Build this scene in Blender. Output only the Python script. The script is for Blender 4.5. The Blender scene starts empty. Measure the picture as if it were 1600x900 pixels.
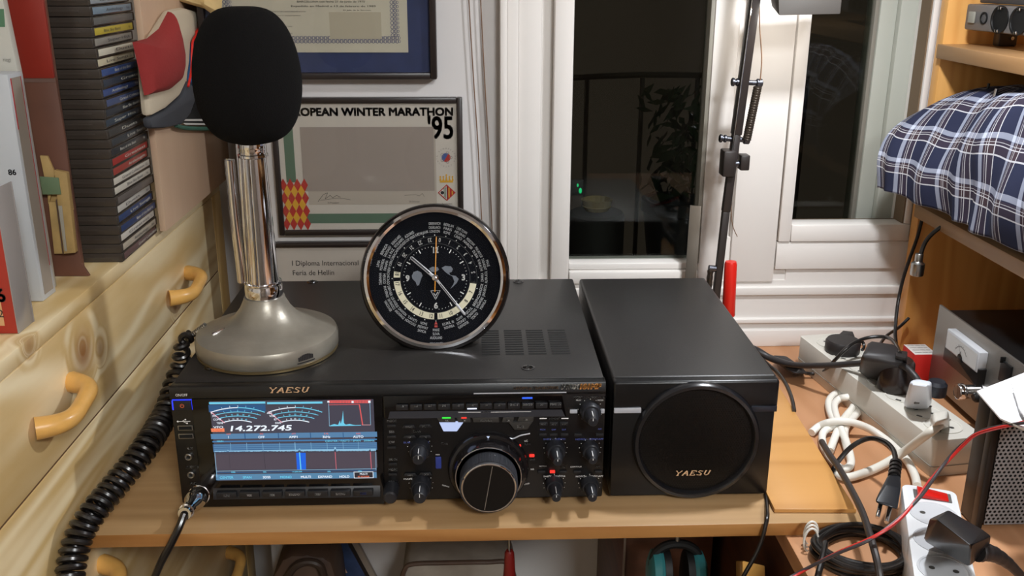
import bpy, bmesh, math, random
from mathutils import Vector, Matrix
PI = math.pi
random.seed(7)
S = bpy.context.scene
COL = S.collection

# ---------------------------------------------------------------- camera
cam = bpy.data.cameras.new('camera'); camo = bpy.data.objects.new('camera', cam); COL.objects.link(camo)
cam.sensor_width = 36.0; cam.lens = 1506.8 / 1600 * 36.0; cam.clip_start = .02; cam.clip_end = 60
_p, _y, _r = .32194, .03794, .003385
_f = Vector((math.sin(_y)*math.cos(_p), math.cos(_y)*math.cos(_p), -math.sin(_p)))
_r0 = Vector((math.cos(_y), -math.sin(_y), 0)); _u0 = _r0.cross(_f)
_rt = _r0*math.cos(_r) + _u0*math.sin(_r); _up = -_r0*math.sin(_r) + _u0*math.cos(_r)
camo.matrix_world = Matrix(((_rt.x, _up.x, -_f.x, .0857), (_rt.y, _up.y, -_f.y, -.8566), (_rt.z, _up.z, -_f.z, .5146), (0, 0, 0, 1)))
S.camera = camo
S.view_settings.view_transform = 'Standard'; S.view_settings.look = 'None'
S.view_settings.gamma = 1; S.view_settings.use_curve_mapping = False
S.view_settings.exposure = 0.0

# ---------------------------------------------------------------- world (night outside) and lights
w = bpy.data.worlds.new('night'); S.world = w; w.use_nodes = True
w.node_tree.nodes['Background'].inputs[0].default_value = (.030, .023, .017, 1)
w.node_tree.nodes['Background'].inputs[1].default_value = .75

def area(name, loc, target, sx, sy, power, col):
    l = bpy.data.lights.new(name, 'AREA'); l.shape = 'RECTANGLE'; l.size = sx; l.size_y = sy
    l.energy = power; l.color = col
    o = bpy.data.objects.new(name, l); COL.objects.link(o); o.location = loc
    o.rotation_euler = (Vector(target)-Vector(loc)).to_track_quat('-Z', 'Y').to_euler()
    return o
DESK_LAMP_W = 4.8
CEIL_W = 62.0
lamp_light = area('desk_lamp_light', (.50, .09, .690), (.50, .09, 0), .05, .05, DESK_LAMP_W, (.92, .955, 1.0))
head_light = area('lamp_head_light', (.487, .345, .4545), (.46, .44, .30), .05, .02, .16, (1, .95, .86))
ceil_light = area('ceiling_lamp_light', (.78, -2.15, 1.60), (.15, 0, 0), .5, .5, CEIL_W, (.95, .985, 1.0))

# ---------------------------------------------------------------- mesh helpers
def lin(c):
    c = c/255.0
    return c/12.92 if c <= .04045 else ((c+.055)/1.055)**2.4
def L(rgb): return (lin(rgb[0]), lin(rgb[1]), lin(rgb[2]), 1)

def _merge(bm, t, mi, M=None):
    if M is not None: t.transform(M)
    for f in t.faces: f.material_index = mi
    me = bpy.data.meshes.new('t'); t.to_mesh(me); t.free(); bm.from_mesh(me); bpy.data.meshes.remove(me)

def NB(): return bmesh.new()
def box(bm, x0, x1, y0, y1, z0, z1, bev=0, mi=0, M=None, seg=2):
    t = bmesh.new(); bmesh.ops.create_cube(t, size=1)
    for v in t.verts:
        v.co = Vector((x0+(x1-x0)*(v.co.x+.5), y0+(y1-y0)*(v.co.y+.5), z0+(z1-z0)*(v.co.z+.5)))
    if bev > 0: bmesh.ops.bevel(t, geom=list(t.edges), offset=bev, segments=seg, affect='EDGES', profile=.5, clamp_overlap=True)
    _merge(bm, t, mi, M); return bm
def axis_m(a, b):
    a = Vector(a); b = Vector(b); d = (b-a)
    q = d.to_track_quat('Z', 'Y').to_matrix().to_4x4()
    return Matrix.Translation(a) @ q, d.length
def lathe(bm, prof, M=Matrix(), n=40, mi=0, close=True):
    """prof: list of (radius, height) along local Z"""
    t = bmesh.new(); rings = []
    for r, h in prof:
        if r < 1e-6: rings.append([t.verts.new((0, 0, h))])
        else: rings.append([t.verts.new((r*math.cos(2*PI*k/n), r*math.sin(2*PI*k/n), h)) for k in range(n)])
    for A, B in zip(rings, rings[1:]):
        for k in range(n):
            k2 = (k+1) % n
            q = [A[k % len(A)], A[k2 % len(A)], B[k2 % len(B)], B[k % len(B)]]
            u = []
            for v in q:
                if v not in u: u.append(v)
            if len(u) > 2:
                try: t.faces.new(u)
                except ValueError: pass
    if close:
        for R_, fl in ((rings[0], True), (rings[-1], False)):
            if len(R_) > 2:
                try: t.faces.new(list(reversed(R_)) if fl else R_)
                except ValueError: pass
    _merge(bm, t, mi, M); return bm
def cyl(bm, a, b, r, r2=None, n=20, mi=0, bev=0):
    M, h = axis_m(a, b); r2 = r if r2 is None else r2
    if bev: prof = [(r-bev, 0), (r, bev), (r2, h-bev), (r2-bev, h)]
    else: prof = [(r, 0), (r2, h)]
    return lathe(bm, prof, M, n, mi)
def spline(pts, k=8, closed=False):
    P = [Vector(p) for p in pts]; out = []
    n = len(P); rng = range(n if closed else n-1)
    for i in rng:
        if closed: p0, p1, p2, p3 = P[(i-1) % n], P[i], P[(i+1) % n], P[(i+2) % n]
        else: p0, p1, p2, p3 = P[max(i-1, 0)], P[i], P[i+1], P[min(i+2, n-1)]
        for j in range(k):
            t = j/k
            out.append(.5*((2*p1)+(-p0+p2)*t+(2*p0-5*p1+4*p2-p3)*t*t+(-p0+3*p1-3*p2+p3)*t*t*t))
    if not closed: out.append(P[-1])
    return out
def tube(bm, pts, r, n=8, k=8, mi=0, closed=False, smooth=True, rf=None):
    P = spline(pts, k, closed) if smooth else [Vector(p) for p in pts]
    t = bmesh.new(); rings = []; N = len(P)
    up = None
    for i, p in enumerate(P):
        d = (P[(i+1) % N]-P[i-1]) if closed else (P[min(i+1, N-1)]-P[max(i-1, 0)])
        if d.length < 1e-9: d = Vector((0, 0, 1))
        d.normalize()
        if up is None:
            up = Vector((0, 0, 1)) if abs(d.z) < .9 else Vector((1, 0, 0))
        s = d.cross(up)
        if s.length < 1e-6: s = d.orthogonal()
        s.normalize(); up = s.cross(d).normalized()
        rr = r*(rf(i/(N-1)) if rf else 1)
        rings.append([t.verts.new(p+(s*math.cos(2*PI*q/n)+up*math.sin(2*PI*q/n))*rr) for q in range(n)])
    for a in range(N if closed else N-1):
        A, B = rings[a], rings[(a+1) % N]
        for q in range(n): t.faces.new((A[q], A[(q+1) % n], B[(q+1) % n], B[q]))
    if not closed:
        t.faces.new(list(reversed(rings[0]))); t.faces.new(rings[-1])
    bmesh.ops.recalc_face_normals(t, faces=t.faces)
    _merge(bm, t, mi); return bm
def prism(bm, poly, M=Matrix(), depth=.01, bev=0, mi=0):
    """extrude 2-D polygon (local XY) from z=0 to z=depth"""
    t = bmesh.new()
    a = [t.verts.new((x, y, 0)) for x, y in poly]; b = [t.verts.new((x, y, depth)) for x, y in poly]
    t.faces.new(list(reversed(a))); t.faces.new(b)
    n = len(a)
    for i in range(n): t.faces.new((a[i], a[(i+1) % n], b[(i+1) % n], b[i]))
    bmesh.ops.recalc_face_normals(t, faces=t.faces)
    if bev: bmesh.ops.bevel(t, geom=list(t.edges), offset=bev, segments=2, affect='EDGES', profile=.5, clamp_overlap=True)
    _merge(bm, t, mi, M); return bm
def flat(bm, poly, M=Matrix(), h=0, mi=0):
    t = bmesh.new(); t.faces.new([t.verts.new((x, y, h)) for x, y in poly])
    for f in t.faces:
        if f.normal.z < 0: f.normal_flip()
    t.normal_update(); 
    for f in list(t.faces):
        f.normal_update()
        if f.normal.z < 0: f.normal_flip()
    _merge(bm, t, mi, M); return bm
def rect(bm, x0, y0, x1, y1, M=Matrix(), h=0, mi=0):
    return flat(bm, [(x0, y0), (x1, y0), (x1, y1), (x0, y1)], M, h, mi)
def arc(bm, cx, cy, r0, r1, a0, a1, M=Matrix(), h=0, mi=0, n=24):
    t = bmesh.new(); A = []; B = []
    for i in range(n+1):
        a = a0+(a1-a0)*i/n
        A.append(t.verts.new((cx+r0*math.cos(a), cy+r0*math.sin(a), h))); B.append(t.verts.new((cx+r1*math.cos(a), cy+r1*math.sin(a), h)))
    for i in range(n):
        t.faces.new((A[i], B[i], B[i+1], A[i+1]))
    _merge(bm, t, mi, M); return bm
def line2(bm, x0, y0, x1, y1, wd, M=Matrix(), h=0, mi=0):
    d = Vector((x1-x0, y1-y0)); n = Vector((-d.y, d.x)).normalized()*wd/2
    return flat(bm, [(x0-n.x, y0-n.y), (x1-n.x, y1-n.y), (x1+n.x, y1+n.y), (x0+n.x, y0+n.y)], M, h, mi)
def circ(cx, cy, r, n=24): return [(cx+r*math.cos(2*PI*i/n), cy+r*math.sin(2*PI*i/n)) for i in range(n)]
def rrect(x0, y0, x1, y1, r, n=4):
    o = []
    for cx, cy, a in ((x1-r, y1-r, 0), (x0+r, y1-r, 90), (x0+r, y0+r, 180), (x1-r, y0+r, 270)):
        for i in range(n+1):
            t = math.radians(a+90*i/n); o.append((cx+r*math.cos(t), cy+r*math.sin(t)))
    return o
def puff(bm, poly, M=Matrix(), base=0, depth=.02, rings=6, mi=0, back=True):
    """cushion: outline poly (local XY) bulging to local +Z"""
    t = bmesh.new(); n = len(poly)
    cx = sum(p[0] for p in poly)/n; cy = sum(p[1] for p in poly)/n; R_ = []
    for k in range(rings):
        f = math.cos(k/rings*PI/2); z = base+depth*math.sin(k/rings*PI/2)
        R_.append([t.verts.new((cx+(x-cx)*f, cy+(y-cy)*f, z)) for x, y in poly])
    c = t.verts.new((cx, cy, base+depth))
    for A, B in zip(R_, R_[1:]):
        for i in range(n): t.faces.new((A[i], A[(i+1) % n], B[(i+1) % n], B[i]))
    for i in range(n): t.faces.new((R_[-1][i], R_[-1][(i+1) % n], c))
    if back: t.faces.new(list(reversed(R_[0])))
    bmesh.ops.recalc_face_normals(t, faces=t.faces)
    _merge(bm, t, mi, M); return bm

# glyph cache: the built-in font turned into flat meshes
CH = sorted(set("ABCDEFGHIJKLMNOPQRSTUVWXYZabcdefghijklmnopqrstuvwxyz0123456789.,:/-+'()·í&%"))
GL = {}
def _glyphs():
    obs = []
    for c in CH+['|ref']:
        for s in ((c, 'H'+c+'H') if c != '|ref' else ('HH',)):
            cu = bpy.data.curves.new('g', 'FONT'); cu.body = s; cu.resolution_u = 3
            o = bpy.data.objects.new('g', cu); COL.objects.link(o); obs.append((c, s, o))
    bpy.context.view_layer.update(); dg = bpy.context.evaluated_depsgraph_get()
    wd = {}
    for c, s, o in obs:
        me = bpy.data.meshes.new_from_object(o.evaluated_get(dg))
        xs = [v.co.x for v in me.vertices]
        wd[s] = max(xs)-min(xs) if xs else 0
        if s == c: GL[c] = ([tuple(v.co) for v in me.vertices], [tuple(p.vertices) for p in me.polygons], 0)
        bpy.data.meshes.remove(me)
    for c in CH: GL[c] = GL[c][:2]+(wd['H'+c+'H']-wd['HH'],)
    for c, s, o in obs:
        cu = o.data; bpy.data.objects.remove(o); bpy.data.curves.remove(cu)
_glyphs()
def twidth(s, sp=0): return sum((GL[c][2] if c in GL else .28)+sp for c in s)
def text(bm, s, x, y, h, M=Matrix(), al='c', rot=0, shear=0, sx=1, mi=0, lift=.0002, sp=0, fit=None, bold=0):
    """h = capital height; (x,y) = baseline anchor"""
    k = h/.70; W = twidth(s, sp)*k*sx
    if fit: sx *= fit/W; W = fit
    x0 = -W/2 if al == 'c' else (0 if al == 'l' else -W)
    cr, sr = math.cos(rot), math.sin(rot)
    offs = [(0, 0)] if not bold else [(0, 0), (bold*h, 0), (0, bold*h), (bold*h, bold*h)]
    for ox, oy in offs:
        px = x0
        for c in s:
            if c in GL:
                V, F, A = GL[c]; vs = []
                for vx, vy, _ in V:
                    lx = px+vx*k*sx+shear*vy*k+ox; ly = vy*k+oy
                    vs.append(bm.verts.new(M @ Vector((x+lx*cr-ly*sr, y+lx*sr+ly*cr, lift))))
                for f in F:
                    try: fc = bm.faces.new([vs[i] for i in f]); fc.material_index = mi
                    except ValueError: pass
                px += (A+sp)*k*sx
            else: px += (.28+sp)*k*sx
    return bm

def FR(y=0.0): return Matrix(((1, 0, 0, 0), (0, 0, -1, y), (0, 1, 0, 0), (0, 0, 0, 1)))   # local (x, y, out) -> world (x, y-out, z)
def TOP(z): return Matrix.Translation((0, 0, z))

def obj(name, bm, mats, parent=None, sharp=35, label=None, smooth=True, kind=None):
    bm.normal_update()
    if smooth:
        for f in bm.faces: f.smooth = True
        for e in bm.edges:
            if len(e.link_faces) == 2:
                if e.calc_face_angle(0) > math.radians(sharp): e.smooth = False
    me = bpy.data.meshes.new(name); bm.to_mesh(me); bm.free()
    for m in (mats if isinstance(mats, (list, tuple)) else [mats]): me.materials.append(m)
    o = bpy.data.objects.new(name, me); COL.objects.link(o)
    if parent is not None:
        o.parent = parent; o.matrix_parent_inverse = wm(parent).inverted()
    if label: o['label'] = label
    if kind: o['kind'] = kind
    return o
def wm(o):
    m = Matrix.LocRotScale(o.location, o.rotation_euler, o.scale)
    if o.parent: m = wm(o.parent) @ o.matrix_parent_inverse @ m
    return m
def thing(name, loc, label, cat, group=None):
    o = bpy.data.objects.new(name, None); COL.objects.link(o); o.location = loc; o.empty_display_size = .02
    o['label'] = label; o['category'] = cat
    if group: o['group'] = group
    return o
def tag(o, label, cat, group=None):
    o['label'] = label; o['category'] = cat
    if group: o['group'] = group
    return o
def struct(name, bm, m, parent=None):
    o = obj(name, bm, m, parent)
    if parent is None: o['kind'] = 'structure'
    return o

# ---------------------------------------------------------------- materials
def mat(name, rgb, rough=.5, metal=0, var=0, vs=30, bump=0, bs=200, emit=None, es=1, coat=0, spec=.5, alpha=1, stretch=(1, 1, 1)):
    m = bpy.data.materials.new(name); m.use_nodes = True; nt = m.node_tree; b = nt.nodes['Principled BSDF']
    b.inputs['Base Color'].default_value = L(rgb); b.inputs['Roughness'].default_value = rough; b.inputs['Metallic'].default_value = metal
    b.inputs['Specular IOR Level'].default_value = spec; b.inputs['Coat Weight'].default_value = coat
    if emit: b.inputs['Emission Color'].default_value = L(emit); b.inputs['Emission Strength'].default_value = es
    if var or bump:
        tc = nt.nodes.new('ShaderNodeTexCoord'); mp = nt.nodes.new('ShaderNodeMapping'); mp.inputs['Scale'].default_value = stretch
        nt.links.new(tc.outputs['Object'], mp.inputs[0])
    if var:
        n = nt.nodes.new('ShaderNodeTexNoise'); n.inputs['Scale'].default_value = vs; n.inputs['Detail'].default_value = 4
        nt.links.new(mp.outputs[0], n.inputs['Vector'])
        r = nt.nodes.new('ShaderNodeValToRGB'); lo = [max(0, c*(1-var)) for c in rgb]; hi = [min(255, c*(1+var)) for c in rgb]
        r.color_ramp.elements[0].position = .3; r.color_ramp.elements[1].position = .7
        r.color_ramp.elements[0].color = L(lo); r.color_ramp.elements[1].color = L(hi)
        nt.links.new(n.outputs['Fac'], r.inputs[0]); nt.links.new(r.outputs[0], b.inputs['Base Color'])
    if bump:
        n2 = nt.nodes.new('ShaderNodeTexNoise'); n2.inputs['Scale'].default_value = bs; n2.inputs['Detail'].default_value = 3
        nt.links.new(mp.outputs[0], n2.inputs['Vector'])
        bp = nt.nodes.new('ShaderNodeBump'); bp.inputs['Strength'].default_value = bump; bp.inputs['Distance'].default_value = .001
        nt.links.new(n2.outputs['Fac'], bp.inputs['Height']); nt.links.new(bp.outputs[0], b.inputs['Normal'])
    return m
def wood(name, lo, hi, axis='Y', scale=14, ratio=12, rough=.45, knots=(), kcol=(150, 95, 45), fine=.25, coat=0):
    """grain runs along axis; knots: list of (centre, radius) in object space"""
    m = bpy.data.materials.new(name); m.use_nodes = True; nt = m.node_tree; N = nt.nodes; K = nt.links.new
    b = N['Principled BSDF']; b.inputs['Roughness'].default_value = rough; b.inputs['Coat Weight'].default_value = coat
    tc = N.new('ShaderNodeTexCoord'); vec = tc.outputs['Object']
    rings = None
    for c, r in knots:
        vm = N.new('ShaderNodeVectorMath'); vm.operation = 'DISTANCE'; K(tc.outputs['Object'], vm.inputs[0]); vm.inputs[1].default_value = c
        mr = N.new('ShaderNodeMapRange'); mr.inputs[1].default_value = 0; mr.inputs[2].default_value = r; mr.inputs[3].default_value = 1; mr.inputs[4].default_value = 0
        mr.interpolation_type = 'SMOOTHSTEP'; K(vm.outputs['Value'], mr.inputs[0])
        if rings is None: rings = mr.outputs[0]
        else:
            ad = N.new('ShaderNodeMath'); ad.operation = 'MAXIMUM'; K(rings, ad.inputs[0]); K(mr.outputs[0], ad.inputs[1]); rings = ad.outputs[0]
    mp = N.new('ShaderNodeMapping'); sc = [ratio, ratio, ratio]; sc['XYZ'.index(axis)] = 1
    mp.inputs['Scale'].default_value = sc; K(vec, mp.inputs[0])
    vsrc = mp.outputs[0]
    if rings is not None:
        cb = N.new('ShaderNodeCombineXYZ'); ml = N.new('ShaderNodeMath'); ml.operation = 'MULTIPLY'; ml.inputs[1].default_value = .9*ratio*.12
        K(rings, ml.inputs[0]); K(ml.outputs[0], cb.inputs[2]); K(ml.outputs[0], cb.inputs[0])
        va = N.new('ShaderNodeVectorMath'); va.operation = 'ADD'; K(vsrc, va.inputs[0]); K(cb.outputs[0], va.inputs[1]); vsrc = va.outputs[0]
    n1 = N.new('ShaderNodeTexNoise'); n1.inputs['Scale'].default_value = scale/ratio*1.0; n1.inputs['Detail'].default_value = 2; n1.inputs['Distortion'].default_value = .6; K(vsrc, n1.inputs['Vector'])
    sn = N.new('ShaderNodeMath'); sn.operation = 'MULTIPLY'; sn.inputs[1].default_value = 42; K(n1.outputs['Fac'], sn.inputs[0])
    s2 = N.new('ShaderNodeMath'); s2.operation = 'SINE'; K(sn.outputs[0], s2.inputs[0])
    mr2 = N.new('ShaderNodeMapRange'); mr2.inputs[1].default_value = -1; mr2.inputs[2].default_value = 1; K(s2.outputs[0], mr2.inputs[0])
    n2 = N.new('ShaderNodeTexNoise'); n2.inputs['Scale'].default_value = scale*6/ratio*2; n2.inputs['Detail'].default_value = 5; K(mp.outputs[0], n2.inputs['Vector'])
    mx = N.new('ShaderNodeMix'); mx.data_type = 'FLOAT'; mx.inputs[0].default_value = 1-fine; K(n2.outputs['Fac'], mx.inputs[2]); K(mr2.outputs[0], mx.inputs[3])
    n3 = N.new('ShaderNodeTexNoise'); n3.inputs['Scale'].default_value = 5; n3.inputs['Detail'].default_value = 2; K(tc.outputs['Object'], n3.inputs['Vector'])
    mx2 = N.new('ShaderNodeMix'); mx2.data_type = 'FLOAT'; mx2.inputs[0].default_value = .45; K(mx.outputs[0], mx2.inputs[2]); K(n3.outputs['Fac'], mx2.inputs[3])
    rp = N.new('ShaderNodeValToRGB'); rp.color_ramp.elements[0].position = .25; rp.color_ramp.elements[1].position = .75
    rp.color_ramp.elements[0].color = L(lo); rp.color_ramp.elements[1].color = L(hi); K(mx2.outputs[0], rp.inputs[0]); out = rp.outputs[0]
    if rings is not None:
        pw = N.new('ShaderNodeMath'); pw.operation = 'POWER'; pw.inputs[1].default_value = 2.5; K(rings, pw.inputs[0])
        mc = N.new('ShaderNodeMix'); mc.data_type = 'RGBA'; K(pw.outputs[0], mc.inputs[0]); K(out, mc.inputs[6]); mc.inputs[7].default_value = L(kcol); out = mc.outputs[2]
    K(out, b.inputs['Base Color'])
    bp = N.new('ShaderNodeBump'); bp.inputs['Strength'].default_value = .06; bp.inputs['Distance'].default_value = .001; K(n2.outputs['Fac'], bp.inputs['Height']); K(bp.outputs[0], b.inputs['Normal'])
    return m
def emis(name, rgb, s=1.0):
    m = bpy.data.materials.new(name); m.use_nodes = True; nt = m.node_tree; b = nt.nodes['Principled BSDF']
    b.inputs['Base Color'].default_value = (.01, .01, .01, 1); b.inputs['Roughness'].default_value = .3
    b.inputs['Emission Color'].default_value = L(rgb); b.inputs['Emission Strength'].default_value = s
    return m
def glass(name, tint=(235, 240, 238), refl=.12, rough=.0):
    m = bpy.data.materials.new(name); m.use_nodes = True; nt = m.node_tree; N = nt.nodes; K = nt.links.new
    N.remove(N['Principled BSDF']); o = N['Material Output']
    t = N.new('ShaderNodeBsdfTransparent'); t.inputs[0].default_value = L(tint)
    g = N.new('ShaderNodeBsdfGlossy'); g.inputs['Roughness'].default_value = rough
    fr = N.new('ShaderNodeFresnel'); fr.inputs[0].default_value = 1.45; mu = N.new('ShaderNodeMath'); mu.operation = 'MULTIPLY'; mu.inputs[1].default_value = refl/.04*.5
    mu.use_clamp = True
    K(fr.outputs[0], mu.inputs[0]); mx = N.new('ShaderNodeMixShader'); K(mu.outputs[0], mx.inputs[0]); K(t.outputs[0], mx.inputs[1]); K(g.outputs[0], mx.inputs[2]); K(mx.outputs[0], o.inputs[0])
    return m

M_wall = mat('white_plaster', (206, 202, 200), .7, var=.02, vs=6, bump=.15, bs=60)
M_wframe = mat('white_lacquer', (222, 217, 212), .35, var=.015, vs=4)
M_white = mat('white_plastic', (225, 222, 215), .35)
M_black = mat('black_plastic', (16, 16, 17), .38)
M_blackm = mat('matte_black', (12, 12, 12), .6)
M_pine = wood('pine', (212, 180, 122), (246, 228, 188), 'Y', 9, 7, .42, knots=[((-.296, .045, .150), .055), ((-.296, .085, .137), .03), ((-.296, .335, .095), .028), ((-.296, -.06, .20), .03)], kcol=(140, 82, 34))
M_pine2 = wood('pine_edge', (198, 160, 98), (222, 192, 136), 'Z', 10, 9, .45)
M_handle = mat('varnished_wood', (222, 170, 92), .3, var=.06, vs=40, coat=.3)
M_desk = wood('desk_laminate', (160, 124, 82), (182, 148, 106), 'X', 16, 22, .4, fine=.55)
M_deskedge = wood('desk_edge_veneer', (150, 98, 48), (182, 130, 74), 'X', 14, 14, .45, fine=.5)
M_board = wood('orange_board', (190, 136, 74), (206, 152, 88), 'X', 8, 8, .35, fine=.3)
M_table = wood('table_laminate', (182, 130, 90), (204, 152, 112), 'Y', 8, 8, .45, fine=.35)
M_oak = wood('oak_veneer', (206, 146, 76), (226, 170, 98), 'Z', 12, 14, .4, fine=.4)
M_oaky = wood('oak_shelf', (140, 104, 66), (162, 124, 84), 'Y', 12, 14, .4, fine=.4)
M_beige = wood('beige_board', (196, 164, 136), (206, 176, 148), 'Z', 5, 10, .6, fine=.7)
M_chrome = mat('chrome', (225, 225, 228), .07, 1, var=.05, vs=9)
M_steel = mat('brushed_steel', (178, 178, 176), .3, 1, bump=.2, bs=300)
M_ink = mat('black_ink', (38, 34, 34), .6)
M_paper = mat('ivory_paper', (196, 188, 172), .7, var=.02, vs=8)

# ================================================================= the room
bm = NB(); box(bm, -1.0, 1.3, -3.5, .62, -.80, -.75); struct('floor', bm, mat('floor_tiles', (130, 112, 96), .5, var=.1, vs=8))
bm = NB(); box(bm, -1.0, 1.3, -3.5, 1.0, 1.65, 1.70); struct('ceiling', bm, M_wall)
bm = NB(); box(bm, -.243, .13, .47, .62, -.75, 1.65); struct('wall_back', bm, M_wall)
bm = NB(); box(bm, -.60, -.243, .62, .68, -.75, 1.65); struct('wall_recess', bm, M_wall)
bm = NB(); box(bm, -.66, -.60, -3.5, .68, -.75, 1.65); struct('wall_left', bm, mat('cream_plaster', (205, 200, 190), .7))
bm = NB(); box(bm, 1.08, 1.14, -3.5, .52, -.75, 1.65); struct('wall_right', bm, mat('lilac_plaster', (200, 190, 188), .7))
bm = NB(); box(bm, -1.0, 1.3, -3.56, -3.5, -.75, 1.65); struct('wall_front', bm, mat('warm_plaster', (190, 182, 172), .7))
WY = .45
# wall below and beside the windows
bm = NB()
box(bm, .13, 1.08, WY+.003, WY+.07, -.75, .086)
box(bm, .53, 1.08, WY+.003, WY+.07, .086, .120)
box(bm, .436, .53, WY+.005, WY+.07, .080, .150)
box(bm, .692, 1.08, WY+.001, WY+.07, .120, 1.65)
box(bm, .13, .692, WY+.003, WY+.07, 1.0, 1.65)
struct('wall_window', bm, M_wframe)
TA, TB, TC_, TD, TE, TF = (0.5958, 0.4500, 0.1034)[2], (0.5987, 0.4500, 0.0772)[2], (0.6002, 0.4500, 0.0635)[2], (0.6040, 0.4500, 0.0288)[2], (0.6048, 0.4500, 0.0208)[2], (0.6059, 0.4500, 0.0108)[2]
bm = NB(); box(bm, .5125, .76, WY-.001, WY+.006, TA, .1445, .001); box(bm, .13, .76, WY-.0015, WY+.006, TC_, TB, .0022, seg=3); struct('trim_1', bm, M_wframe)
bm = NB(); box(bm, .13, .76, WY-.0025, WY+.006, TE, TD, .002, seg=3); box(bm, .13, .76, WY-.0035, WY+.006, -.0144, TF, .001); struct('trim_2', bm, M_wframe)
# left window
M_gasket = mat('grey_gasket', (128, 124, 114), .5)
M_glass = glass('window_glass', (222, 226, 222), .045)
bm = NB()
box(bm, .118, .128, WY-.006, WY+.05, .084, 1.0, .003); box(bm, .128, .143, WY+.000, WY+.05, .084, 1.0, .002)
box(bm, .143, .174, WY+.006, WY+.05, .084, 1.0, .002)
box(bm, .174, .190, WY+.016, WY+.05, .084, 1.0, .001)
struct('window_1', bm, M_wframe)
W1 = bpy.data.objects['window_1']
bm = NB()
box(bm, .190, .216, WY-.002, WY+.04, .084, 1.0, .003)
box(bm, .401, .436, WY-.002, WY+.04, .084, 1.0, .004)
box(bm, .216, .401, WY+.002, WY+.04, .104, .114, .002); box(bm, .216, .401, WY-.004, WY+.04, .084, .1035, .003)
box(bm, .216, .401, WY-.002, WY+.04, .96, 1.0, .003)
obj('window_frame', bm, M_wframe, W1)
bm = NB(); box(bm, .396, .4012, WY+.000, WY+.03, .114, .96, .0005); obj('glazing_bead', bm, M_gasket, W1)
bm = NB(); box(bm, .214, .398, WY+.022, WY+.026, .110, .97); obj('window_pane', bm, M_glass, W1)
# right window
bm = NB()
box(bm, .436, .447, WY+.014, WY+.05, .084, 1.0, .001)
box(bm, .447, .5115, WY+.000, WY+.05, .084, 1.0, .002)
struct('window_2', bm, M_wframe); W2 = bpy.data.objects['window_2']
bm = NB()
box(bm, .5125, .530, WY-.004, WY+.03, .145, 1.0, .002)
box(bm, .530, .700, WY-.004, WY+.03, .145, .170, .002)
box(bm, .691, .700, WY-.004, WY+.03, .170, 1.0, .002)
box(bm, .530, .700, WY-.004, WY+.03, .96, 1.0, .002)
obj('window_frame', bm, M_wframe, W2)
bm = NB(); box(bm, .530, .691, WY+.026, WY+.030, .165, .170); box(bm, .689, .691, WY, WY+.03, .17, .96); obj('sealing_strip', bm, mat('brown_gasket', (112, 92, 70), .6), W2)
M_fr2 = mat('grey_green_lacquer', (176, 178, 168), .4)
bm = NB()
box(bm, .644, .668, .505, .54, .150, 1.0, .002); box(bm, .668, .700, .495, .54, .150, 1.0, .003); box(bm, .700, .74, .512, .54, .150, 1.0, .001)
obj('outer_frame', bm, M_fr2, W2)
bm = NB(); box(bm, .638, .644, .508, .54, .150, 1.0, .001); box(bm, .54, .644, .508, .54, .136, .148, .001); obj('outer_gasket', bm, M_gasket, W2)
bm = NB(); box(bm, .530, .642, .516, .520, .148, .97); obj('window_pane', bm, M_glass, W2)
bm = NB(); box(bm, .50, .76, .54, .56, -.2, .135); struct('wall_outside', bm, M_wall)

# outside the window
bm = NB(); box(bm, -.6, 1.8, .70, 2.2, -.80, -.75); struct('floor_balcony', bm, mat('balcony_tiles', (44, 40, 36), .7, var=.1, vs=10))
bm = NB(); tube(bm, [(0.3058, 1.6000, 0.2489), (0.4993, 1.6000, 0.2567), (0.7104, 1.6000, 0.2550)], .008, 6, 2)
for u in (-.02, .12, .26, .40, .54):
    cyl(bm, ((0.3862, 1.6000, 0.2552)[0]+u, 1.6, (0.3863, 1.6000, 0.2536)[2]), ((0.3862, 1.6000, 0.2552)[0]+u, 1.6, -.75), .006, n=6)
r_ = obj('balcony_railing', bm, mat('dark_iron', (70, 62, 52), .6)); tag(r_, 'thin dark balcony railing out in the night beyond the left window', 'railing')
t = thing('potted_shrub', (0.5331, 1.2000, -0.0404), 'dim leafy shrub in a pot on the dark balcony behind the left window', 'plant')
bm = NB()
bx = (0.5231, 1.2000, 0.1314)
for i in range(170):
    a = random.uniform(0, 2*PI); r = random.uniform(0, .11); z = random.uniform(-.10, .13)
    c = Vector((bx[0]+r*math.cos(a)*.8, 1.2+r*math.sin(a), bx[2]+z)); s = random.uniform(.010, .02)
    d = Vector((random.uniform(-1, 1), random.uniform(-1, .2), random.uniform(-1, 1))).normalized(); e = d.orthogonal().normalized()
    vs = [bm.verts.new(c+d*s*1.6), bm.verts.new(c+e*s*.6), bm.verts.new(c-d*s*1.6), bm.verts.new(c-e*s*.6)]; bm.faces.new(vs)
obj('foliage', bm, mat('dark_leaves', (46, 62, 38), .6), t, smooth=False)
bm = NB(); M = Matrix.Translation((bx[0], 1.2, bx[2]-.30)); lathe(bm, [(.06, -bx[2]+.30-.75), (.06, -.001), (.05, 0), (.07, .17), (.075, .175), (.075, .20), (.065, .20), (.06, .17)], M, 24); obj('pot', bm, mat('grey_pot', (56, 56, 60), .5), t)
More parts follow.
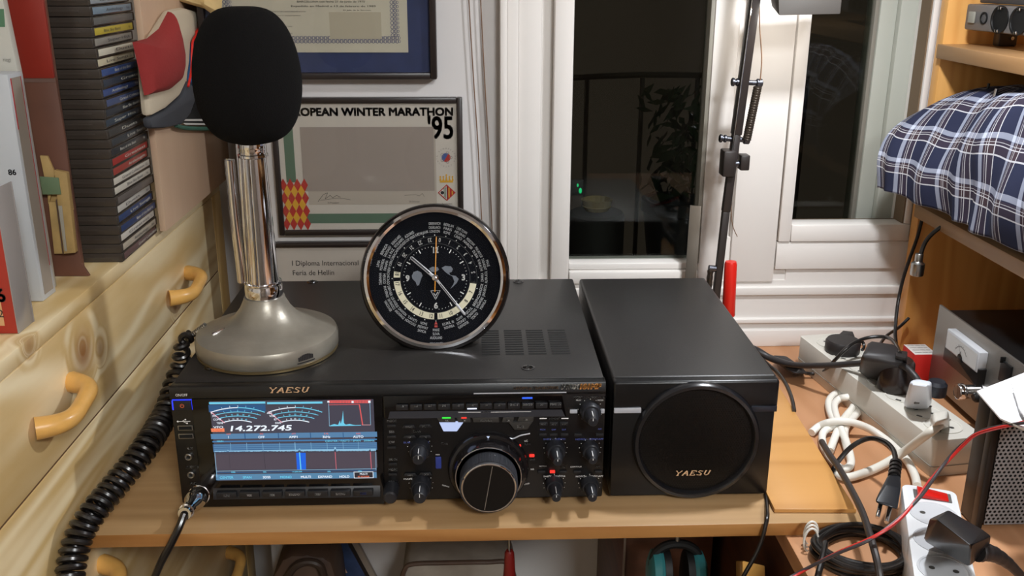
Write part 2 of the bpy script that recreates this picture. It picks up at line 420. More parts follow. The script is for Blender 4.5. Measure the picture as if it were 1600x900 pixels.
# faceted glass bowl outside on the ledge
cB = (0.2979, 0.8000, 0.1037)
bm = NB(); M = Matrix.Translation((cB[0], .80, cB[2]))
lathe(bm, [(.012, 0), (.020, .002), (.026, .010), (.024, .011), (.028, .022), (.024, .023), (.018, .006)], M, 16, close=False)
o = obj('glass_bowl', bm, mat('amber_glass', (150, 128, 84), .15, spec=.9), sharp=5); tag(o, 'small faceted amber glass bowl outside behind the left window pane', 'bowl')
bm = NB(); cyl(bm, (cB[0], .80, -.75), (cB[0], .80, cB[2]-.001), .05, .05, 24, bev=.004)
o = obj('outdoor_stool', bm, mat('dark_stool', (34, 30, 28), .7)); tag(o, 'dark round stool in the night carrying the glass bowl', 'stool')
g0 = (0.2305, 0.4900, 0.2155);  # green lamp reflection in the pane, added as glowing dots on a mount
t = thing('indicator_glow', (g0[0], .49, g0[2]), 'small green reflection of a lamp in the left window pane, modelled as glowing dots', 'lamp')
bm = NB(); box(bm, .200, g0[0]+.008, .4905, .498, g0[2]-.012, g0[2]+.010, .001); obj('reflection_mount', bm, M_blackm, t)
bm = NB(); lathe(bm, [(0, 0), (.0022, .001), (0, .003)], FR(.4900) @ Matrix.Translation((g0[0]+.0035, g0[2]-.0045, 0)) @ Matrix.Diagonal((1, 1.9, 1, 1)), 12)
lathe(bm, [(0, 0), (.0014, .001), (0, .003)], FR(.4900) @ Matrix.Translation((g0[0]-.0005, g0[2]+.0035, 0)) @ Matrix.Diagonal((1, 1.8, 1, 1)), 12)
obj('reflection_dots', bm, emis('green_reflection', (20, 220, 130), 1.2), t)

# ================================================================= desk, table, boards
bm = NB(); box(bm, -.3035, .4625, -.047, .44, -.014, 0, .0008, mi=0)
for f in bm.faces:
    if f.normal.y < -.5: f.material_index = 1
t = obj('desk_board', bm, [M_desk, M_deskedge]); tag(t, 'long wooden desk board carrying the radio and the speaker', 'desk')
t = thing('side_table', (.75, -.1, -.75), 'lower wooden table on the right covered with cables and power strips', 'table')
bm = NB(); box(bm, .386, 1.06, -.75, WY-.002, -.0340, -.0144, .001); obj('tabletop', bm, M_table, t)
bm = NB(); box(bm, .40, .418, -.72, .40, -.75, -.034, .001); obj('side_panel', bm, mat('dark_walnut', (92, 56, 38), .5, var=.12, vs=20, stretch=(1, .1, 4)), t)
bm = NB(); box(bm, 1.02, 1.04, -.72, .40, -.75, -.034, .001); obj('side_panel', bm, bpy.data.materials['dark_walnut'], t)
bm = NB(); M = Matrix.Translation((.460, -.0315, .0004)) @ Matrix.Rotation(math.radians(-2.2), 4, 'Z')
box(bm, -.0815, 0, 0, .365, 0, .0042, .0006, M=M)
for v in bm.verts: pass
o = obj('orange_plywood_board', bm, M_board); o.name = 'plywood_board'; tag(o, 'thin orange varnished board lying on the desk beside the speaker', 'board')

# ================================================================= left drawer cabinet
CX = -.305; CT = .206
t = thing('drawer_cabinet', (-.43, .1, -.75), 'pale pine drawer cabinet along the left side with curved wooden handles', 'cabinet'); CAB = t
bm = NB(); box(bm, -.598, CX-.034, -.60, .600, -.75, CT-.016, .001); box(bm, -.598, CX+.000, -.60, .600, CT-.016, CT, .0015)
obj('body', bm, M_pine, t)
bm = NB(); box(bm, CX-.034, CX, .554, .600, -.75, CT-.0165, .0008); obj('stile', bm, M_pine2, t)
def handle(parent, y, z, ln=.084):
    bm = NB(); P = []
    for i in range(13):
        s = i/12; a = -1+2*s
        P.append((CX+.002+.025*(1-abs(a)**4), y+a*ln/2, z+.004*math.sin(a*2)))
    tube(bm, P, .0078, 12, 3, rf=lambda s: 1+.35*abs(2*s-1)**2)
    return obj('handle', bm, M_handle, parent)
def drawer(z0, z1, ys):
    bm = NB(); box(bm, CX-.033, CX, -.60, .551, z0, z1, .0010); d = obj('drawer', bm, M_pine, t)
    for y, z in ys: handle(d, y, z)
    return d
bm = NB(); box(bm, CX-.030, CX-.0012, -.60, .551, .0750, .0786); obj('drawer_gap_strip', bm, mat('dark_gap_brown', (104, 74, 46), .7), t, label='thin dark strip in the gap between the drawers')  # dark strip added in the gap so the drawer line reads dark
drawer(.0782, CT-.0168, [(-.036, .132), (.352, .119)])
drawer(-.75+.1, .0756, [(-.03, -.075), (.405, -.352)])

# beige board fixed on the back wall over the cabinet
bm = NB(); box(bm, -.298, -.2905, .289, .616, .2085, .80, .0006)
o = obj('side_board', bm, M_beige); tag(o, 'upright beige wooden board above the pine cabinet, to the right of the pile of discs', 'board')

# ================================================================= framed certificates
PYF = .45
M_frame = mat('dark_frame', (34, 26, 24), .35)
M_picglass = glass('picture_glass', (250, 250, 250), .03)
def frame(x0, x1, z0, z1, wd, parent, dep=.014, y1=.4695):
    bm = NB(); y0 = y1-dep
    box(bm, x0, x0+wd, y0, y1, z0, z1, .0015); box(bm, x1-wd, x1, y0, y1, z0, z1, .0015)
    box(bm, x0+wd, x1-wd, y0, y1, z0, z0+wd, .0015); box(bm, x0+wd, x1-wd, y0, y1, z1-wd, z1, .0015)
    obj('frame', bm, M_frame, parent)
# --- top certificate, blue mount
a = (0.0347, 0.4500, 0.3718)
x1, z0 = a[0], a[2]; x0 = (-0.2723, 0.4500, 0.4244)[0]; z1 = z0+.32
t = thing('framed_certificate', (x0+.2, .47, z0), 'large framed certificate with blue mount and ornamental border hanging above the marathon certificate', 'certificate')
frame(x0, x1, z0, z1, .0085, t, dep=.022)
bm = NB(); box(bm, x0+.008, x1-.008, .457, .4685, z0+.008, z1-.008); obj('mount', bm, mat('blue_mount', (46, 56, 92), .8, var=.06, vs=60), t)
px0, px1, pz0, pz1 = (-0.2525, 0.4560, 0.4052)[0], (-0.0027, 0.4560, 0.4069)[0], (-0.0348, 0.4560, 0.4061)[2], z1-.05
bm = NB(); box(bm, px0, px1, .4555, .4572, pz0, pz1); paper = obj('paper', bm, mat('certificate_paper', (190, 184, 164), .7, var=.02, vs=9), t)
FM = FR(.4553)
bm = NB(); bx0, bx1, bz0 = px0+.012, (-0.0156, 0.4550, 0.4242)[0], (-0.0343, 0.4550, 0.4177)[2]; bz1 = pz1-.012
st = .0052
def orn(bm, x, z, s):
    arc(bm, x, z, s*.30, s*.46, 0, 2*PI, FM, 0, 0, 8); arc(bm, x+s*.5, z, s*.22, s*.34, 0, 2*PI, FM, .00003, 0, 8)
x = bx0
while x < bx1:
    orn(bm, x, bz0+st*.5, st*1.1); orn(bm, x, bz0+st*1.35, st*1.1); x += st
z = bz0+st*2
while z < min(bz1, .56):
    for q in (.5, 1.35): orn(bm, bx1-st*q, z, st*1.1); orn(bm, bx0+st*q, z, st*1.1)
    z += st
obj('border', bm, mat('border_ink', (108, 108, 124), .7), paper)
bm = NB()
def ct(s, u0, v, u1, h, Y=.4553):   # a line of print: pixel-free world placement
    pass
tl = [("BARCELONA con fecha 27 de junio de 1970", (-0.1009, 0.4693), .0025, .088),
      ("Expedido en Madrid a 13 de febrero de 1989", (-0.0979, 0.4637), .0023, .110),
      ("INGENIERO TECNICO DE TELECOMUNICACION", (-0.1652, 0.4572), .0014, .062),
      ("El Jefe de la Seccion", (-0.0675, 0.4590), .0016, .036),
      ("Registro universitario", (-0.1589, 0.4524), .0013, .036),
      ("Registrado al folio", (-0.1648, 0.4387), .0012, .024), ("El Interesado", (-0.1622, 0.4298), .0013, .018),
      ("Firma", (-0.1575, 0.4258), .0012, .012)]
for s, (x, z), h, wd in tl: text(bm, s, x, z, h, FM, fit=wd)
for k in range(5): text(bm, "por la Universidad Politecnica se expide el presente", (px0+px1)/2, pz0+.098+k*.014, .0028, FM, fit=.19)
obj('lettering', bm, M_ink, paper)
bm = NB(); a, b = (-0.1043, 0.4233), (-0.0369, 0.4574); box(bm, a[0], b[0], .4552, .4556, a[1], b[1]); obj('blank_panel', bm, mat('panel_print', (176, 168, 146), .7), paper)
bm = NB(); box(bm, x0+.0085, x1-.0085, .453, .4542, z0+.0085, z1-.0085); obj('glass', bm, M_picglass, t)

# --- marathon certificate
a, b = (-0.1901, 0.4540, 0.1564), (0.0675, 0.4540, 0.3468)
x0, x1, z0, z1 = a[0], b[0], a[2], b[2]
t = thing('framed_certificate', ((x0+x1)/2, .47, z0), 'framed winter marathon certificate with green bands and red and yellow diamonds on the wall', 'certificate')
frame(x0, x1, z0, z1, .0075, t)
bm = NB(); box(bm, x0+.006, x1-.006, .46, .469, z0+.006, z1-.006); paper = obj('paper', bm, mat('marathon_paper', (194, 186, 174), .7, var=.015, vs=9), t)
FM = FR(.4598)
bm = NB(); text(bm, "EUROPEAN WINTER MARATHON", (0.0550, 0.3220)[0], (0.0550, 0.3220)[1], .0104, FM, al='r', fit=(0.0550, 0.3220)[0]-(-0.1792, 0.3225)[0], bold=.12)
text(bm, "'95", (0.0553, 0.2907)[0], (0.0553, 0.2907)[1], .030, FM, al='r', sx=.72, bold=.05)
obj('lettering', bm, mat('marathon_ink', (52, 46, 48), .6), paper)
bm = NB(); g = (-0.1659, 0.1767)
rect(bm, (-0.1526, 0.1767)[0], (-0.1528, 0.1730)[1], (-0.0663, 0.1761)[0]+.13, (-0.1519, 0.1868)[1], FM, .0001)
rect(bm, (-0.1754, 0.2178)[0], (-0.1745, 0.2313)[1], (-0.1622, 0.2177)[0], z1-.035, FM, .0001)
obj('green_band', bm, mat('green_print', (84, 108, 88), .7), paper)
bm = NB(); dx = (-0.1684, 0.2178)[0]-(-0.1780, 0.2178)[0]; dz = ((-0.1732, 0.2367)[1]-(-0.1784, 0.1630)[1])/4
ox, oz = (-0.1800, 0.2277)
for r in range(4):
    for c in range(4):
        X = ox+c*dx+.0003*r; Z = oz-r*dz
        flat(bm, [(X-dx/2, Z), (X, Z-dz/2), (X+dx/2, Z), (X, Z+dz/2)], FM, .0007, 0)
        if r < 3 and c < 3:
            X += dx/2; Z -= dz/2
            flat(bm, [(X-dx/2, Z), (X, Z-dz/2), (X+dx/2, Z), (X, Z+dz/2)], FM, .0007, 1)
obj('diamond_pattern', bm, [mat('red_print', (172, 46, 36), .7), mat('yellow_print', (206, 156, 44), .7)], paper)
bm = NB(); a, b = (-0.1467, 0.1995), (0.0304, 0.3073); rect(bm, a[0], a[1], b[0], b[1], FM, .00015, 0)
a, b = (-0.1525, 0.2186), (0.0278, 0.3073); rect(bm, a[0], a[1], b[0], b[1], FM, .0003, 1)
obj('text_panel', bm, [mat('panel_paper', (172, 162, 148), .7), mat('panel_paper_2', (150, 138, 128), .7)], paper)
bm = NB()
def scribble(pts, wd=.0004):
    for p, q in zip(pts, pts[1:]): line2(bm, p[0], p[1], q[0], q[1], wd, FM, .0005)
scribble([(-0.1341, 0.2040), (-0.1264, 0.2139), (-0.1201, 0.2166), (-0.1241, 0.2076), (-0.1168, 0.2130), (-0.1135, 0.2093), (-0.1080, 0.2129), (-0.1028, 0.2102)], .0005)
scribble([(-0.1313, 0.2058), (-0.1046, 0.2093), (-0.0889, 0.2065)]); scribble([(-0.0143, 0.2124), (0.0017, 0.2133), (0.0061, 0.2114), (0.0106, 0.2150), (0.0132, 0.2105)])
text(bm, "El President", (-0.1130, 0.2012)[0], (-0.1130, 0.2012)[1], .0022, FM); text(bm, "El Director", (-0.0004, 0.2023)[0], (-0.0004, 0.2023)[1], .0022, FM)
obj('signature', bm, M_ink, paper)
# round emblem
bm = NB(); cx, cz = (0.0444, 0.2651); R0 = (0.0505, 0.2651)[0]-cx
arc(bm, cx, cz, 0, R0, PI/3, PI*4/3, FM, .0002, 0); arc(bm, cx, cz, 0, R0, -PI*2/3, PI/3, FM, .0002, 1)
for k in range(22):
    a = 2*PI*k/22; text(bm, "MARATHON CATALUNYA BCN"[k], cx+R0*1.9*math.cos(PI/2-a), cz+R0*1.9*math.sin(PI/2-a), .0018, FM, rot=-a, mi=2)
for k in range(5):
    a = 2*PI*k/5; arc(bm, cx+R0*1.05*math.cos(a), cz+R0*1.05*math.sin(a), R0*.28, R0*.36, 0, 2*PI, FM, .0003, 2, 12)
obj('round_emblem', bm, [mat('blue_print', (70, 88, 140), .7), bpy.data.materials['red_print'], mat('grey_print', (120, 112, 112), .7)], paper)
# crest: crown over a quartered diamond
bm = NB(); cx, cz = (0.0444, 0.2158); s = (0.0568, 0.2157)[0]-cx
flat(bm, [(cx-s, cz), (cx, cz-s*.95), (cx+s, cz), (cx, cz+s*.95)], FM, .0002, 0)
flat(bm, [(cx-s*.85, cz), (cx, cz-s*.8), (cx, cz+s*.8)], FM, .0003, 1)
for k in range(3): line2(bm, cx-s*.28+k*s*.16, cz-s*(.52+.1*k), cx-s*.28+k*s*.16, cz+s*(.52+.1*k), s*.09, FM, .0004, 3)
for k in range(5):
    x = cx+s*(.08+.18*k); hh = max(.02, .8-.95*(x-cx)/s); line2(bm, x, cz-s*hh, x, cz+s*hh, s*.12, FM, .0004, 2 if k % 2 else 0)
flat(bm, circ(cx-s*.5, cz, s*.2, 8), FM, .0005, 4)
cz2 = cz+s*1.15
flat(bm, [(cx-s*.75, cz2), (cx+s*.75, cz2), (cx+s*.7, cz2+s*.22), (cx-s*.7, cz2+s*.22)], FM, .0003, 2)
for k in range(5):
    x = cx+s*(-.68+.34*k); flat(bm, [(x-s*.13, cz2+s*.22), (x+s*.13, cz2+s*.22), (x+s*.02, cz2+s*(.6+(.2 if k == 2 else 0))), (x-s*.02, cz2+s*(.6+(.2 if k == 2 else 0)))], FM, .0003, 2)
    flat(bm, circ(x, cz2+s*(.66+(.2 if k == 2 else 0)), s*.1, 8), FM, .0004, 2)
text(bm, "Ajuntament", cx, cz-s*1.35, .0022, FM, mi=4)
obj('crest', bm, [bpy.data.materials['red_print'], mat('pale_print', (206, 200, 190), .7), bpy.data.materials['yellow_print'], bpy.data.materials['green_print'], M_ink], paper)
bm = NB(); box(bm, x0+.0075, x1-.0075, .4572, .4582, z0+.0075, z1-.0075); obj('glass', bm, M_picglass, t)

# --- low certificate behind the radio
a, b = (-0.2036, 0.4540, 0.0706), (0.0649, 0.4540, 0.1453)
x0, x1, z1 = a[0], b[0], b[2]; z0 = z1-.22
t = thing('framed_certificate', ((x0+x1)/2, .47, z0), 'framed diploma showing only its two title lines above the radio', 'certificate')
frame(x0, x1, z0, z1, .0065, t)
bm = NB(); box(bm, x0+.005, x1-.005, .46, .469, z0+.005, z1-.005); paper = obj('paper', bm, mat('diploma_paper', (190, 180, 168), .7, var=.015, vs=9), t)
bm = NB(); FM = FR(.4598)
a = (-0.1766, 0.1114); text(bm, "I Diploma Internacional", a[0], a[1], .0075, FM, al='l', fit=(-0.0819, 0.1107)[0]-a[0])
a = (-0.1766, 0.0972); text(bm, "Feria de Hellin", a[0], a[1], .0075, FM, al='l', fit=(-0.1170, 0.0966)[0]-a[0])
obj('lettering', bm, M_ink, paper)
bm = NB(); box(bm, x0+.0065, x1-.0065, .4572, .4582, z0+.0065, z1-.0065); obj('glass', bm, M_picglass, t)

# two thin brown wires on the wall
M_wire = mat('brown_wire', (112, 84, 62), .5)
for lab, pts in (('thin brown wire hanging down the wall, nearest to the certificates', [(0.0763, 0.4620, 0.5202), (0.0789, 0.4620, 0.4524), (0.0839, 0.4620, 0.3568), (0.0885, 0.4620, 0.2788), (0.0922, 0.4620, 0.1885), (0.0962, 0.4620, 0.0942)]),
                 ('thin brown wire hanging down the wall, nearest to the window', [(0.0920, 0.4620, 0.5203), (0.0934, 0.4620, 0.4726), (0.0978, 0.4620, 0.3738), (0.1026, 0.4620, 0.2832), (0.1066, 0.4620, 0.1792), (0.1100, 0.4620, 0.0941)])):
    bm = NB(); tube(bm, pts, .0009, 6, 4); o = obj('hanging_wire', bm, M_wire); tag(o, lab, 'wire')

# ================================================================= radio transceiver
M_case = mat('satin_black_paint', (34, 32, 31), .42, bump=.12, bs=500, spec=.6)
M_face = mat('front_panel_black', (13, 13, 15), .33, bump=.05, bs=500)
M_face2 = mat('piano_black', (8, 8, 10), .12)
M_key = mat('key_black', (30, 30, 33), .45)
M_knob = mat('knob_rubber', (34, 35, 40), .42)
M_prt = mat('white_print', (245, 245, 245), .6)
M_prtb = mat('blue_print_light', (96, 110, 190), .6)
M_dim = mat('grey_print_dim', (130, 130, 130), .6)
M_gold = mat('gold_print', (226, 188, 148), .4, .2)
M_silver = mat('silver_trim', (206, 210, 220), .35, .3)
M_hole = mat('dark_hole', (3, 3, 3), .8)
t = thing('radio_transceiver', (0, .16, 0), 'wide black radio transceiver with a lit colour screen and a large tuning dial', 'radio'); RAD = t
RT = .132
bm = NB(); box(bm, -.2095, .2095, .010, .327, .008, RT, .0022); obj('case', bm, M_case, t)
bm = NB(); box(bm, -.2105, .2105, 0, .016, .0045, RT-.001, .0018)
# sloping brow over the panel
prism(bm, [(0, RT-.0005), (.012, RT-.0005), (.012, RT-.012), (-.0022, RT-.012), (-.0022, RT-.0095)], Matrix(((0, 0, 1, -.2100), (1, 0, 0, 0), (0, 1, 0, 0), (0, 0, 0, 1))), .420, .0006)
panel = obj('front_panel', bm, M_face, t)
for sx in (-.17, .17):
    for y in (.03, .29):
        bm = NB(); cyl(bm, (sx, y, 0), (sx, y, .009), .011, .013, 20, bev=.001); obj('foot', bm, M_blackm, t)
# vents and screws on top
for (u0, u1, v0, v1) in ((752, 780, 752, 784), (787, 815, 788, 820), (821, 849, 824, 854), (856, 882, 858, 890)):
    pass
VX = [(0.0897, 0.1447, 0.1320), (0.1089, 0.1442, 0.1320), (0.1146, 0.1440, 0.1320), (0.1338, 0.1435, 0.1320), (0.1387, 0.1433, 0.1320), (0.1572, 0.1428, 0.1320), (0.1629, 0.1427, 0.1320), (0.1821, 0.1421, 0.1320)]
vy0, vy1 = (0.1344, 0.0691, 0.1320)[1], (0.1380, 0.1434, 0.1320)[1]
for g in range(4):
    xa, xb = VX[2*g][0], VX[2*g+1][0]
    bm = NB(); n = 11
    for k in range(n):
        y = vy0+(vy1-vy0)*(k+.5)/n; rect(bm, xa, y-.0018, xb, y+.0018, TOP(RT), .0002)
    obj('vent', bm, M_hole, t, smooth=False)
for p in ((0.1359, 0.0355, 0.1320), (0.1383, 0.3153, 0.1320), (-0.1243, 0.3198, 0.1320), (-0.1813, 0.0448, 0.1320)):
    bm = NB(); M = Matrix.Translation((p[0], p[1], RT))
    lathe(bm, [(.0068, 0), (.0068, .0006), (.0052, .0008), (.0050, .0004), (.0045, .0012), (.002, .0022), (0, .0022)], M, 24)
    s_ = obj('screw', bm, mat('screw_black_chrome', (90, 90, 92), .2, 1) if 'screw_black_chrome' not in bpy.data.materials else bpy.data.materials['screw_black_chrome'], t)
    bm = NB(); box(bm, p[0]-.0025, p[0]+.0025, p[1]-.0005, p[1]+.0005, RT+.0018, RT+.00235); box(bm, p[0]-.0005, p[0]+.0005, p[1]-.0025, p[1]+.0025, RT+.0018, RT+.00235)
    obj('cross_slot', bm, M_hole, s_)
# ---- screen module
sTL, sBR = (-0.1722, 0.1177), (-0.0155, 0.0318)
sx0, sx1, sz1, sz0 = sTL[0], sBR[0], sTL[1], sBR[1]
F0 = FR(0)
bm = NB(); prism(bm, [(-0.1892, 0.1199), (-0.0066, 0.1208), (-0.0093, 0.0023), (-0.1897, 0.0021)], F0, .003, .0008); bez = obj('screen_bezel', bm, M_face2, t)
bm = NB(); box(bm, sx0, sx1, -.0034, -.0028, sz0, sz1); scr = obj('screen', bm, emis('screen_base', (66, 64, 78)), t)
W_, H_ = sx1-sx0, sz1-sz0
FS = Matrix(((W_, 0, 0, sx0), (0, 0, -1, -.0034), (0, H_, 0, sz0), (0, 0, 0, 1)))     # unit square on the screen
FS1 = FR(-.0034) @ Matrix.Translation((sx0, sz0, 0))                                  # metres on the screen
def SP(u, v):                                                                          # screen raster -> metres on the screen
    g = (v-627)/121; xl = 327+15*g; xr = 583+7*g; s = (u-xl)/(xr-xl); yt = 627-3*s; yb = 748-2*s
    return (s*W_, H_*(1-(v-yt)/(yb-yt)))
E_cy = emis('screen_cyan', (110, 205, 235)); E_wh = emis('screen_white', (232, 240, 250), 1.05); E_rd = emis('screen_red', (225, 90, 90)); E_bl = emis('screen_blue', (64, 120, 170))
E_db = emis('screen_dark_blue', (38, 84, 130)); E_sb = emis('screen_slate', (84, 128, 168)); E_bb = emis('screen_bright_blue', (24, 100, 225)); E_bk = emis('screen_dark', (40, 38, 46)); E_or = emis('screen_orange', (225, 110, 80))
E_lb = emis('screen_light_blue', (140, 190, 220)); E_br = emis('screen_band_blue', (64, 150, 190))
def sr(bm, u0, v0, u1, v1, h=.0002, mi=0):
    a, b = SP(u0, v1), SP(u1, v0); rect(bm, a[0], a[1], b[0], b[1], FS1, h, mi)
def sl(bm, u0, v0, u1, v1, wd=1, h=.0003, mi=0):
    a, b = SP(u0, v0), SP(u1, v1); line2(bm, a[0], a[1], b[0], b[1], wd*W_/262, FS1, h, mi)
px = W_/262
def st_(bm, s, u, v, h, mi=0, al='c', fit=None, lift=.0004, bold=0.04, shear=0):
    a = SP(u, v); text(bm, s, a[0], a[1], h*px, FS1, al, lift=lift, mi=mi, fit=fit*px if fit else None, bold=bold, shear=shear)
# meters
for ci, (ul, ur, labs) in enumerate(((327, 414, ('S', 'PO', 'COMP', 'TEMP')), (417, 503, ('ALC', 'VDD', 'ID', 'SWR')))):
    bm = NB(); sr(bm, ul, 627, ur, 631, mi=0)
    if ci == 0:
        sr(bm, ul, 631, ur, 643, .00015, 4)
    cx = (ul+ur)/2+1; 
    for k, (hw, top, sag) in enumerate(((42, 636, 7), (36, 642.5, 5), (30, 648.5, 4), (22, 655, 3))):
        n = 14; P = []
        for i in range(n+1):
            x = -1+2*i/n; P.append((cx+x*hw, top+sag*x*x))
        for i, (p, q) in enumerate(zip(P, P[1:])): sl(bm, p[0], p[1], q[0], q[1], 1.5 if k in (0, 3) else 1.1, mi=1 if (k == 3 or (k == 0 and i < n*.45)) else 0)
        for i in range(1, n, 2): sl(bm, P[i][0], P[i][1], P[i][0], P[i][1]-1.6, .5, mi=0)
        st_(bm, labs[k], ul+4+4.5*k, top+sag+2.5, 3.2, mi=1)
        for j, x in enumerate((-.6, -.3, 0, .3, .6)): st_(bm, str((j*2+1)*(1 if k < 2 else 5)), cx+x*hw, top-1.2+sag*x*x, 2.4, mi=1 if (k in (0, 3) and x < .2) else 0)
    sl(bm, cx-42, 642, cx-20, 659, 1.4, mi=2)
    obj('meter_scale', bm, [E_cy, E_wh, mat('x', (0, 0, 0)) if False else emis('screen_pink', (235, 160, 175)), E_bl, E_db], scr, smooth=False)
# frequency
bm = NB(); st_(bm, "14.272.745", 406, 671, 9.2, 0, fit=103, shear=.25, bold=.08)
st_(bm, "VFO", 342, 667, 4, 0, fit=16); sr(bm, 331, 667, 351, 672.5, .0003, 1); st_(bm, "USB", 341, 672, 4, 2, lift=.0006, fit=15)
sr(bm, 351, 671.5, 458, 672.6, .0003, 3)
obj('frequency_readout', bm, [E_wh, emis('screen_tag', (240, 130, 90)), E_or, E_cy], scr, smooth=False)
# filter scope
bm = NB()
for i in range(26): sr(bm, 514+i*2.4, 625.5, 515.6+i*2.4, 629.5, .0003, 1)
sr(bm, 512, 624.5, 579, 626, .0003, 1); sr(bm, 549, 626, 552, 629, .0005, 0); sr(bm, 575, 625.5, 578.5, 629, .0005, 0); sr(bm, 511, 626, 514, 628.5, .0005, 0)
for a in ((513, 630, 514.5, 664), (577.5, 629, 579, 662.5)): sl(bm, *a, .7, mi=3)
sl(bm, 513, 632, 561, 631.3, .8, mi=1); sl(bm, 561, 631.3, 566.5, 662.5, 1.8, mi=1); sl(bm, 514.5, 664, 564, 663, 1, mi=2); sl(bm, 565, 662.5, 579, 662.5, .8, mi=4)
fx = [515, 522, 528, 531, 532.2, 533, 534.5, 535.6, 536.4, 537.2, 539, 541, 546, 552, 560]; fh = [0, 2.5, 1, 8, 3, 5, 12, 23, 12, 4, 2, 1.5, 2.6, 1, 0]
flat(bm, [SP(x, 663.4-h*(1 if i else 0)) for i, (x, h) in enumerate(zip(fx, fh))], FS1, .0003, 2)
obj('filter_scope', bm, [E_wh, E_rd, E_cy, E_lb, emis('screen_rose', (220, 165, 170))], scr, smooth=False)
# setting bar
bm = NB(); sr(bm, 331, 673, 589, 683.5, .00015, 0); sr(bm, 333, 683.8, 589, 688.5, .00015, 1)
for i, (a, b_) in enumerate((("1", 358), ("OFF", 409), ("AMP1", 459), ("3kHz", 510), ("AUTO", 560))):
    st_(bm, a, b_, 682.3, 4.2, 2); st_(bm, ("ANT", "IPO", "ATT", "R FIL", "AGC")[i], b_, 676.8, 2.6, 3)
for u in (383, 435, 485, 536): sr(bm, u, 674, u+.5, 683, .0003, 4)
st_(bm, "MAIN", 340, 688, 3, 5, 'l'); st_(bm, "CENTER / FAST3 / SPAN   200kHz", 585, 687.6, 3, 5, 'r', fit=80)
obj('settings_bar', bm, [E_sb, E_bl, E_wh, E_or, E_db, E_cy], scr, smooth=False)
# spectrum scope and waterfall
bm = NB(); sr(bm, 335, 689, 589, 703.5, .00015, 0)
for k in range(4): sr(bm, 335, 691.5+k*3, 589, 691.9+k*3, .0002, 7)
for i, u in enumerate((361, 386, 411, 437, 461, 486, 511, 536, 560)): sl(bm, u, 689, u+1, 703, 1.0 if u == 461 else .5, mi=1)
random.seed(3); pts = [SP(337, 704)]; u = 337
while u < 588:
    d = 1.0+random.random()*.9
    for cxx, hh in ((357, 4), (412, 3.5), (468.5, 5.5), (524, 8), (578.5, 5)):
        if abs(u-cxx) < 1.2: d = hh
    pts.append(SP(u, 704-d)); u += 1.5
pts.append(SP(588, 704)); 
for p, q in zip(pts, pts[1:]): flat(bm, [(p[0], SP(0, 704.4)[1]), (q[0], SP(0, 704.4)[1]), q, p], FS1, .0004, 1)
sr(bm, 339, 704.4, 589, 731, .00015, 2)
flat(bm, [SP(463, 705), SP(478, 705), SP(479, 731), SP(465, 731)], FS1, .0003, 3); sl(bm, 468.5, 704, 471, 731, 1.8, .0005, 4)
for a in (524, 579): sl(bm, a, 704, a+2.2, 731, 1.3, .0004, 5)
sl(bm, 413, 705, 416, 731, .5, .0003, 6); sl(bm, 359, 705, 361, 728, .4, .0003, 6)
sl(bm, 337, 704, 341, 742, .8, .0004, 1); sl(bm, 587.5, 704, 588.5, 733, .7, .0004, 1); sr(bm, 340, 731, 589, 732.5, .0003, 1)
obj('spectrum_display', bm, [emis('screen_scope', (52, 96, 140)), E_lb, emis('screen_waterfall', (76, 68, 80)), E_bb, E_cy, emis('screen_trace_red', (190, 96, 110)), E_bk, E_sb], scr, smooth=False)
bm = NB(); sr(bm, 340, 732.5, 589, 736, .00015, 1); sr(bm, 340, 736, 589, 747, .00015, 0)
for s, u, c in (("CENTER", 356, 2), ("SPAN", 388, 2), ("3DSS", 418, 3), ("MONO", 448, 2), ("MULTI", 479, 3), ("EXPAND", 509, 3), ("HOLD", 539, 3)): st_(bm, s, u, 744.5, 4.2, c)
sr(bm, 554, 735, 584, 745.5, .0003, 3); sr(bm, 554.8, 735.8, 583.2, 744.7, .0004, 4); st_(bm, "MULTI", 569, 739.8, 3.2, 3, lift=.0006); st_(bm, "RF POWER", 569, 744, 2.8, 5, lift=.0006)
for s, u in (("100k", 366), ("50k", 415), ("14.200.000", 465), ("50k", 515), ("100k", 563)): st_(bm, s, u, 735.5, 2.6, 2)
obj('soft_key_bar', bm, [emis('screen_keybar', (84, 132, 168)), E_db, E_cy, E_wh, E_bk, E_or], scr, smooth=False)
# ---- keys under the screen
bm = NB(); prism(bm, [(-.0042, -.0005), (.0, .010), (.0, -.003)], Matrix(((0, 0, 1, (-0.1773, 0.0200)[0]), (1, 0, 0, -.003), (0, 1, 0, (-0.1368, 0.0135)[1]), (0, 0, 0, 1))), (-0.0126, 0.0170)[0]-(-0.1773, 0.0200)[0], .0002)
obj('key_ledge', bm, M_key, t)
for i, (s, u) in enumerate((("TUNE", 357), ("VOX", 393), ("MOX", 428), ("ZIN/SPOT", 464), ("DISP", 499), ("S.MENU", 535), ("FUNC", 569))):
    z = (-0.1364, 0.0185)[1]; x = (-0.1635, 0.0190)[0]+((-0.0292, 0.0166)[0]-(-0.1635, 0.0190)[0])*i/6
    bm = NB(); box(bm, x-.0098, x+.0098, -.0088, -.003, z-.0036, z+.0030, .0008); k_ = obj('function_key', bm, M_key, t)
    bm = NB(); text(bm, s, x, z-.0016, .0022, FR(-.0088), fit=.0022*.62*len(s)*1.15, bold=.08); obj('lettering', bm, M_prtb if s == 'FUNC' else M_prt, k_)
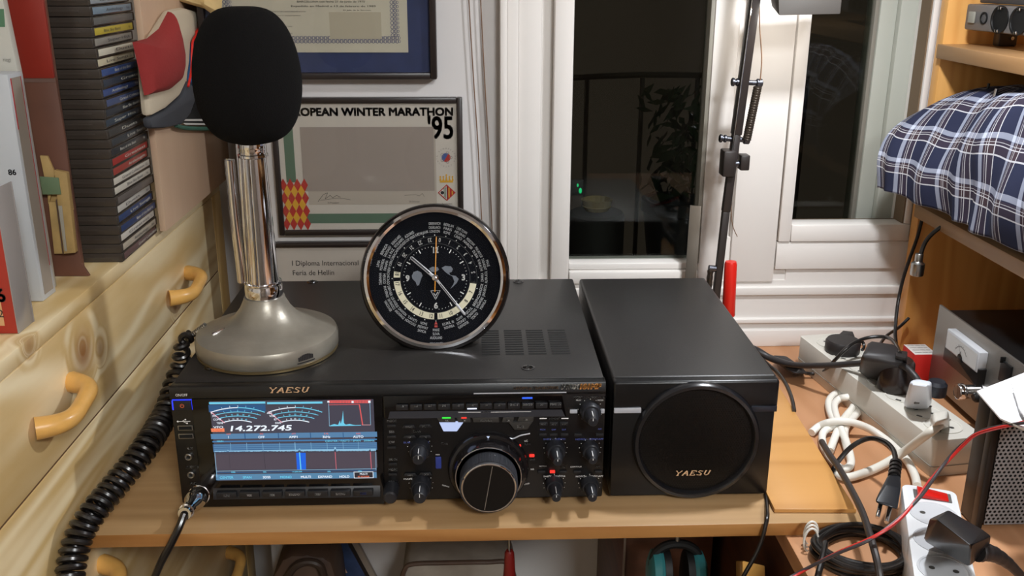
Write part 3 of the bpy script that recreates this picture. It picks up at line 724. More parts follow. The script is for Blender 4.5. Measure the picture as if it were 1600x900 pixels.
# ---- brand and type lettering
def serif(bm, s, x, z, h, M, fit, lift=.0002):
    # wide slab-serif capitals drawn as strokes
    G = {'Y': [((0, 1), (.5, .5)), ((1, 1), (.5, .5)), ((.5, .5), (.4, 0)), ((-.12, 1), (.2, 1)), ((.8, 1), (1.1, 1)), ((.2, 0), (.62, 0))],
         'A': [((.0, 0), (.6, 1)), ((.6, 1), (.95, 0)), ((.25, .35), (.8, .35)), ((-.12, 0), (.2, 0)), ((.75, 0), (1.1, 0))],
         'E': [((.15, 0), (.3, 1)), ((.0, 0), (.9, 0)), ((.15, 1), (1.05, 1)), ((.2, .5), (.75, .5)), ((.9, 0), (.93, .2)), ((1.05, 1), (1.02, .8))],
         'S': [((1, .85), (.4, 1)), ((.4, 1), (.15, .75)), ((.15, .75), (.85, .35)), ((.85, .35), (.65, 0)), ((.65, 0), (.0, .12))],
         'U': [((.2, 1), (.1, .25)), ((.1, .25), (.4, 0)), ((.4, 0), (.8, .2)), ((.8, .2), (.95, 1)), ((.05, 1), (.4, 1)), ((.8, 1), (1.1, 1))]}
    w_ = fit/(len(s)*1.28); x0 = x-fit/2
    for i, c in enumerate(s):
        for k, ((ax, ay), (bx_, by)) in enumerate(G[c]):
            thick = h*.26 if abs(ax-bx_) < .7*abs(ay-by)+.05 else h*.15
            sh = .25*h
            line2(bm, x0+ax*w_+sh*ay, z+ay*h, x0+bx_*w_+sh*by, z+by*h, thick, M, lift+.00002*k)
        x0 += w_*1.28
bm = NB(); a, b = (-0.1145, 0.1261), (-0.0761, 0.1256); serif(bm, "YAESU", (a[0]+b[0])/2, a[1], .0052, FR(-.0023), b[0]-a[0], .0012); obj('brand_lettering', bm, M_gold, panel, smooth=False)
bm = NB(); a = (0.1197, 0.1263); b = (0.1632, 0.1264); text(bm, "HF/50MHz TRANSCEIVER", a[0], a[1], .0028, FR(-.0023), 'l', fit=b[0]-a[0], lift=.0012, bold=.05, shear=.15)
obj('type_lettering', bm, mat('dull_gold_print', (190, 150, 110), .4), panel, smooth=False)
bm = NB(); a = (0.1657, 0.1263); b = (0.1825, 0.1261); text(bm, "FTDX", a[0], a[1]-.0004, .0050, FR(-.0023), 'l', fit=b[0]-a[0], lift=.0014, bold=.10, shear=.2, mi=0)
a = (0.1825, 0.1261); b = (0.2037, 0.1258); text(bm, "101MP", a[0], a[1]-.0004, .0052, FR(-.0023), 'l', fit=b[0]-a[0], lift=.0014, bold=.15, shear=.2, mi=1)
obj('model_lettering', bm, [mat('silver_print', (200, 196, 190), .4), mat('orange_gold_print', (244, 170, 96), .4)], panel, smooth=False)
# ---- left column: power key, usb, jacks
a, b = (-0.2088, 0.1080), (-0.1888, 0.1186); cx, cz = (a[0]+b[0])/2, (a[1]+b[1])/2; hw = .0094
bm = NB(); box(bm, cx-hw+.001, cx+hw-.001, -.002, 0, cz-.0055, cz+.0045, .0008); pk = obj('power_key', bm, M_key, t)
bm = NB(); F1 = FR(-.0004)
for q in ((cx-hw, cz-.0055, cx-hw, cz+.0045), (cx-hw, cz+.0052, cx+hw, cz+.0052), (cx+hw, cz+.0045, cx+hw, cz-.0055)): line2(bm, *q, .0013, F1, .0003)
obj('light_ring', bm, emis('blue_light', (40, 60, 255), 1.3), pk)
bm = NB(); arc(bm, cx, cz-.0005, .0014, .0020, math.radians(120), math.radians(420), FR(-.002), .0003); line2(bm, cx, cz-.0005, cx, cz+.002, .0005, FR(-.002), .0003); obj('power_symbol', bm, emis('orange_symbol', (200, 90, 50), .8), pk)
bm = NB(); text(bm, "ON/OFF", *(-0.1978, 0.1235), .0026, F1, fit=.0115, lift=.0030)
text(bm, "KEY", *(-0.1966, 0.0651), .0024, F1, bold=.04); text(bm, "PHONES", *(-0.1962, 0.0447), .0024, F1, bold=.04); text(bm, "MIC", *(-0.1974, 0.0261), .0026, F1, bold=.04)
c = (-0.1991, 0.0956); line2(bm, c[0]-.006, c[1], c[0]+.006, c[1], .0005, F1, .0003); line2(bm, c[0]-.002, c[1], c[0]+.001, c[1]+.002, .0005, F1, .0003); line2(bm, c[0]-.001, c[1], c[0]+.002, c[1]-.002, .0005, F1, .0003)
flat(bm, circ(c[0]-.006, c[1], .001, 10), F1, .0003); flat(bm, circ(c[0]+.0015, c[1]+.002, .0008, 8), F1, .0003); rect(bm, c[0]+.002, c[1]-.0026, c[0]+.0034, c[1]-.0012, F1, .0003)
obj('panel_lettering', bm, M_prt, panel, smooth=False)
for v in (667, 681):
    c = (-0.1988, 0.0798) if v == 681 else (-0.1985, 0.0887)
    bm = NB(); box(bm, c[0]-.0072, c[0]+.0072, -.0012, 0, c[1]-.0026, c[1]+.0026, .0003); u_ = obj('usb_socket', bm, M_steel, t)
    bm = NB(); box(bm, c[0]-.0063, c[0]+.0063, -.0014, -.001, c[1]-.0019, c[1]+.0019); box(bm, c[0]-.005, c[0]+.005, -.0018, -.0012, c[1]+.0, c[1]+.0012); obj('opening', bm, M_hole, u_)
for p in ((-0.1986, 0.0574), (-0.1982, 0.0376)):
    bm = NB(); lathe(bm, [(.0036, 0), (.0036, .002), (.0030, .0026), (.0022, .0024), (.0020, .0008), (0, .0008)], FR(0) @ Matrix.Translation((p[0], p[1], 0)), 24); j_ = obj('jack_socket', bm, [M_steel], t)
    bm = NB(); lathe(bm, [(.0019, 0), (0, .0001)], FR(-.0009) @ Matrix.Translation((p[0], p[1], 0)), 16); obj('opening', bm, M_hole, j_)
# ---- mode column
for s, v in (("MODE", 659), ("SSB", 676), ("CW", 692), ("BK-IN", 719), ("MONI", 735)):
    pass
bm = NB()
MC = {659: (0.0010, 0.0919), 676: (0.0005, 0.0801), 692: (0.0001, 0.0689), 719: (0.0007, 0.0498), 735: (0.0003, 0.0384), 753: (0.0004, 0.0247), 757: (0.0003, 0.0218)}
for s, k in (("MODE", 659), ("SSB", 676), ("CW", 692), ("BK-IN", 719), ("MONI", 735), ("MULTI", 753), ("PUSH-ON", 757)): text(bm, s, MC[k][0], MC[k][1], .0024 if k != 757 else .0016, F1, bold=.05)
K_ = {}
text(bm, "CLAR", *(0.0250, 0.0804), .0022, F1, bold=.04); text(bm, "CLAR", *(0.0517, 0.0667), .0020, F1, rot=-.12, bold=.03)
text(bm, "MAIN AF-RF/SQL", *(0.0235, 0.0279), .0018, F1, fit=.026); text(bm, "FINE", *(0.0451, 0.0548), .0014, F1)
text(bm, "TRAN/PHONES", *(0.0521, 0.0195), .0016, F1, rot=-.3, fit=.0075)
text(bm, "MIC/SPEED - PROC/PITCH", *(0.1949, 0.1146), .0022, F1, fit=.033, bold=.03); text(bm, "PROC", *(0.1837, 0.1120), .0014, F1); text(bm, "METER", *(0.2051, 0.1117), .0014, F1)
text(bm, "MEMORY", *(0.1602, 0.0923), .0018, F1, bold=.03); rect(bm, (0.1457, 0.0925)[0], (0.1457, 0.0925)[1]+.0004, (0.1527, 0.0924)[0], (0.1457, 0.0925)[1]+.0016, F1, .0002); rect(bm, (0.1672, 0.0922)[0], (0.1672, 0.0922)[1]+.0004, (0.1741, 0.0921)[0], (0.1672, 0.0922)[1]+.0016, F1, .0002)
text(bm, "VC", *(0.1327, 0.0682), .0020, F1, rot=.1); text(bm, "TUNE", *(0.1340, 0.0647), .0020, F1, rot=.1, bold=.03); text(bm, "DNR", *(0.1392, 0.0475), .0018, F1, rot=.1, bold=.03); text(bm, "NB", *(0.1393, 0.0367), .0018, F1, rot=.1)
text(bm, "QMB/TUNER", *(0.1331, 0.0202), .0016, F1, rot=.25, fit=.0075)
text(bm, "NOTCH", *(0.1496, 0.0402), .0014, F1); text(bm, "DNF", *(0.1701, 0.0391), .0018, F1, bold=.04); text(bm, "CONTOUR", *(0.1830, 0.0389), .0016, F1); text(bm, "APF", *(0.2049, 0.0385), .0018, F1, bold=.04)
text(bm, "SHIFT - WIDTH", *(0.1613, 0.0284), .0018, F1, fit=.022); text(bm, "NOTCH - CONT/APF", *(0.1968, 0.0278), .0018, F1, fit=.028)
obj('panel_lettering', bm, M_prt, panel, smooth=False)
bm = NB(); text(bm, "SUB AF-RF/SQL", *(0.0246, 0.0685), .0018, F1, fit=.026); text(bm, "SHIFT - WIDTH", *(0.1606, 0.0699), .0018, F1, fit=.022); text(bm, "NOTCH - CONT/APF", *(0.1956, 0.0693), .0018, F1, fit=.028)
for s, (x, z) in (("MCH", (0.1490, 0.0806)), ("GRP", (0.1598, 0.0804)), ("CLR", (0.1699, 0.0803)), ("APF", (0.2055, 0.0804))): text(bm, s, x, z, .0016, F1)
obj('blue_lettering', bm, M_prtb, panel, smooth=False)
KEYS = [(0.0008, 0.0878), (0.0004, 0.0759), (-0.0001, 0.0640), (0.0005, 0.0456), (0.0001, 0.0341)]
for p in KEYS:
    bm = NB(); box(bm, p[0]-.0042, p[0]+.0042, -.0016, 0, p[1]-.0013, p[1]+.0015, .0005); obj('mode_key', bm, M_key, t)
for s, p in (("SYNC", (0.0176, 0.0868)), ("SPLIT", (0.0333, 0.0873)), ("RX", (0.0179, 0.0756)), ("TX", (0.0330, 0.0754)), ("FAST", (0.0173, 0.0338)), ("LOCK", (0.0326, 0.0343))):
    bm = NB(); prism(bm, [(p[0]-.0068, p[1]-.0012), (p[0]+.0068, p[1]-.0012), (p[0]+.0050, p[1]+.0018), (p[0]-.0050, p[1]+.0018)], F0, .0018, .0003); k_ = obj('panel_key', bm, M_key, t)
    bm = NB(); text(bm, s, p[0], p[1]-.0008, .0018, FR(-.0018), bold=.04); obj('lettering', bm, M_prt, k_)
for s, p in (("V/M", (0.1496, 0.0876)), ("M>V", (0.1597, 0.0874)), ("V>M", (0.1698, 0.0873))):
    bm = NB(); box(bm, p[0]-.0042, p[0]+.0042, -.0018, 0, p[1]-.0016, p[1]+.0022, .0005); k_ = obj('memory_key', bm, M_key, t)
    bm = NB(); text(bm, s.replace('>', '-'), p[0], p[1]-.0008, .0018, FR(-.0018), bold=.04); obj('lettering', bm, M_prt, k_)
for p in ((0.1491, 0.0757), (0.1599, 0.0755), (0.1707, 0.0754), (0.1840, 0.0751), (0.2056, 0.0748), (0.1484, 0.0344), (0.1702, 0.0340), (0.1844, 0.0338), (0.2057, 0.0334)):
    bm = NB(); box(bm, p[0]-.0038, p[0]+.0038, -.0016, 0, p[1]-.0014, p[1]+.0016, .0005); obj('panel_key', bm, M_key, t)
p = (0.0456, 0.0469); bm = NB(); box(bm, p[0]-.0030, p[0]+.0030, -.002, 0, p[1]-.0066, p[1]+.0066, .001); obj('fine_key', bm, mat('blue_plastic', (48, 62, 140), .4), t, label='dark blue upright key')
# ---- band row module
a, b = (-0.0060, 0.0967), (0.1706, 0.1236)
bm = NB(); zb, zt = a[1], (-0.0050, 0.1219)[1]
prism(bm, [(a[0], zb+.0015), (a[0]+.002, zb), (b[0]+.001, zb), (b[0]-.003, zt-.004), (b[0]-.003, zt), (a[0], zt-.001)], F0, .0035, .0005)
bandm = obj('band_key_module', bm, M_face2, t)
bm = NB(); flat(bm, [(a[0]+.004, zb+.0004), ((0.1704, 0.0996)[0], zb+.0004), ((0.1672, 0.1045)[0], (0.1672, 0.1045)[1]), (a[0]+.006, (0.0067, 0.1048)[1])], FR(-.0035), .0003)
obj('lower_trim', bm, mat('graphite_trim', (72, 74, 82), .35, .5), bandm)
bm = NB(); p, q = (0.0813, 0.1228), (0.1712, 0.1229); line2(bm, p[0], p[1], q[0], q[1], .0013, FR(-.0035), .0005); obj('upper_trim', bm, M_silver, bandm)
bx0_, bx1_ = (0.0120, 0.1118)[0], (0.1607, 0.1117)[0]; bz_ = (0.0812, 0.1108)[1]
for i, s in enumerate(("1.8", "3.5", "5.0", "7.0", "10", "14", "18", "21", "24.5", "28/29", "50", "70/GEN")):
    x = bx0_+(bx1_-bx0_)*i/11
    bm = NB(); box(bm, x-.0058, x+.0058, -.0062, -.0035, bz_-.0040, bz_+.0018, .0007); k_ = obj('band_key', bm, M_key, t)
    bm = NB(); text(bm, s, x, bz_-.0004, .0021, FR(-.0062), bold=.05, fit=.0018*len(s)*1.05 if len(s) > 3 else None); obj('lettering', bm, M_prt, k_)
    if s == '14':
        bm = NB(); rect(bm, x-.0046, bz_-.0036, x+.0046, bz_-.0022, FR(-.0062), .0003); obj('lamp', bm, emis('white_lamp', (225, 232, 255), 1.3), k_)
p = (0.1333, 0.1173); bm = NB(); box(bm, p[0]-.0050, p[0]+.0050, -.0042, -.0036, p[1]-.0008, p[1]+.0008, .0002); obj('blue_lamp', bm, emis('blue_lamp', (40, 90, 255), 1.5), bandm)
bm = NB(); text(bm, "MAIN", *(0.0929, 0.1021), .0016, FR(-.0038), lift=.0005, bold=.03); p, q = (0.0662, 0.1032), (0.0879, 0.1029); line2(bm, p[0], p[1], q[0], q[1], .0005, FR(-.0038), .0004); p, q = (0.0979, 0.1028), (0.1372, 0.1029); line2(bm, p[0], p[1], q[0], q[1], .0005, FR(-.0038), .0004)
obj('lettering', bm, M_prt, bandm, smooth=False)
# rx / tx keys
M_gk = mat('grey_key', (58, 56, 54), .4)
for s, P, lamp in (("RX", [(0.0448, 0.0975), (0.0623, 0.0972), (0.0634, 0.0917), (0.0478, 0.0919)], 'g'), ("TX", [(0.0648, 0.0972), (0.0773, 0.0970), (0.0785, 0.0914), (0.0659, 0.0916)], 'r'), ("MAIN-SUB", [(0.0798, 0.0970), (0.1055, 0.0966), (0.1061, 0.0910), (0.0810, 0.0914)], ''),
                   ("TX", [(0.1099, 0.0965), (0.1205, 0.0964), (0.1193, 0.0908), (0.1086, 0.0910)], ''), ("RX", [(0.1255, 0.0970), (0.1400, 0.0968), (0.1394, 0.0919), (0.1237, 0.0915)], '')):
    bm = NB(); prism(bm, P, F0, .003, .0004); k_ = obj('receive_key', bm, M_gk, t)
    cx = sum(p[0] for p in P)/4; cz = sum(p[1] for p in P)/4
    bm = NB(); text(bm, s, cx, cz-.0016, .0018, FR(-.003), bold=.05); obj('lettering', bm, M_prt, k_)
    if lamp:
        bm = NB(); box(bm, cx-(.0042 if lamp == 'g' else .0026), cx+(.0042 if lamp == 'g' else .0026), -.0042, -.003, cz+.0018, cz+.0034, .0003)
        obj('lamp', bm, emis('green_lamp', (50, 220, 60), 1.3) if lamp == 'g' else emis('red_lamp', (240, 50, 40), 1.3), k_)
bm = NB(); prism(bm, [(0.0473, 0.0920), (0.0710, 0.0916), (0.0646, 0.0820), (0.0514, 0.0822)], F0, .0034, .0006); obj('main_key', bm, emis('lit_white_key', (190, 205, 245), 1.0), t, label='brightly lit white trapezoid key')
bm = NB(); prism(bm, [(0.1154, 0.0910), (0.1392, 0.0920), (0.1337, 0.0831), (0.1211, 0.0826)], F0, .0034, .0006); k_ = obj('sub_key', bm, M_gk, t)
bm = NB(); text(bm, "SUB", (0.1267, 0.0853)[0], (0.1267, 0.0853)[1], .0026, FR(-.0034), bold=.05); obj('lettering', bm, M_prt, k_)
# red lamps on the right
for p, hx, hz in (((0.1264, 0.0634), .0012, .0022), ((0.1385, 0.0532), .0026, .0014), ((0.1593, 0.0349), .0026, .0014)):
    bm = NB(); box(bm, p[0]-hx, p[0]+hx, -.0022, 0, p[1]-hz, p[1]+hz, .0006); obj('indicator_glow', bm, bpy.data.materials['red_lamp'], t, label='glowing red indicator lamp')
# silver trim beside the upper right knob
for q in (((0.1752, 0.0990), (0.1827, 0.1030)), ((0.2055, 0.0986), (0.2123, 0.1033))):
    bm = NB(); box(bm, q[0][0], min(q[1][0], .2095), -.002, 0, q[0][1], q[1][1], .0006); obj('silver_trim', bm, M_silver, t)
# arc trim over the dial
bm = NB(); c = (0.0952, 0.0382); tube(bm, [(*(0.1099, 0.0742), 0)[0:0] or ((0.1099, 0.0763)[0], -.002, (0.1099, 0.0763)[1]), ((0.1187, 0.0727)[0], -.002, (0.1187, 0.0727)[1]), ((0.1269, 0.0760)[0], -.002, (0.1269, 0.0760)[1]), ((0.1364, 0.0780)[0], -.002, (0.1364, 0.0780)[1])], .0007, 6); obj('silver_trim', bm, M_silver, t)
# ---- knobs
def knob(p, outer, inner, l1, l2, name='knob'):
    bm = NB(); M = FR(0) @ Matrix.Translation((p[0], p[1], 0))
    lathe(bm, [(outer+.0004, 0), (outer+.0002, l1*.8), (outer-.0008, l1)], M, 32); k_ = obj(name, bm, M_knob, t)
    bm = NB(); lathe(bm, [(inner+.0012, l1), (inner+.0008, l1+.001), (inner, l2*.75), (inner-.0012, l2-.0006), (inner-.002, l2), (0, l2)], M, 28); i_ = obj('inner_knob', bm, M_knob, k_)
    bm = NB(); rect(bm, p[0]-.0003, p[1]+.001, p[0]+.0003, p[1]+inner-.0022, FR(-l2), .0002)
    box(bm, p[0]-.0003, p[0]+.0003, -l2+.001, -l1-.002, p[1]+inner-.0006, p[1]+inner+.0004); obj('pointer_mark', bm, M_prt, k_)
    bm = NB()
    for k in range(11):
        a = math.radians(-140+28*k)+PI/2; flat(bm, circ(p[0]+(outer+.0022)*math.cos(a), p[1]+(outer+.0022)*math.sin(a), .0004, 6), FR(0), .0003)
    obj('scale_dots', bm, M_prt, k_)
knob((0.0276, 0.0636), .0098, .0068, .012, .026); knob((0.0278, 0.0228), .0098, .0072, .012, .028)
knob((0.1953, 0.1015), .0098, .0060, .010, .026); knob((0.1620, 0.0599), .0094, .0056, .010, .028); knob((0.1965, 0.0594), .0086, .0052, .010, .026)
knob((0.1614, 0.0204), .0088, .0056, .010, .028); knob((0.1970, 0.0198), .0088, .0056, .010, .028)
bm = NB(); p = (-0.0017, 0.0190); lathe(bm, [(.0078, 0), (.0074, .012), (.0066, .0195), (.0052, .021), (0, .021)], FR(0) @ Matrix.Translation((p[0], p[1], 0)), 28); obj('knob', bm, M_knob, t)
# ---- main tuning dial
c0 = (0.0951, 0.0397); M = FR(0) @ Matrix.Translation((c0[0], c0[1], 0))
bm = NB(); lathe(bm, [(.0405, 0), (.0400, .004), (.0385, .006), (.036, .0065), (.0345, .014), (.0325, .019), (.030, .019)], M, 72); td = obj('tuning_dial', bm, mat('gloss_dial', (26, 24, 26), .12, spec=.8), t)
bm = NB(); lathe(bm, [(.0325, .0188), (.0329, .0192), (.0325, .0197), (.0318, .0197), (.0316, .019)], M, 72); obj('chrome_ring', bm, M_chrome, td)
bm = NB(); n = 120; prof = bmesh.new()
for k in range(n):
    a0, a1 = 2*PI*k/n, 2*PI*(k+.55)/n
    prism(bm, [(.0268*math.cos(a0), .0268*math.sin(a0)), (.0282*math.cos(a0), .0282*math.sin(a0)), (.0282*math.cos(a1), .0282*math.sin(a1)), (.0268*math.cos(a1), .0268*math.sin(a1))], M @ Matrix.Translation((0, 0, .018)), .020)
lathe(bm, [(.0272, .016), (.0272, .0385), (.0255, .0392)], M, 72); prof.free()
obj('ribbed_grip', bm, mat('grey_rubber', (56, 58, 64), .5), td, sharp=20)
bm = NB(); lathe(bm, [(.0262, .0385), (.0264, .0395), (.0258, .0402), (.0250, .0402), (.0248, .0394)], M, 72); obj('chrome_ring', bm, M_chrome, td)
bm = NB(); lathe(bm, [(.0252, .0388), (.0250, .0398), (0, .0398)], M, 72); obj('dial_face', bm, mat('dial_face_black', (10, 10, 11), .16), td)
bm = NB(); M2 = M @ Matrix.Translation((0, 0, .0398)); line2(bm, .0035, .0235, -.0042, -.0235, .0006, M2, .0002); obj('pointer_mark', bm, mat('mark_grey', (150, 140, 130), .35, .4), td)
bm = NB(); flat(bm, [(-.0016, .0385), (.0016, .0385), (0, .0358)], FR(-.0066) @ Matrix.Translation((c0[0], c0[1], 0)), .0003); obj('index_mark', bm, emis('mark_white', (210, 225, 255), .9), td)

# ================================================================= loudspeaker
X0, X1 = .2175, .3815
t = thing('loudspeaker', ((X0+X1)/2, .16, 0), 'black box loudspeaker with a round perforated grille beside the transceiver', 'speaker')
bm = NB(); box(bm, X0, X1, .010, .327, .006, RT, .0035, seg=3); obj('case', bm, M_case, t)
zt_ = (0.2319, 0.1016)[1]
bm = NB(); box(bm, X0, X1, 0, .014, zt_-.002, RT-.0008, .003, seg=3); box(bm, X0+.0006, X1-.002, .0008, .014, .0045, zt_-.001, .002); fp = obj('front_panel', bm, M_face, t)
cx, cz = (0.3020, 0.0669)[0], (0.3020, 0.0669)[1]; RR = .0605; M = FR(0) @ Matrix.Translation((cx, cz, 0))
bm = NB(); lathe(bm, [(RR+.0035, -.001), (RR+.0030, .0035), (RR+.001, .0062), (RR-.002, .0066), (RR-.0035, .0048), (RR-.005, -.002)], M, 96); obj('grille_ring', bm, mat('satin_ring', (24, 24, 27), .22, spec=.8), t)
mg = mat('perforated_metal', (30, 27, 25), .38, .6); nt = mg.node_tree; N = nt.nodes; K = nt.links.new
tc = N.new('ShaderNodeTexCoord'); sp_ = N.new('ShaderNodeSeparateXYZ'); K(tc.outputs['Object'], sp_.inputs[0])
def mth(op, a, b=None, N=N, K=K):
    n = N.new('ShaderNodeMath'); n.operation = op
    for i, q in enumerate((a, b)):
        if q is None: continue
        if isinstance(q, (int, float)): n.inputs[i].default_value = q
        else: K(q, n.inputs[i])
    return n.outputs[0]
def holes(N, K, U, V, pitch, r, mth):
    """hexagonal grid of round holes -> 1 inside a hole"""
    outs = []
    for ox, oy in ((0, 0), (.5, .5)):
        u = mth('SUBTRACT', mth('FRACT', mth('ADD', mth('DIVIDE', U, pitch), ox+100)), .5); v = mth('SUBTRACT', mth('FRACT', mth('ADD', mth('DIVIDE', V, pitch*1.732), oy+100)), .5)
        d = mth('SQRT', mth('ADD', mth('MULTIPLY', u, u), mth('MULTIPLY', mth('MULTIPLY', v, 1.732), mth('MULTIPLY', v, 1.732)))); outs.append(mth('LESS_THAN', d, r))
    return mth('MAXIMUM', outs[0], outs[1])
h_ = holes(N, K, sp_.outputs['X'], sp_.outputs['Z'], .0026, .33, mth)
tr = N.new('ShaderNodeBsdfTransparent'); mx = N.new('ShaderNodeMixShader'); K(h_, mx.inputs[0]); K(N['Principled BSDF'].outputs[0], mx.inputs[1]); K(tr.outputs[0], mx.inputs[2]); K(mx.outputs[0], N['Material Output'].inputs[0])
bm = NB(); lathe(bm, [(RR-.004, .0012), (RR*.6, .0026), (RR*.3, .0031), (0, .0032)], M, 64, close=False); obj('grille', bm, mg, t, sharp=80)
bm = NB(); lathe(bm, [(RR-.004, .0002), (0, .0002)], M, 64, close=False); obj('speaker_cone', bm, mat('cone_black', (20, 18, 17), .5), t)
for q0, q1 in (((0.2188, 0.0984), (0.2457, 0.1042)), ((0.3549, 0.0978), (0.3805, 0.1044))):
    bm = NB(); box(bm, max(q0[0], X0+.001), min(q1[0], X1-.001), -.0016, .002, q0[1], q1[1]-.0004, .0006); obj('silver_trim', bm, M_silver if q0[0] < .3 else mat('blue_grey_trim', (70, 74, 86), .3, .8), t)
bm = NB(); a, b = (0.2827, 0.0300), (0.3184, 0.0293); serif(bm, "YAESU", (a[0]+b[0])/2, a[1], .0050, FR(-.0037), b[0]-a[0], .0003); obj('brand_lettering', bm, M_gold, t, smooth=False)
for sx in (X0+.02, X1-.02):
    for y in (.03, .29):
        bm = NB(); cyl(bm, (sx, y, 0), (sx, y, .007), .009, .010, 16, bev=.001); obj('foot', bm, M_blackm, t)

# ================================================================= world clock
CR = .0790
cc = (0.0415, 0.1120, 0.2034)
TIL = math.radians(20)
nrm = Vector((.02, -math.cos(TIL), math.sin(TIL))).normalized()
rx = Vector((1, .02, 0)); rx = (rx-nrm*rx.dot(nrm)).normalized(); ry = nrm.cross(rx)
MC_ = Matrix(((rx.x, ry.x, nrm.x, cc[0]), (rx.y, ry.y, nrm.y, cc[1]), (rx.z, ry.z, nrm.z, cc[2]), (0, 0, 0, 1)))
t = thing('desk_clock', (cc[0], cc[1]+.03, RT), 'round black and chrome world time clock standing on top of the transceiver', 'clock')
bm = NB(); lathe(bm, [(.050, -.040), (.066, -.036), (.0755, -.024), (CR, -.012), (CR, -.005), (.0775, -.0015), (.0755, -.0005), (.074, -.002), (.071, -.011), (0, -.012)], MC_, 96); obj('housing', bm, mat('gloss_black_housing', (22, 18, 17), .15), t)
# rear stand, resting on the radio
foot0 = MC_ @ Vector((0, -.06, -.028)); 
bm = NB(); tube(bm, [MC_ @ Vector((-.03, -.03, -.036)), Vector((cc[0]-.035, cc[1]+.045, RT+.03)), Vector((cc[0]-.03, cc[1]+.075, RT+.0028)), Vector((cc[0]+.03, cc[1]+.075, RT+.0028)), Vector((cc[0]+.035, cc[1]+.045, RT+.03)), MC_ @ Vector((.03, -.03, -.036))], .0026, 10, 6); obj('stand', bm, M_chrome, t)
bm = NB(); lathe(bm, [(.0752, -.004), (.0757, -.001), (.0745, .0022), (.0715, .0035), (.0690, .0022), (.0672, -.0040), (.0668, -.006)], MC_, 120, close=False); obj('bezel', bm, M_chrome, t)
MD = MC_ @ Matrix.Translation((0, 0, -.0065))
bm = NB(); lathe(bm, [(0, -.002), (.0685, -.002), (.0685, 0), (0, 0)], MD, 96, close=False); dial = obj('dial', bm, mat('dial_black', (15, 16, 21), .9, spec=.1), t, sharp=20)
q = .0790/118          # one raster unit of the dial
bm = NB()
def tp(r, a): return (r*q*math.sin(a), r*q*math.cos(a))
for k in range(60):
    a = 2*PI*k/60; big = k % 5 == 0
    if k in (0, 15, 30, 45): continue
    p0, p1 = tp(45 if big else 49, a), tp(51.5 if big else 50.5, a); line2(bm, p0[0], p0[1], p1[0], p1[1], (1.5 if big else .7)*q, MD, .0003)
for k in range(24):
    p = tp(68, 2*PI*k/24); flat(bm, circ(p[0], p[1], .8*q, 8), MD, .0003)
for s, a in (("12", 0), ("3", PI/2), ("6", PI), ("9", 1.5*PI)):
    p = tp(44, a); text(bm, s, p[0], p[1]-4.4*q, 8.8*q, MD, sx=.8 if s == '12' else 1, bold=.09, lift=.0003)
obj('hour_marks', bm, mat('dial_white', (215, 215, 212), .5), dial, smooth=False)
bm = NB(); w0 = math.radians(5)
for a0, a1 in ((-10, -85.5), (-91, -180+9), ):
    pass
for a0, a1 in ((-9, -87.5), (-92.5, -176), (-181.5, -190)):
    arc(bm, 0, 0, 55.5*q, 65.5*q, math.radians(a1), math.radians(a0), MD, .0003, n=40)
for a in (-9, -87.5, -92.5, -176):
    pass
obj('daytime_ring', bm, mat('dial_cream', (212, 206, 178), .5), dial, smooth=False)
bm = NB(); arc(bm, 0, 0, 54.5*q, 55.3*q, 0, 2*PI, MD, .0002, n=80); arc(bm, 0, 0, 65.7*q, 66.4*q, 0, 2*PI, MD, .0002, n=80)
obj('ring_groove', bm, mat('dial_groove', (8, 8, 10), .5), dial, smooth=False)
bm = NB()
for k in range(24):
    a = math.radians(7.5+15*k); p = tp(60.5, a); day = 6 <= k <= 18
    # tops point to the centre
    rr = PI-a+0
    d = Vector((math.sin(rr), math.cos(rr)))
    rot = PI-a if False else (PI - a)
    c_, s_ = math.cos(-a+PI), math.sin(-a+PI)
    bx_, by_ = p[0]-(-s_)*(-3.0*q)*-1, p[1]
    # baseline anchor shifted half a capital outwards
    hx = 3.2*q; ax = p[0]+math.sin(a)*hx; ay = p[1]+math.cos(a)*hx
    text(bm, str(k), ax, ay, 6.4*q, MD, rot=PI-a, sx=.72, mi=1 if day else 0, lift=.0005, bold=.03)
obj('hour_numerals', bm, [bpy.data.materials['dial_white'], mat('dial_numeral_dark', (50, 46, 40), .5)], dial, smooth=False)
CIT = [("LONDON", "CASABLANCA", "GREENWICH"), ("ROME", "PARIS", "BERLIN"), ("CAIRO", "HELSINKI", "CAPE TOWN"), ("NAIROBI", "MOSCOW"), ("DUBAI", "MAURITIUS"), ("KARACHI", "TASHKENT", "MALE"), ("DHAKA", "ALMA ATA"),
       ("BANGKOK", "JAKARTA"), ("BEIJING", "SINGAPORE", "MANILA"), ("SEOUL", "PYONGYANG", "TOKYO"), ("GUAM", "SYDNEY", "VLADIVOSTOK"), ("KURIL IS", "NOUMEA"), ("WAKE", "SUVA", "AUCKLAND"),
       ("NOME", "MIDWAY", "SAMOA"), ("TAHITI", "HONOLULU"), ("DAWSON", "ANCHORAGE"), ("LOS ANGELES", "SAN FRANCISCO", "VANCOUVER"), ("DENVER", "PHOENIX"), ("CHICAGO", "MEXICO", "WINNIPEG"), ("NEW YORK", "PANAMA", "MONTREAL", "LIMA"),
       ("CARACAS", "LA PAZ", "SANTIAGO", "BERMUDA"), ("MONTEVIDEO", "RIO DE JANEIRO", "BUENOS AIRES"), ("CAP VERDE IS", "AZORES"), ("REYKJAVIK",)]
bm = NB()
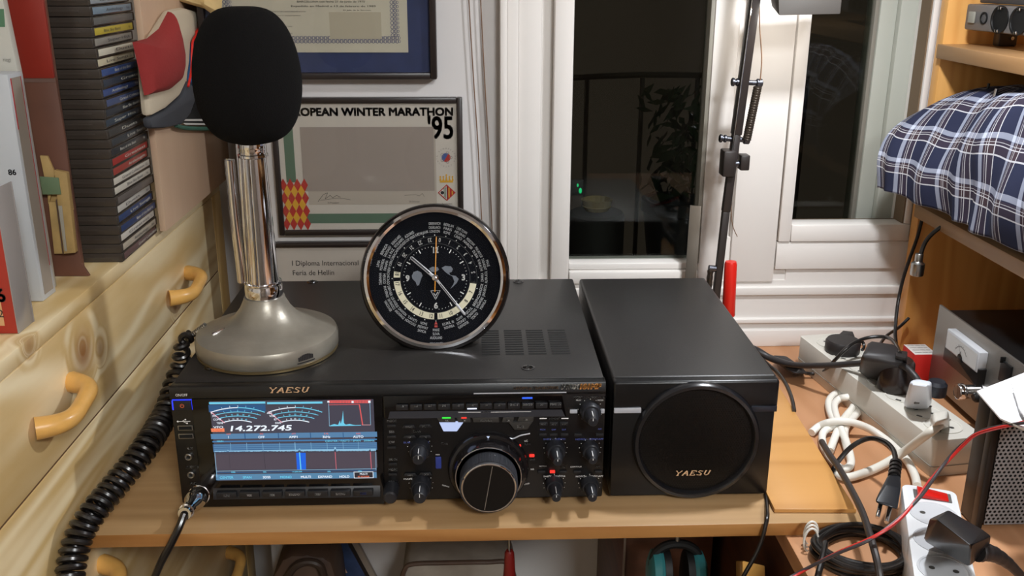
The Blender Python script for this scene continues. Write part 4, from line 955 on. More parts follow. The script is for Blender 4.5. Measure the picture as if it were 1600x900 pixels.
for k, names in enumerate(CIT):
    a = 2*PI*k/24; up = k <= 5 or k >= 19
    for j, s in enumerate(names):
        r = 74+j*6.2+(8 if k == 12 else 0)
        if not up: r2 = r+2.2; rot = PI-a
        else: r2 = r-2.2; rot = -a
        p = tp(r2, a); text(bm, s, p[0], p[1], 4.3*q, MD, rot=rot, sx=.78, lift=.0003, fit=min(19, 2.75*len(s))*q)
obj('city_names', bm, mat('dial_print', (176, 178, 180), .5), dial, smooth=False)
bm = NB()   # world map seen over the pole
flat(bm, [(x*q, y*q) for x, y in ((-37, 4), (-34, 10), (-28, 12), (-22, 9), (-20, 4), (-22, 0), (-24, -6), (-26, -11), (-29, -12), (-31, -6), (-36, -1))], MD, .0003)
flat(bm, [(x*q, y*q) for x, y in ((10, 16), (16, 19), (25, 18), (28, 14), (26, 9), (22, 8), (24, 4), (32, 3), (37, -2), (34, -8), (28, -14), (23, -18), (28, -11), (30, -6), (27, 2), (20, 6), (15, 10))], MD, .0003)
flat(bm, [(x*q, y*q) for x, y in ((-10, 15), (-4, 18), (4, 17), (6, 13), (0, 9), (-6, 10))], MD, .0003)
obj('world_map', bm, mat('map_grey', (92, 98, 108), .5), dial, smooth=False)
bm = NB(); T = [(-7.5, -20), (7.5, -20), (0, -34)]
for (x0_, y0_), (x1_, y1_) in ((T[0], T[1]), (T[1], T[2]), (T[2], T[0])): line2(bm, x0_*q, y0_*q, x1_*q, y1_*q, .8*q, MD, .0003)
line2(bm, -3*q, -24*q, 0, -28*q, 1.3*q, MD, .0003); line2(bm, 0, -28*q, 4*q, -22*q, 1.3*q, MD, .0003); arc(bm, 0, -31.5*q, 1.2*q, 2*q, 0, 2*PI, MD, .0003, n=10)
obj('triangle_emblem', bm, bpy.data.materials['dial_print'], dial, smooth=False)
bm = NB(); flat(bm, [(-2.6*q, -73.5*q), (2.6*q, -73.5*q), (0, -68*q)], MD, .0004); rect(bm, -2.4*q, -78*q, 2.4*q, -75*q, MD, .0004); obj('red_marker', bm, mat('dial_red', (170, 46, 36), .5), dial)
def hand(nm, ang_from, tip, tail, w_, h, m, hollow=0):
    dx, dy = tip; ln = math.hypot(dx, dy); ux, uy = dx/ln, dy/ln; px_, py_ = -uy, ux
    P = [(-ux*tail+px_*w_, -uy*tail+py_*w_), (ux*ln*.96+px_*w_, uy*ln*.96+py_*w_), (ux*ln, uy*ln), (ux*ln*.96-px_*w_, uy*ln*.96-py_*w_), (-ux*tail-px_*w_, -uy*tail-py_*w_)]
    bm = NB(); prism(bm, [(x*q, y*q) for x, y in P], MD @ Matrix.Translation((0, 0, h)), .0005, .0001)
    o = obj(nm, bm, m, t)
    if hollow:
        bm = NB(); a, b_ = hollow; line2(bm, ux*a*q, uy*a*q, ux*b_*q, uy*b_*q, w_*.9*q, MD, h+.0007); obj('hand_inlay', bm, mat('inlay_dark', (40, 40, 46), .5), o)
    return o
M_hand = mat('hand_steel', (170, 170, 174), .4, .3)
hand('hour_hand', 0, (-39, 34), 3, 2.6, .0012, M_hand, (12, 50)); hand('minute_hand', 0, (47, -60), 3, 1.9, .0020, M_hand, (12, 52)); 
hand('second_hand', 0, (2.6, 66), 22, .75, .0030, mat('orange_hand', (226, 150, 40), .4))
bm = NB(); lathe(bm, [(5.2*q, .0005), (5.2*q, .0034), (3.5*q, .0042), (0, .0046)], MD, 24); obj('centre_cap', bm, M_chrome, t)
bm = NB(); lathe(bm, [(.0675, -.0012), (.0675, -.0009), (0, -.0005), (0, -.0008)], MC_, 64, close=False); obj('glass', bm, glass('clock_glass', (250, 250, 250), .010), t)

# ================================================================= desk microphone
mx_, my_ = -.1345, .096
t = thing('desk_microphone', (mx_, my_, RT), 'silver desk microphone with a big black foam windshield standing on the transceiver', 'microphone')
M = Matrix.Translation((mx_, my_, RT))
M_gun = mat('grey_hammer_paint', (150, 144, 132), .36, .45, var=.06, vs=30, bump=.25, bs=120)
bm = NB(); lathe(bm, [(.068, 0), (.0725, .001), (.0725, .0030), (.071, .0034)], M, 72); obj('base_rim', bm, mat('worn_brass', (150, 132, 96), .3, .8), t)
bm = NB(); lathe(bm, [(.0715, .0034), (.0732, .006), (.0732, .0165), (.0715, .0205), (.066, .0232), (.052, .027), (.041, .0312), (.033, .037), (.026, .046), (.0215, .055), (.0205, .0585), (0, .0585)], M, 80); base = obj('base', bm, M_gun, t)
# keyhole slot and worn emblem
bm = NB(); p = (mx_-.044, my_-.022); Mk = Matrix.Translation((p[0], p[1], RT+.0278)) @ Matrix.Rotation(.6, 4, 'Z') @ Matrix.Rotation(-.2, 4, 'Y'); box(bm, -.008, .008, -.002, .002, -.002, .0014, .0008, M=Mk); obj('lock_slider', bm, M_chrome, base)
bm = NB()
for k in range(9):
    a0, a1 = math.radians(-55+k*1.5), math.radians(-53.6+k*1.5)
    R_ = .0735
    zz = .0135+.0022*math.sin(k/8*PI)
    vs = [bm.verts.new((mx_+R_*math.cos(a), my_+R_*math.sin(a), RT+z)) for a, z in ((a0, .0092), (a1, .0092), (a1, zz), (a0, zz))]; bm.faces.new(vs)
for k in range(10):
    a0, a1 = math.radians(-56+k*1.6), math.radians(-54.4+k*1.6); R_ = .0735
    vs = [bm.verts.new((mx_+R_*math.cos(a), my_+R_*math.sin(a), RT+z)) for a, z in ((a0, .0066), (a1, .0066), (a1, .0078), (a0, .0078))]; bm.faces.new(vs)
obj('worn_emblem', bm, M_ink, base, smooth=False)
# ribbed chrome column with switch bar
bm = NB(); lathe(bm, [(.0185, .0575), (.0190, .060), (.0190, .0700), (.0183, .0712), (.0183, .0722), (.0190, .073), (.0190, .0745), (.0172, .0748), (0, .0748)], M, 48); obj('collar', bm, M_chrome, t)
bm = NB(); n = 18; prof = []
lathe(bm, [(.0162, .0745), (.0128, .205), (0, .205)], M, 48)
for k in range(n):
    a = 2*PI*k/n
    if k in (14, 15, 16, 17, 0, 1): continue
    cyl(bm, (mx_+.0158*math.cos(a), my_+.0158*math.sin(a), RT+.0745), (mx_+.0124*math.cos(a), my_+.0124*math.sin(a), RT+.205), .0018, n=8)
obj('ribbed_column', bm, M_chrome, t)
bm = NB(); lathe(bm, [(.0135, .203), (.0148, .204), (.0148, .2065), (.0138, .207), (.0138, .212), (.0140, .2125), (.0135, .217), (.0105, .2185), (0, .2185)], M, 48); obj('top_collar', bm, M_chrome, t)
bm = NB(); lathe(bm, [(.0098, .218), (.0098, .265), (0, .265)], M, 32)
for k in range(14):
    a = 2*PI*k/14; cyl(bm, (mx_+.0098*math.cos(a), my_+.0098*math.sin(a), RT+.218), (mx_+.0098*math.cos(a), my_+.0098*math.sin(a), RT+.25), .0019, n=8)
obj('neck', bm, M_chrome, t)
bm = NB(); bx_ = mx_-.0195; tube(bm, [(bx_, my_-.006, RT+.076), (bx_-.0002, my_-.007, RT+.10), (bx_-.0012, my_-.008, RT+.14), (bx_-.0016, my_-.008, RT+.196), (bx_-.0016, my_-.008, RT+.2015)], .0050, 16, 6, rf=lambda s: 1 if s < .985 else .7); obj('switch_bar', bm, M_chrome, t)
# foam windshield
Mf = Matrix.Translation((-.1320, my_-.006, .4145))
def foam(bm):
    prof = []
    for k in range(33):
        a = PI*k/32; z = -math.cos(a); r = math.sin(a)
        r2 = (abs(r)**.60)*.0508*(1.0-.05*z-.02*z*z); prof.append((max(r2, 0), z*.0640))
    lathe(bm, prof, Mf, 64)
bm = NB(); foam(bm); fo = obj('foam_windshield', bm, mat('black_foam', (15, 14, 14), .95, bump=1.0, bs=900, spec=.15), t, sharp=80)

# ================================================================= microphone cable
t = thing('microphone_cable', (-.2905, -.05, -.05), 'black coiled microphone cable running down past the desk to a chrome plug', 'cable')
M_cord = mat('cord_black', (22, 19, 18), .28, spec=.7)
path = [(-0.2179, 0.1100, 0.1421), (-0.2233, 0.0950, 0.1394), (-0.2282, 0.0980, 0.1135), (-0.2315, 0.0850, 0.0972), (-0.2346, 0.0600, 0.0796), (-0.2376, 0.0350, 0.0717), (-0.2397, 0.0100, 0.0676), (-0.2480, -0.0100, 0.0574), (-0.2579, -0.0260, 0.0471), (-0.2666, -0.0420, 0.0379), (-0.2737, -0.0560, 0.0308), (-0.2820, -0.0680, 0.0180), (-0.2857, -0.0800, 0.0041), (-0.2865, -0.0920, -0.0101), (-0.2846, -0.1050, -0.0247)]
P = spline(path, 40)
Ls = [0]
for a, b in zip(P, P[1:]): Ls.append(Ls[-1]+(b-a).length)
TOTAL = Ls[-1]; pts = []
def at(s):
    for i in range(len(Ls)-1):
        if Ls[i+1] >= s: f = (s-Ls[i])/(Ls[i+1]-Ls[i]+1e-9); return P[i].lerp(P[i+1], f), (P[i+1]-P[i]).normalized()
    return P[-1], (P[-1]-P[-2]).normalized()
s = 0; ph = 0; up = Vector((0, -1, .3))
while s < TOTAL:
    c, d = at(s); e1 = d.cross(up).normalized(); e2 = d.cross(e1).normalized()
    f = min(1, max(0, (s-.012)/.05)); R_ = .0045+.0060*f
    pitch = .0115-.0037*min(1, max(0, (s-.05)/.07))
    pts.append(c+(e1*math.cos(ph)+e2*math.sin(ph))*R_)
    ds = pitch/16; s += ds; ph += 2*PI/16
pts = [Vector((-0.2093, 0.1050, 0.1475)), Vector((-0.2157, 0.1050, 0.1440))]+pts
bm = NB(); tube(bm, pts, .0032, 8, 1, smooth=False); obj('coiled_cord', bm, M_cord, t)
bm = NB()
a, b = Vector((-0.1999, 0.1050, 0.1547)), Vector((-0.2149, 0.1050, 0.1447))
for k in range(8):
    p = a.lerp(b, k/8); cyl(bm, p, p+(b-a)*.07, .0040-.0001*k, n=14)
cyl(bm, a, b, .0026, n=12); obj('strain_spring', bm, M_steel, t)
# plug at the radio
p0 = Vector(((-0.1915, 0.0159)[0], -.001, (-0.1915, 0.0159)[1])); p1 = Vector((-0.1931, -0.0480, 0.0222))
bm = NB(); dd = (p1-p0).normalized(); Mx, hh = axis_m(p0, p1)
lathe(bm, [(.0105, 0), (.0105, .003), (.0098, .0035), (.0100, .006), (.0100, .018), (.0088, .020), (.0078, .023), (.0062, .032), (.0060, hh-.012), (.0074, hh-.0115), (.0074, hh-.006), (.0062, hh-.0055), (.0062, hh), (.004, hh)], Mx, 32); obj('chrome_plug', bm, M_chrome, t)
bm = NB(); tube(bm, [p1, (-0.1966, -0.0560, 0.0127), (-0.2040, -0.0620, -0.0013), (-0.2136, -0.0660, -0.0179), (-0.2237, -0.0680, -0.0389), (-0.2321, -0.0700, -0.0551)], .0036, 10, 6); obj('straight_cord', bm, M_cord, t)

def hull(bm, pts, bev=.002, mi=0, seg=2):
    t = bmesh.new(); vs = [t.verts.new(p) for p in pts]; r = bmesh.ops.convex_hull(t, input=vs)
    bmesh.ops.delete(t, geom=list({g for g in list(r['geom_interior'])+list(r['geom_unused']) if isinstance(g, bmesh.types.BMVert)}), context='VERTS')
    bmesh.ops.dissolve_limit(t, angle_limit=math.radians(3), verts=t.verts, edges=t.edges)
    bmesh.ops.recalc_face_normals(t, faces=t.faces)
    if bev: bmesh.ops.bevel(t, geom=list(t.edges), offset=bev, segments=seg, affect='EDGES', profile=.5, clamp_overlap=True)
    _merge(bm, t, mi); return bm
def V3(*a): return Vector(a)
TZ = -.0144
# ================================================================= jointed desk lamp
t = thing('desk_lamp', (.409, .38, 0), 'tall black jointed desk lamp standing behind the speaker in front of the window', 'lamp')
M_lb = mat('lamp_black', (40, 34, 32), .4)
bm = NB(); lathe(bm, [(.032, 0), (.032, .006), (.028, .010), (.008, .014), (.008, .03), (0, .03)], Matrix.Translation((.409, .38, 0)), 32); obj('base', bm, M_lb, t)
def bar(bm, a, b, w_, d_):
    M, h = axis_m(a, b); box(bm, -w_/2, w_/2, -d_/2, d_/2, 0, h, .001, M=M)
bm = NB(); bar(bm, (.4095, .38, .02), (.4165, .38, .2065), .0095, .0095); bar(bm, (.4165, .38, .2065), (.4225, .38, .309), .0105, .0105); bar(bm, (.4225, .38, .309), (.452, .38, .80), .0125, .0125)
obj('post', bm, M_lb, t)
bm = NB(); bar(bm, (.4155, .372, .26), (.4455, .372, .80), .0018, .0018); obj('edge_rod', bm, M_chrome, t)
for k, (a, b) in enumerate((((1143, 128), (1190, 131)), ((1123, 216), (1170, 219)))):
    pass
B1a, B1b = V3(*(0.4114, 0.3800, 0.3759)), V3(*(0.4511, 0.3800, 0.3743)); B2a, B2b = V3(*(0.4010, 0.3800, 0.3041)), V3(*(0.4406, 0.3800, 0.3014))
for a, b in ((B1a, B1b), (B2a, B2b)):
    bm = NB(); cyl(bm, a, b, .0034, n=16); cyl(bm, a, a+(b-a)*.10, .0055, n=18, bev=.001); cyl(bm, a+(b-a)*.14, a+(b-a)*.24, .0050, n=18, bev=.001); cyl(bm, a+(b-a)*.80, b, .0055, n=18, bev=.001); obj('bolt', bm, mat('gun_metal', (86, 88, 96), .25, .9) if 'gun_metal' not in bpy.data.materials else bpy.data.materials['gun_metal'], t)
a, b = V3(*(0.4439, 0.3740, 0.3709)), V3(*(0.4354, 0.3740, 0.3033))
bm = NB(); tube(bm, [a.lerp(b, i/60)+V3(.0001*(i % 2), 0, 0) for i in range(61)], .0054, 14, 1, smooth=False, rf=lambda s: 1+.05*math.sin(s*240)); obj('spring', bm, mat('spring_dark', (66, 58, 50), .35, .6), t)
a = V3(*(0.4189, 0.3800, 0.2772)); b = V3(*(0.4361, 0.3780, 0.2674))
bm = NB(); box(bm, a.x-.013, a.x+.0035, .368, .392, a.z-.022, a.z+.012, .002); obj('joint_block', bm, M_lb, t)
bm = NB(); cyl(bm, (a.x+.003, .378, a.z-.006), (a.x+.012, .378, a.z-.006), .004, n=14); obj('bolt', bm, bpy.data.materials['gun_metal'], t)
bm = NB(); box(bm, a.x+.010, a.x+.022, .370, .388, a.z-.014, a.z+.006, .0015); obj('clamp_knob', bm, M_lb, t)
a = V3(*(0.3988, 0.3800, 0.1277)); b = V3(*(0.4120, 0.3800, 0.1267)); bm = NB(); cyl(bm, a, b, .0045, n=16, bev=.0008); obj('bolt', bm, bpy.data.materials['gun_metal'], t)
bm = NB(); tube(bm, [a+V3(.003, 0, -.003), a+V3(.0015, 0, -.04)], .0042, 12, 20, smooth=True, rf=lambda s: 1+.08*math.sin(s*150)); obj('spring', bm, bpy.data.materials['spring_dark'], t)
bm = NB(); tube(bm, [(0.4356, 0.3750, 0.4912), (0.4403, 0.3750, 0.4455), (0.4461, 0.3750, 0.4066), (0.4468, 0.3750, 0.3788)], .0008, 6); tube(bm, [(0.4315, 0.3920, 0.3402), (0.4247, 0.3920, 0.2647), (0.4282, 0.3920, 0.1950), (0.4381, 0.3920, 0.1682)], .0006, 6); obj('lamp_wire', bm, M_wire, t)
bm = NB(); hull(bm, [(0.4484, 0.3600, 0.4766), (0.4496, 0.3300, 0.4599), (0.5240, 0.3300, 0.4615), (0.4452, 0.3300, 0.4994), (0.5235, 0.3300, 0.4996), (0.4446, 0.3700, 0.4988), (0.4536, 0.3750, 0.4685), (0.5294, 0.3750, 0.4656), (0.5337, 0.3750, 0.4990)], .001)
obj('lamp_head', bm, mat('grey_box', (84, 80, 76), .55, .1), t, label='grey box shaped lamp head')
bm = NB(); bar(bm, (.4495, .38, .53), (.4700, .372, .53), .010, .010); bar(bm, (.452, .38, .797), (.455, .36, .815), .0125, .0125); bar(bm, (.455, .37, .812), (.50, .12, .735), .0115, .0115); obj('arm', bm, M_lb, t)
bm = NB(); lathe(bm, [(.014, .045), (.022, .040), (.055, .0), (.053, .0), (.020, .037), (0, .040)], Matrix.Translation((.50, .09, .694)), 40, close=False); obj('lamp_shade', bm, mat('lamp_shade_grey', (120, 116, 110), .4), t)
bm = NB(); lathe(bm, [(0, .008), (.014, .010), (.020, .020), (.012, .034), (0, .036)], Matrix.Translation((.50, .09, .694)), 24); obj('bulb', bm, emis('bulb_glow', (255, 240, 215), 4), t)
# ceiling lamp
t = thing('ceiling_lamp', (.78, -2.15, 1.65), 'square white ceiling lamp above the room', 'lamp')
bm = NB(); box(bm, .48, 1.05, -2.45, -1.85, 1.63, 1.65, .004); obj('panel', bm, emis('ceiling_glow', (255, 236, 206), 2.5), t)

# ================================================================= things behind the speaker
a, b = (0.3809, 0.4320, 0.2015), (0.3962, 0.4320, 0.1987)
bm = NB(); M, h = axis_m((.385, .425, .001), ((a[0]+b[0])/2, .434, a[2])); box(bm, -(b[0]-a[0])/2, (b[0]-a[0])/2, -.0008, .0008, 0, h, .0003, M=M); box(bm, (b[0]-a[0])/2-.0012, (b[0]-a[0])/2, -.0016, .0008, 0, h, .0002, M=M)
o = obj('steel_ruler', bm, mat('dull_steel', (150, 142, 132), .38, .75)); tag(o, 'flat dull metal ruler standing upright against the left window frame', 'ruler')
t = thing('red_handled_tool', (.43, .372, 0), 'upright tool with a red round handle beside the lamp post', 'tool')
a, b = V3(*(0.4265, 0.3720, 0.1399)), V3(*(0.4288, 0.3720, 0.0621)); d = (b-a).normalized()
bm = NB(); Mx, h = axis_m(b, a); lathe(bm, [(.0085, 0), (.0090, .001), (.0086, h*.5), (.0084, h-.004), (.0072, h-.0005), (0, h)], Mx, 24); obj('handle', bm, mat('red_plastic', (206, 34, 24), .35), t)
bm = NB(); e = b+d*(b.z/abs(d.z)-.001); cyl(bm, b-d*.002, b+d*.012, .0060, .0040, 16); cyl(bm, b+d*.010, e, .0030, n=12); obj('shaft', bm, M_steel, t)

# ================================================================= right shelving unit
t = thing('shelving_unit', (.88, .1, TZ), 'oak shelving unit on the right holding cloth, sockets and instruments', 'shelf')
bm = NB(); box(bm, .697, 1.075, .420, .440, TZ, 1.15, .001); obj('side_panel', bm, M_oak, t)
bm = NB(); box(bm, 1.06, 1.078, -.60, .420, TZ, 1.15, .001); obj('back_panel', bm, M_oak, t)
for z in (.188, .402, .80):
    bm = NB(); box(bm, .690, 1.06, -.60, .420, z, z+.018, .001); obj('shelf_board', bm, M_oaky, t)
bm = NB(); box(bm, .690, 1.06, -.62, -.60, TZ, 1.15, .001); obj('side_panel', bm, M_oak, t)
# upper socket bar
t = thing('socket_bar', (0.7321, 0.3600, 0.4429), 'dark grey socket bar fixed above the upper shelf with two empty round sockets', 'socket bar')
M_sg = mat('grey_socket_plastic', (98, 95, 94), .4)
A_, B_ = V3(*(0.7117, 0.4000, 0.4555)), V3(*(0.7296, 0.2400, 0.4555)); Mx, h = axis_m(A_, B_)
# axis_m local Z runs along the bar; find local axes
dz = (B_-A_).normalized(); dx = V3(0, 0, 1).cross(dz).normalized(); 
if dx.y > 0 or dx.x > 0: dx = -dx
dx = V3(-abs(dz.y), -abs(dz.x) if dz.y < 0 else abs(dz.x), 0); dx = (V3(-dz.y, dz.x, 0)).normalized(); dx = dx if dx.dot(V3(-.8, -.6, 0)) > 0 else -dx
dy = V3(0, 0, 1)
MB_ = Matrix(((dz.x, dy.x, dx.x, A_.x), (dz.y, dy.y, dx.y, A_.y), (dz.z, dy.z, dx.z, A_.z), (0, 0, 0, 1)))   # u along bar, v up, w out
bm = NB(); prism(bm, [(0, -.016), (h+.2, -.016), (h+.2, .016), (0, .016)], MB_ @ Matrix.Translation((0, 0, -.03)), .03, .003); obj('housing', bm, M_sg, t)
bm = NB(); prism(bm, [(.004, .017), (h+.2, .017), (h+.2, .030), (.004, .030)], MB_ @ Matrix.Translation((0, 0, -.034)), .02, .002); obj('rear_rail', bm, mat('dark_grey_rail', (58, 56, 56), .45), t)
bm = NB(); prism(bm, [(.010, -.007), (.023, -.007), (.023, .007), (.010, .007)], MB_, .003, .0012); obj('switch', bm, mat('beige_grey_switch', (138, 136, 126), .45), t)
bm = NB(); lathe(bm, [(.0075, 0), (.0075, .0012), (.0058, .0014), (.0055, -.001), (0, -.001)], MB_ @ Matrix.Translation((.040, 0, 0)), 24); obj('fuse_holder', bm, M_black, t)
for u in (.072, .108, .146, .184, .222):
    bm = NB(); lathe(bm, [(.0165, 0), (.0165, .0018), (.0145, .0018), (.0140, .0006), (0, .0006)], MB_ @ Matrix.Translation((u, 0, 0)), 32); s_ = obj('socket', bm, M_black, t)
    bm = NB(); box(bm, -.003, .003, .0115, .0150, .0012, .0035, .0006, M=MB_ @ Matrix.Translation((u, 0, 0))); box(bm, -.003, .003, -.0150, -.0115, .0012, .0035, .0006, M=MB_ @ Matrix.Translation((u, 0, 0))); obj('earth_clip', bm, M_chrome, s_)
c = V3(*(0.7618, 0.3857, 0.4200)); 
bm = NB(); box(bm, c.x-.012, c.x+.012, c.y-.006, c.y+.010, .4202, .437, .002); tt = thing('mounting_bracket', (c.x, c.y, .42), 'small dark bracket standing on the upper shelf under the socket bar', 'bracket'); obj('block', bm, mat('bronze_plastic', (70, 58, 52), .4), tt)
bm = NB(); cyl(bm, (c.x+.004, c.y-.0065, .430), (c.x+.004, c.y-.0085, .430), .0022, n=12); obj('screw', bm, M_chrome, tt)

# ---- device and plaid cloth
bm = NB(); box(bm, .735, 1.0, .03, .385, .2062, .325, .006); o = obj('covered_device', bm, M_black); tag(o, 'boxy black device mostly hidden under the plaid cloth', 'device')
ctl = [[(.98, .412, .345), (.80, .412, .352), (.725, .411, .352), (.684, .408, .343), (.641, .405, .314), (.621, .398, .275), (.624, .402, .234)],
       [(.98, .37, .362), (.80, .37, .368), (.735, .37, .370), (.692, .365, .354), (.660, .36, .315), (.644, .355, .27), (.648, .352, .228)],
       [(.98, .31, .364), (.80, .31, .374), (.745, .31, .378), (.700, .305, .360), (.676, .305, .315), (.663, .30, .268), (.668, .298, .223)],
       [(.98, .24, .362), (.80, .24, .374), (.745, .24, .385), (.700, .24, .376), (.670, .235, .325), (.670, .23, .268), (.673, .23, .219)],
       [(.98, .17, .360), (.80, .17, .378), (.745, .17, .390), (.700, .17, .384), (.680, .165, .330), (.668, .16, .268), (.676, .16, .221)],
       [(.98, .09, .356), (.80, .09, .376), (.745, .09, .388), (.700, .09, .380), (.672, .085, .325), (.672, .08, .268), (.676, .08, .222)],
       [(.98, .0, .350), (.80, .0, .370), (.745, .0, .384), (.700, .0, .376), (.678, -.005, .325), (.668, -.01, .268), (.676, -.01, .220)]]
rows = [spline(c_, 8) for c_ in ctl]; nr = len(rows[0]); cols = [spline([r[j] for r in rows], 12) for j in range(nr)]
bm = NB(); uvl = bm.loops.layers.uv.new('UVMap'); nc = len(cols[0]); G_ = []
for j in range(nr):
    G_.append([])
    for i in range(nc):
        p = cols[j][i].copy(); d = j/(nr-1); fold = math.sin(i*.62+1.3*math.sin(i*.19))*.0045*max(0, d-.35)*1.5+.002*math.sin(i*.23+j*.3)
        p.x += fold; p.z += .0015*math.sin(i*.5+j*.21); G_[j].append(bm.verts.new(p))
lenv = [0]
for j in range(1, nr): lenv.append(lenv[-1]+(cols[j][nc//2]-cols[j-1][nc//2]).length)
for j in range(nr-1):
    for i in range(nc-1):
        f = bm.faces.new((G_[j][i], G_[j][i+1], G_[j+1][i+1], G_[j+1][i]))
        for lp, (jj, ii) in zip(f.loops, ((j, i), (j, i+1), (j+1, i+1), (j+1, i))): lp[uvl].uv = (ii/(nc-1)*.42, lenv[jj])
bmesh.ops.recalc_face_normals(bm, faces=bm.faces)
mp_ = bpy.data.materials.new('plaid_cotton'); mp_.use_nodes = True; N = mp_.node_tree.nodes; K = mp_.node_tree.links.new
def mth(op, a, b=None, N=N, K=K):
    n = N.new('ShaderNodeMath'); n.operation = op
    for i, q_ in enumerate((a, b)):
        if q_ is None: continue
        if isinstance(q_, (int, float)): n.inputs[i].default_value = q_
        else: K(q_, n.inputs[i])
    return n.outputs[0]
uvn = N.new('ShaderNodeUVMap'); uvn.uv_map = 'UVMap'; sx_ = N.new('ShaderNodeSeparateXYZ'); K(uvn.outputs[0], sx_.inputs[0])
def bands(c_, per, off):
    f = mth('FRACT', mth('ADD', mth('DIVIDE', c_, per), 10+off))
    def inn(a, b): return mth('MULTIPLY', mth('GREATER_THAN', f, a), mth('LESS_THAN', f, b))
    light = inn(.10, .22); thin = mth('MAXIMUM', inn(.345, .365), mth('MAXIMUM', inn(.52, .55), inn(.29, .30))); br = inn(.24, .52)
    return light, thin, br
la, ta, ba = bands(sx_.outputs['X'], .043, .1); lb, tb, bb_ = bands(sx_.outputs['Y'], .058, .35)
def mixc(f, a, b):
    m = N.new('ShaderNodeMix'); m.data_type = 'RGBA'; K(f, m.inputs[0])
    for k, q_ in ((6, a), (7, b)):
        if isinstance(q_, tuple): m.inputs[k].default_value = L(q_)
        else: K(q_, m.inputs[k])
    return m.outputs[2]
c0_ = mixc(mth('MULTIPLY', mth('ADD', ba, bb_), .5), (38, 42, 64), (62, 48, 54))
c1_ = mixc(mth('MULTIPLY', mth('ADD', la, lb), .5), c0_, (178, 184, 202))
c2_ = mixc(mth('MULTIPLY', mth('MAXIMUM', ta, tb), .6), c1_, (225, 225, 230))
b_ = N['Principled BSDF']; K(c2_, b_.inputs['Base Color']); b_.inputs['Roughness'].default_value = .9; b_.inputs['Specular IOR Level'].default_value = .2
t = thing('plaid_cloth', (.80, .2, .345), 'dark blue and white plaid cloth draped over a device on the shelf', 'cloth')
o = obj('fabric', bm, mp_, t, sharp=80); sd = o.modifiers.new('s', 'SOLIDIFY'); sd.thickness = .0012; sd.offset = -1
for u_, v_ in ((1556, 145), (1540, 140)):
    pass
for k, (p, r) in enumerate((((0.7118, 0.3000, 0.3663), .0022), ((0.7226, 0.3400, 0.3683), .0016))):
    bm = NB(); cyl(bm, (p[0], p[1], p[2]-.006), (p[0]+.002, p[1], p[2]+.010), r, n=12); obj('pin', bm, M_chrome if k == 0 else M_black, t)

# ---- coaxial cable and cord beside the shelf
t = thing('coaxial_cable', (0.6814, 0.3700, 0.1475), 'short black coaxial cable with a bare metal connector hanging over the shelf edge', 'cable')
bm = NB(); tube(bm, [(0.7148, 0.3400, 0.2013), (0.6967, 0.3400, 0.1971), (0.6839, 0.3450, 0.1846), (0.6772, 0.3500, 0.1693), (0.6736, 0.3500, 0.1517)], .0028, 10, 6); obj('cord', bm, M_cord, t)
a, b = V3(*(0.6723, 0.3500, 0.1552)), V3(*(0.6721, 0.3500, 0.1250)); Mx, h = axis_m(a, b)
bm = NB(); lathe(bm, [(.0045, 0), (.0052, .001), (.0052, h*.35), (.0070, h*.42), (.0088, h*.45), (.0088, h*.95), (.0080, h), (.0070, h), (.0070, h*.9), (0, h*.9)], Mx, 28); obj('connector', bm, M_steel, t)
bm = NB(); tube(bm, [(0.6976, 0.4100, 0.1842), (0.6947, 0.4100, 0.1596), (0.6881, 0.4100, 0.1291), (0.6825, 0.4100, 0.0963), (0.6755, 0.4000, 0.0618), (0.6660, 0.3750, 0.0330), (0.6556, 0.3400, 0.0205)], .0024, 10, 8); o = obj('hanging_cable', bm, M_cord); tag(o, 'black cord hanging down from the shelf to the far plugs', 'cable')
bm = NB(); tube(bm, [(0.6990, 0.4100, 0.0416), (0.6814, 0.4000, 0.0310), (0.6525, 0.3700, 0.0313), (0.6254, 0.3300, 0.0324), (0.6101, 0.3000, 0.0301)], .0022, 10, 6); o = obj('hanging_cable', bm, M_cord); tag(o, 'black cord slanting from the wood panel down to the big black adapter', 'cable')

# ================================================================= panel meter instrument
AX = .685
t = thing('power_meter_instrument', (.8, .17, TZ), 'instrument with a brushed aluminium front, a framed needle meter and a chrome knob', 'instrument')
P1, P2, P3 = (0.6850, 0.3044, 0.1001), (0.6850, 0.1042, 0.1147), (0.6850, 0.3008, -0.0005)
y1, zt, zb = (P1[1]+P3[1])/2, P1[2], P3[2]-.004; y0 = .03
bm = NB(); box(bm, AX, AX+.003, y0, y1, zb, zt, .0005); fp = obj('front_plate', bm, mat('brushed_aluminium', (150, 146, 140), .38, .8, bump=.15, bs=400, stretch=(1, 1, 12)), t)
bm = NB(); box(bm, AX+.003, .93, y0+.004, y1-.004, zb+.003, zt-.006, .002); obj('case', bm, M_black, t)
for yy in (y0+.03, y1-.03):
    for xx in (.71, .90):
        bm = NB(); cyl(bm, (xx, yy, TZ), (xx, yy, zb+.004), .008, n=14); obj('foot', bm, M_blackm, t)
FX_ = Matrix(((0, 0, -1, AX), (-1, 0, 0, 0), (0, 1, 0, 0), (0, 0, 0, 1)))   # u = -y, v = z, out = -x
A, B, Cc = (0.6800, 0.2524, 0.0862), (0.6800, 0.1715, 0.0929), (0.6800, 0.2511, 0.0495); D = (0.6800, 0.1714, 0.0447)
mu0, mu1, mv1, mv0 = -A[1], -B[1], A[2], D[2]-.001; mh = mv1-mv0
bm = NB(); prism(bm, rrect(mu0-.002, mv0, mu1+.002, mv0+mh*.52, .001), FX_, .010, .0008); mb = obj('meter_body', bm, M_black, t)
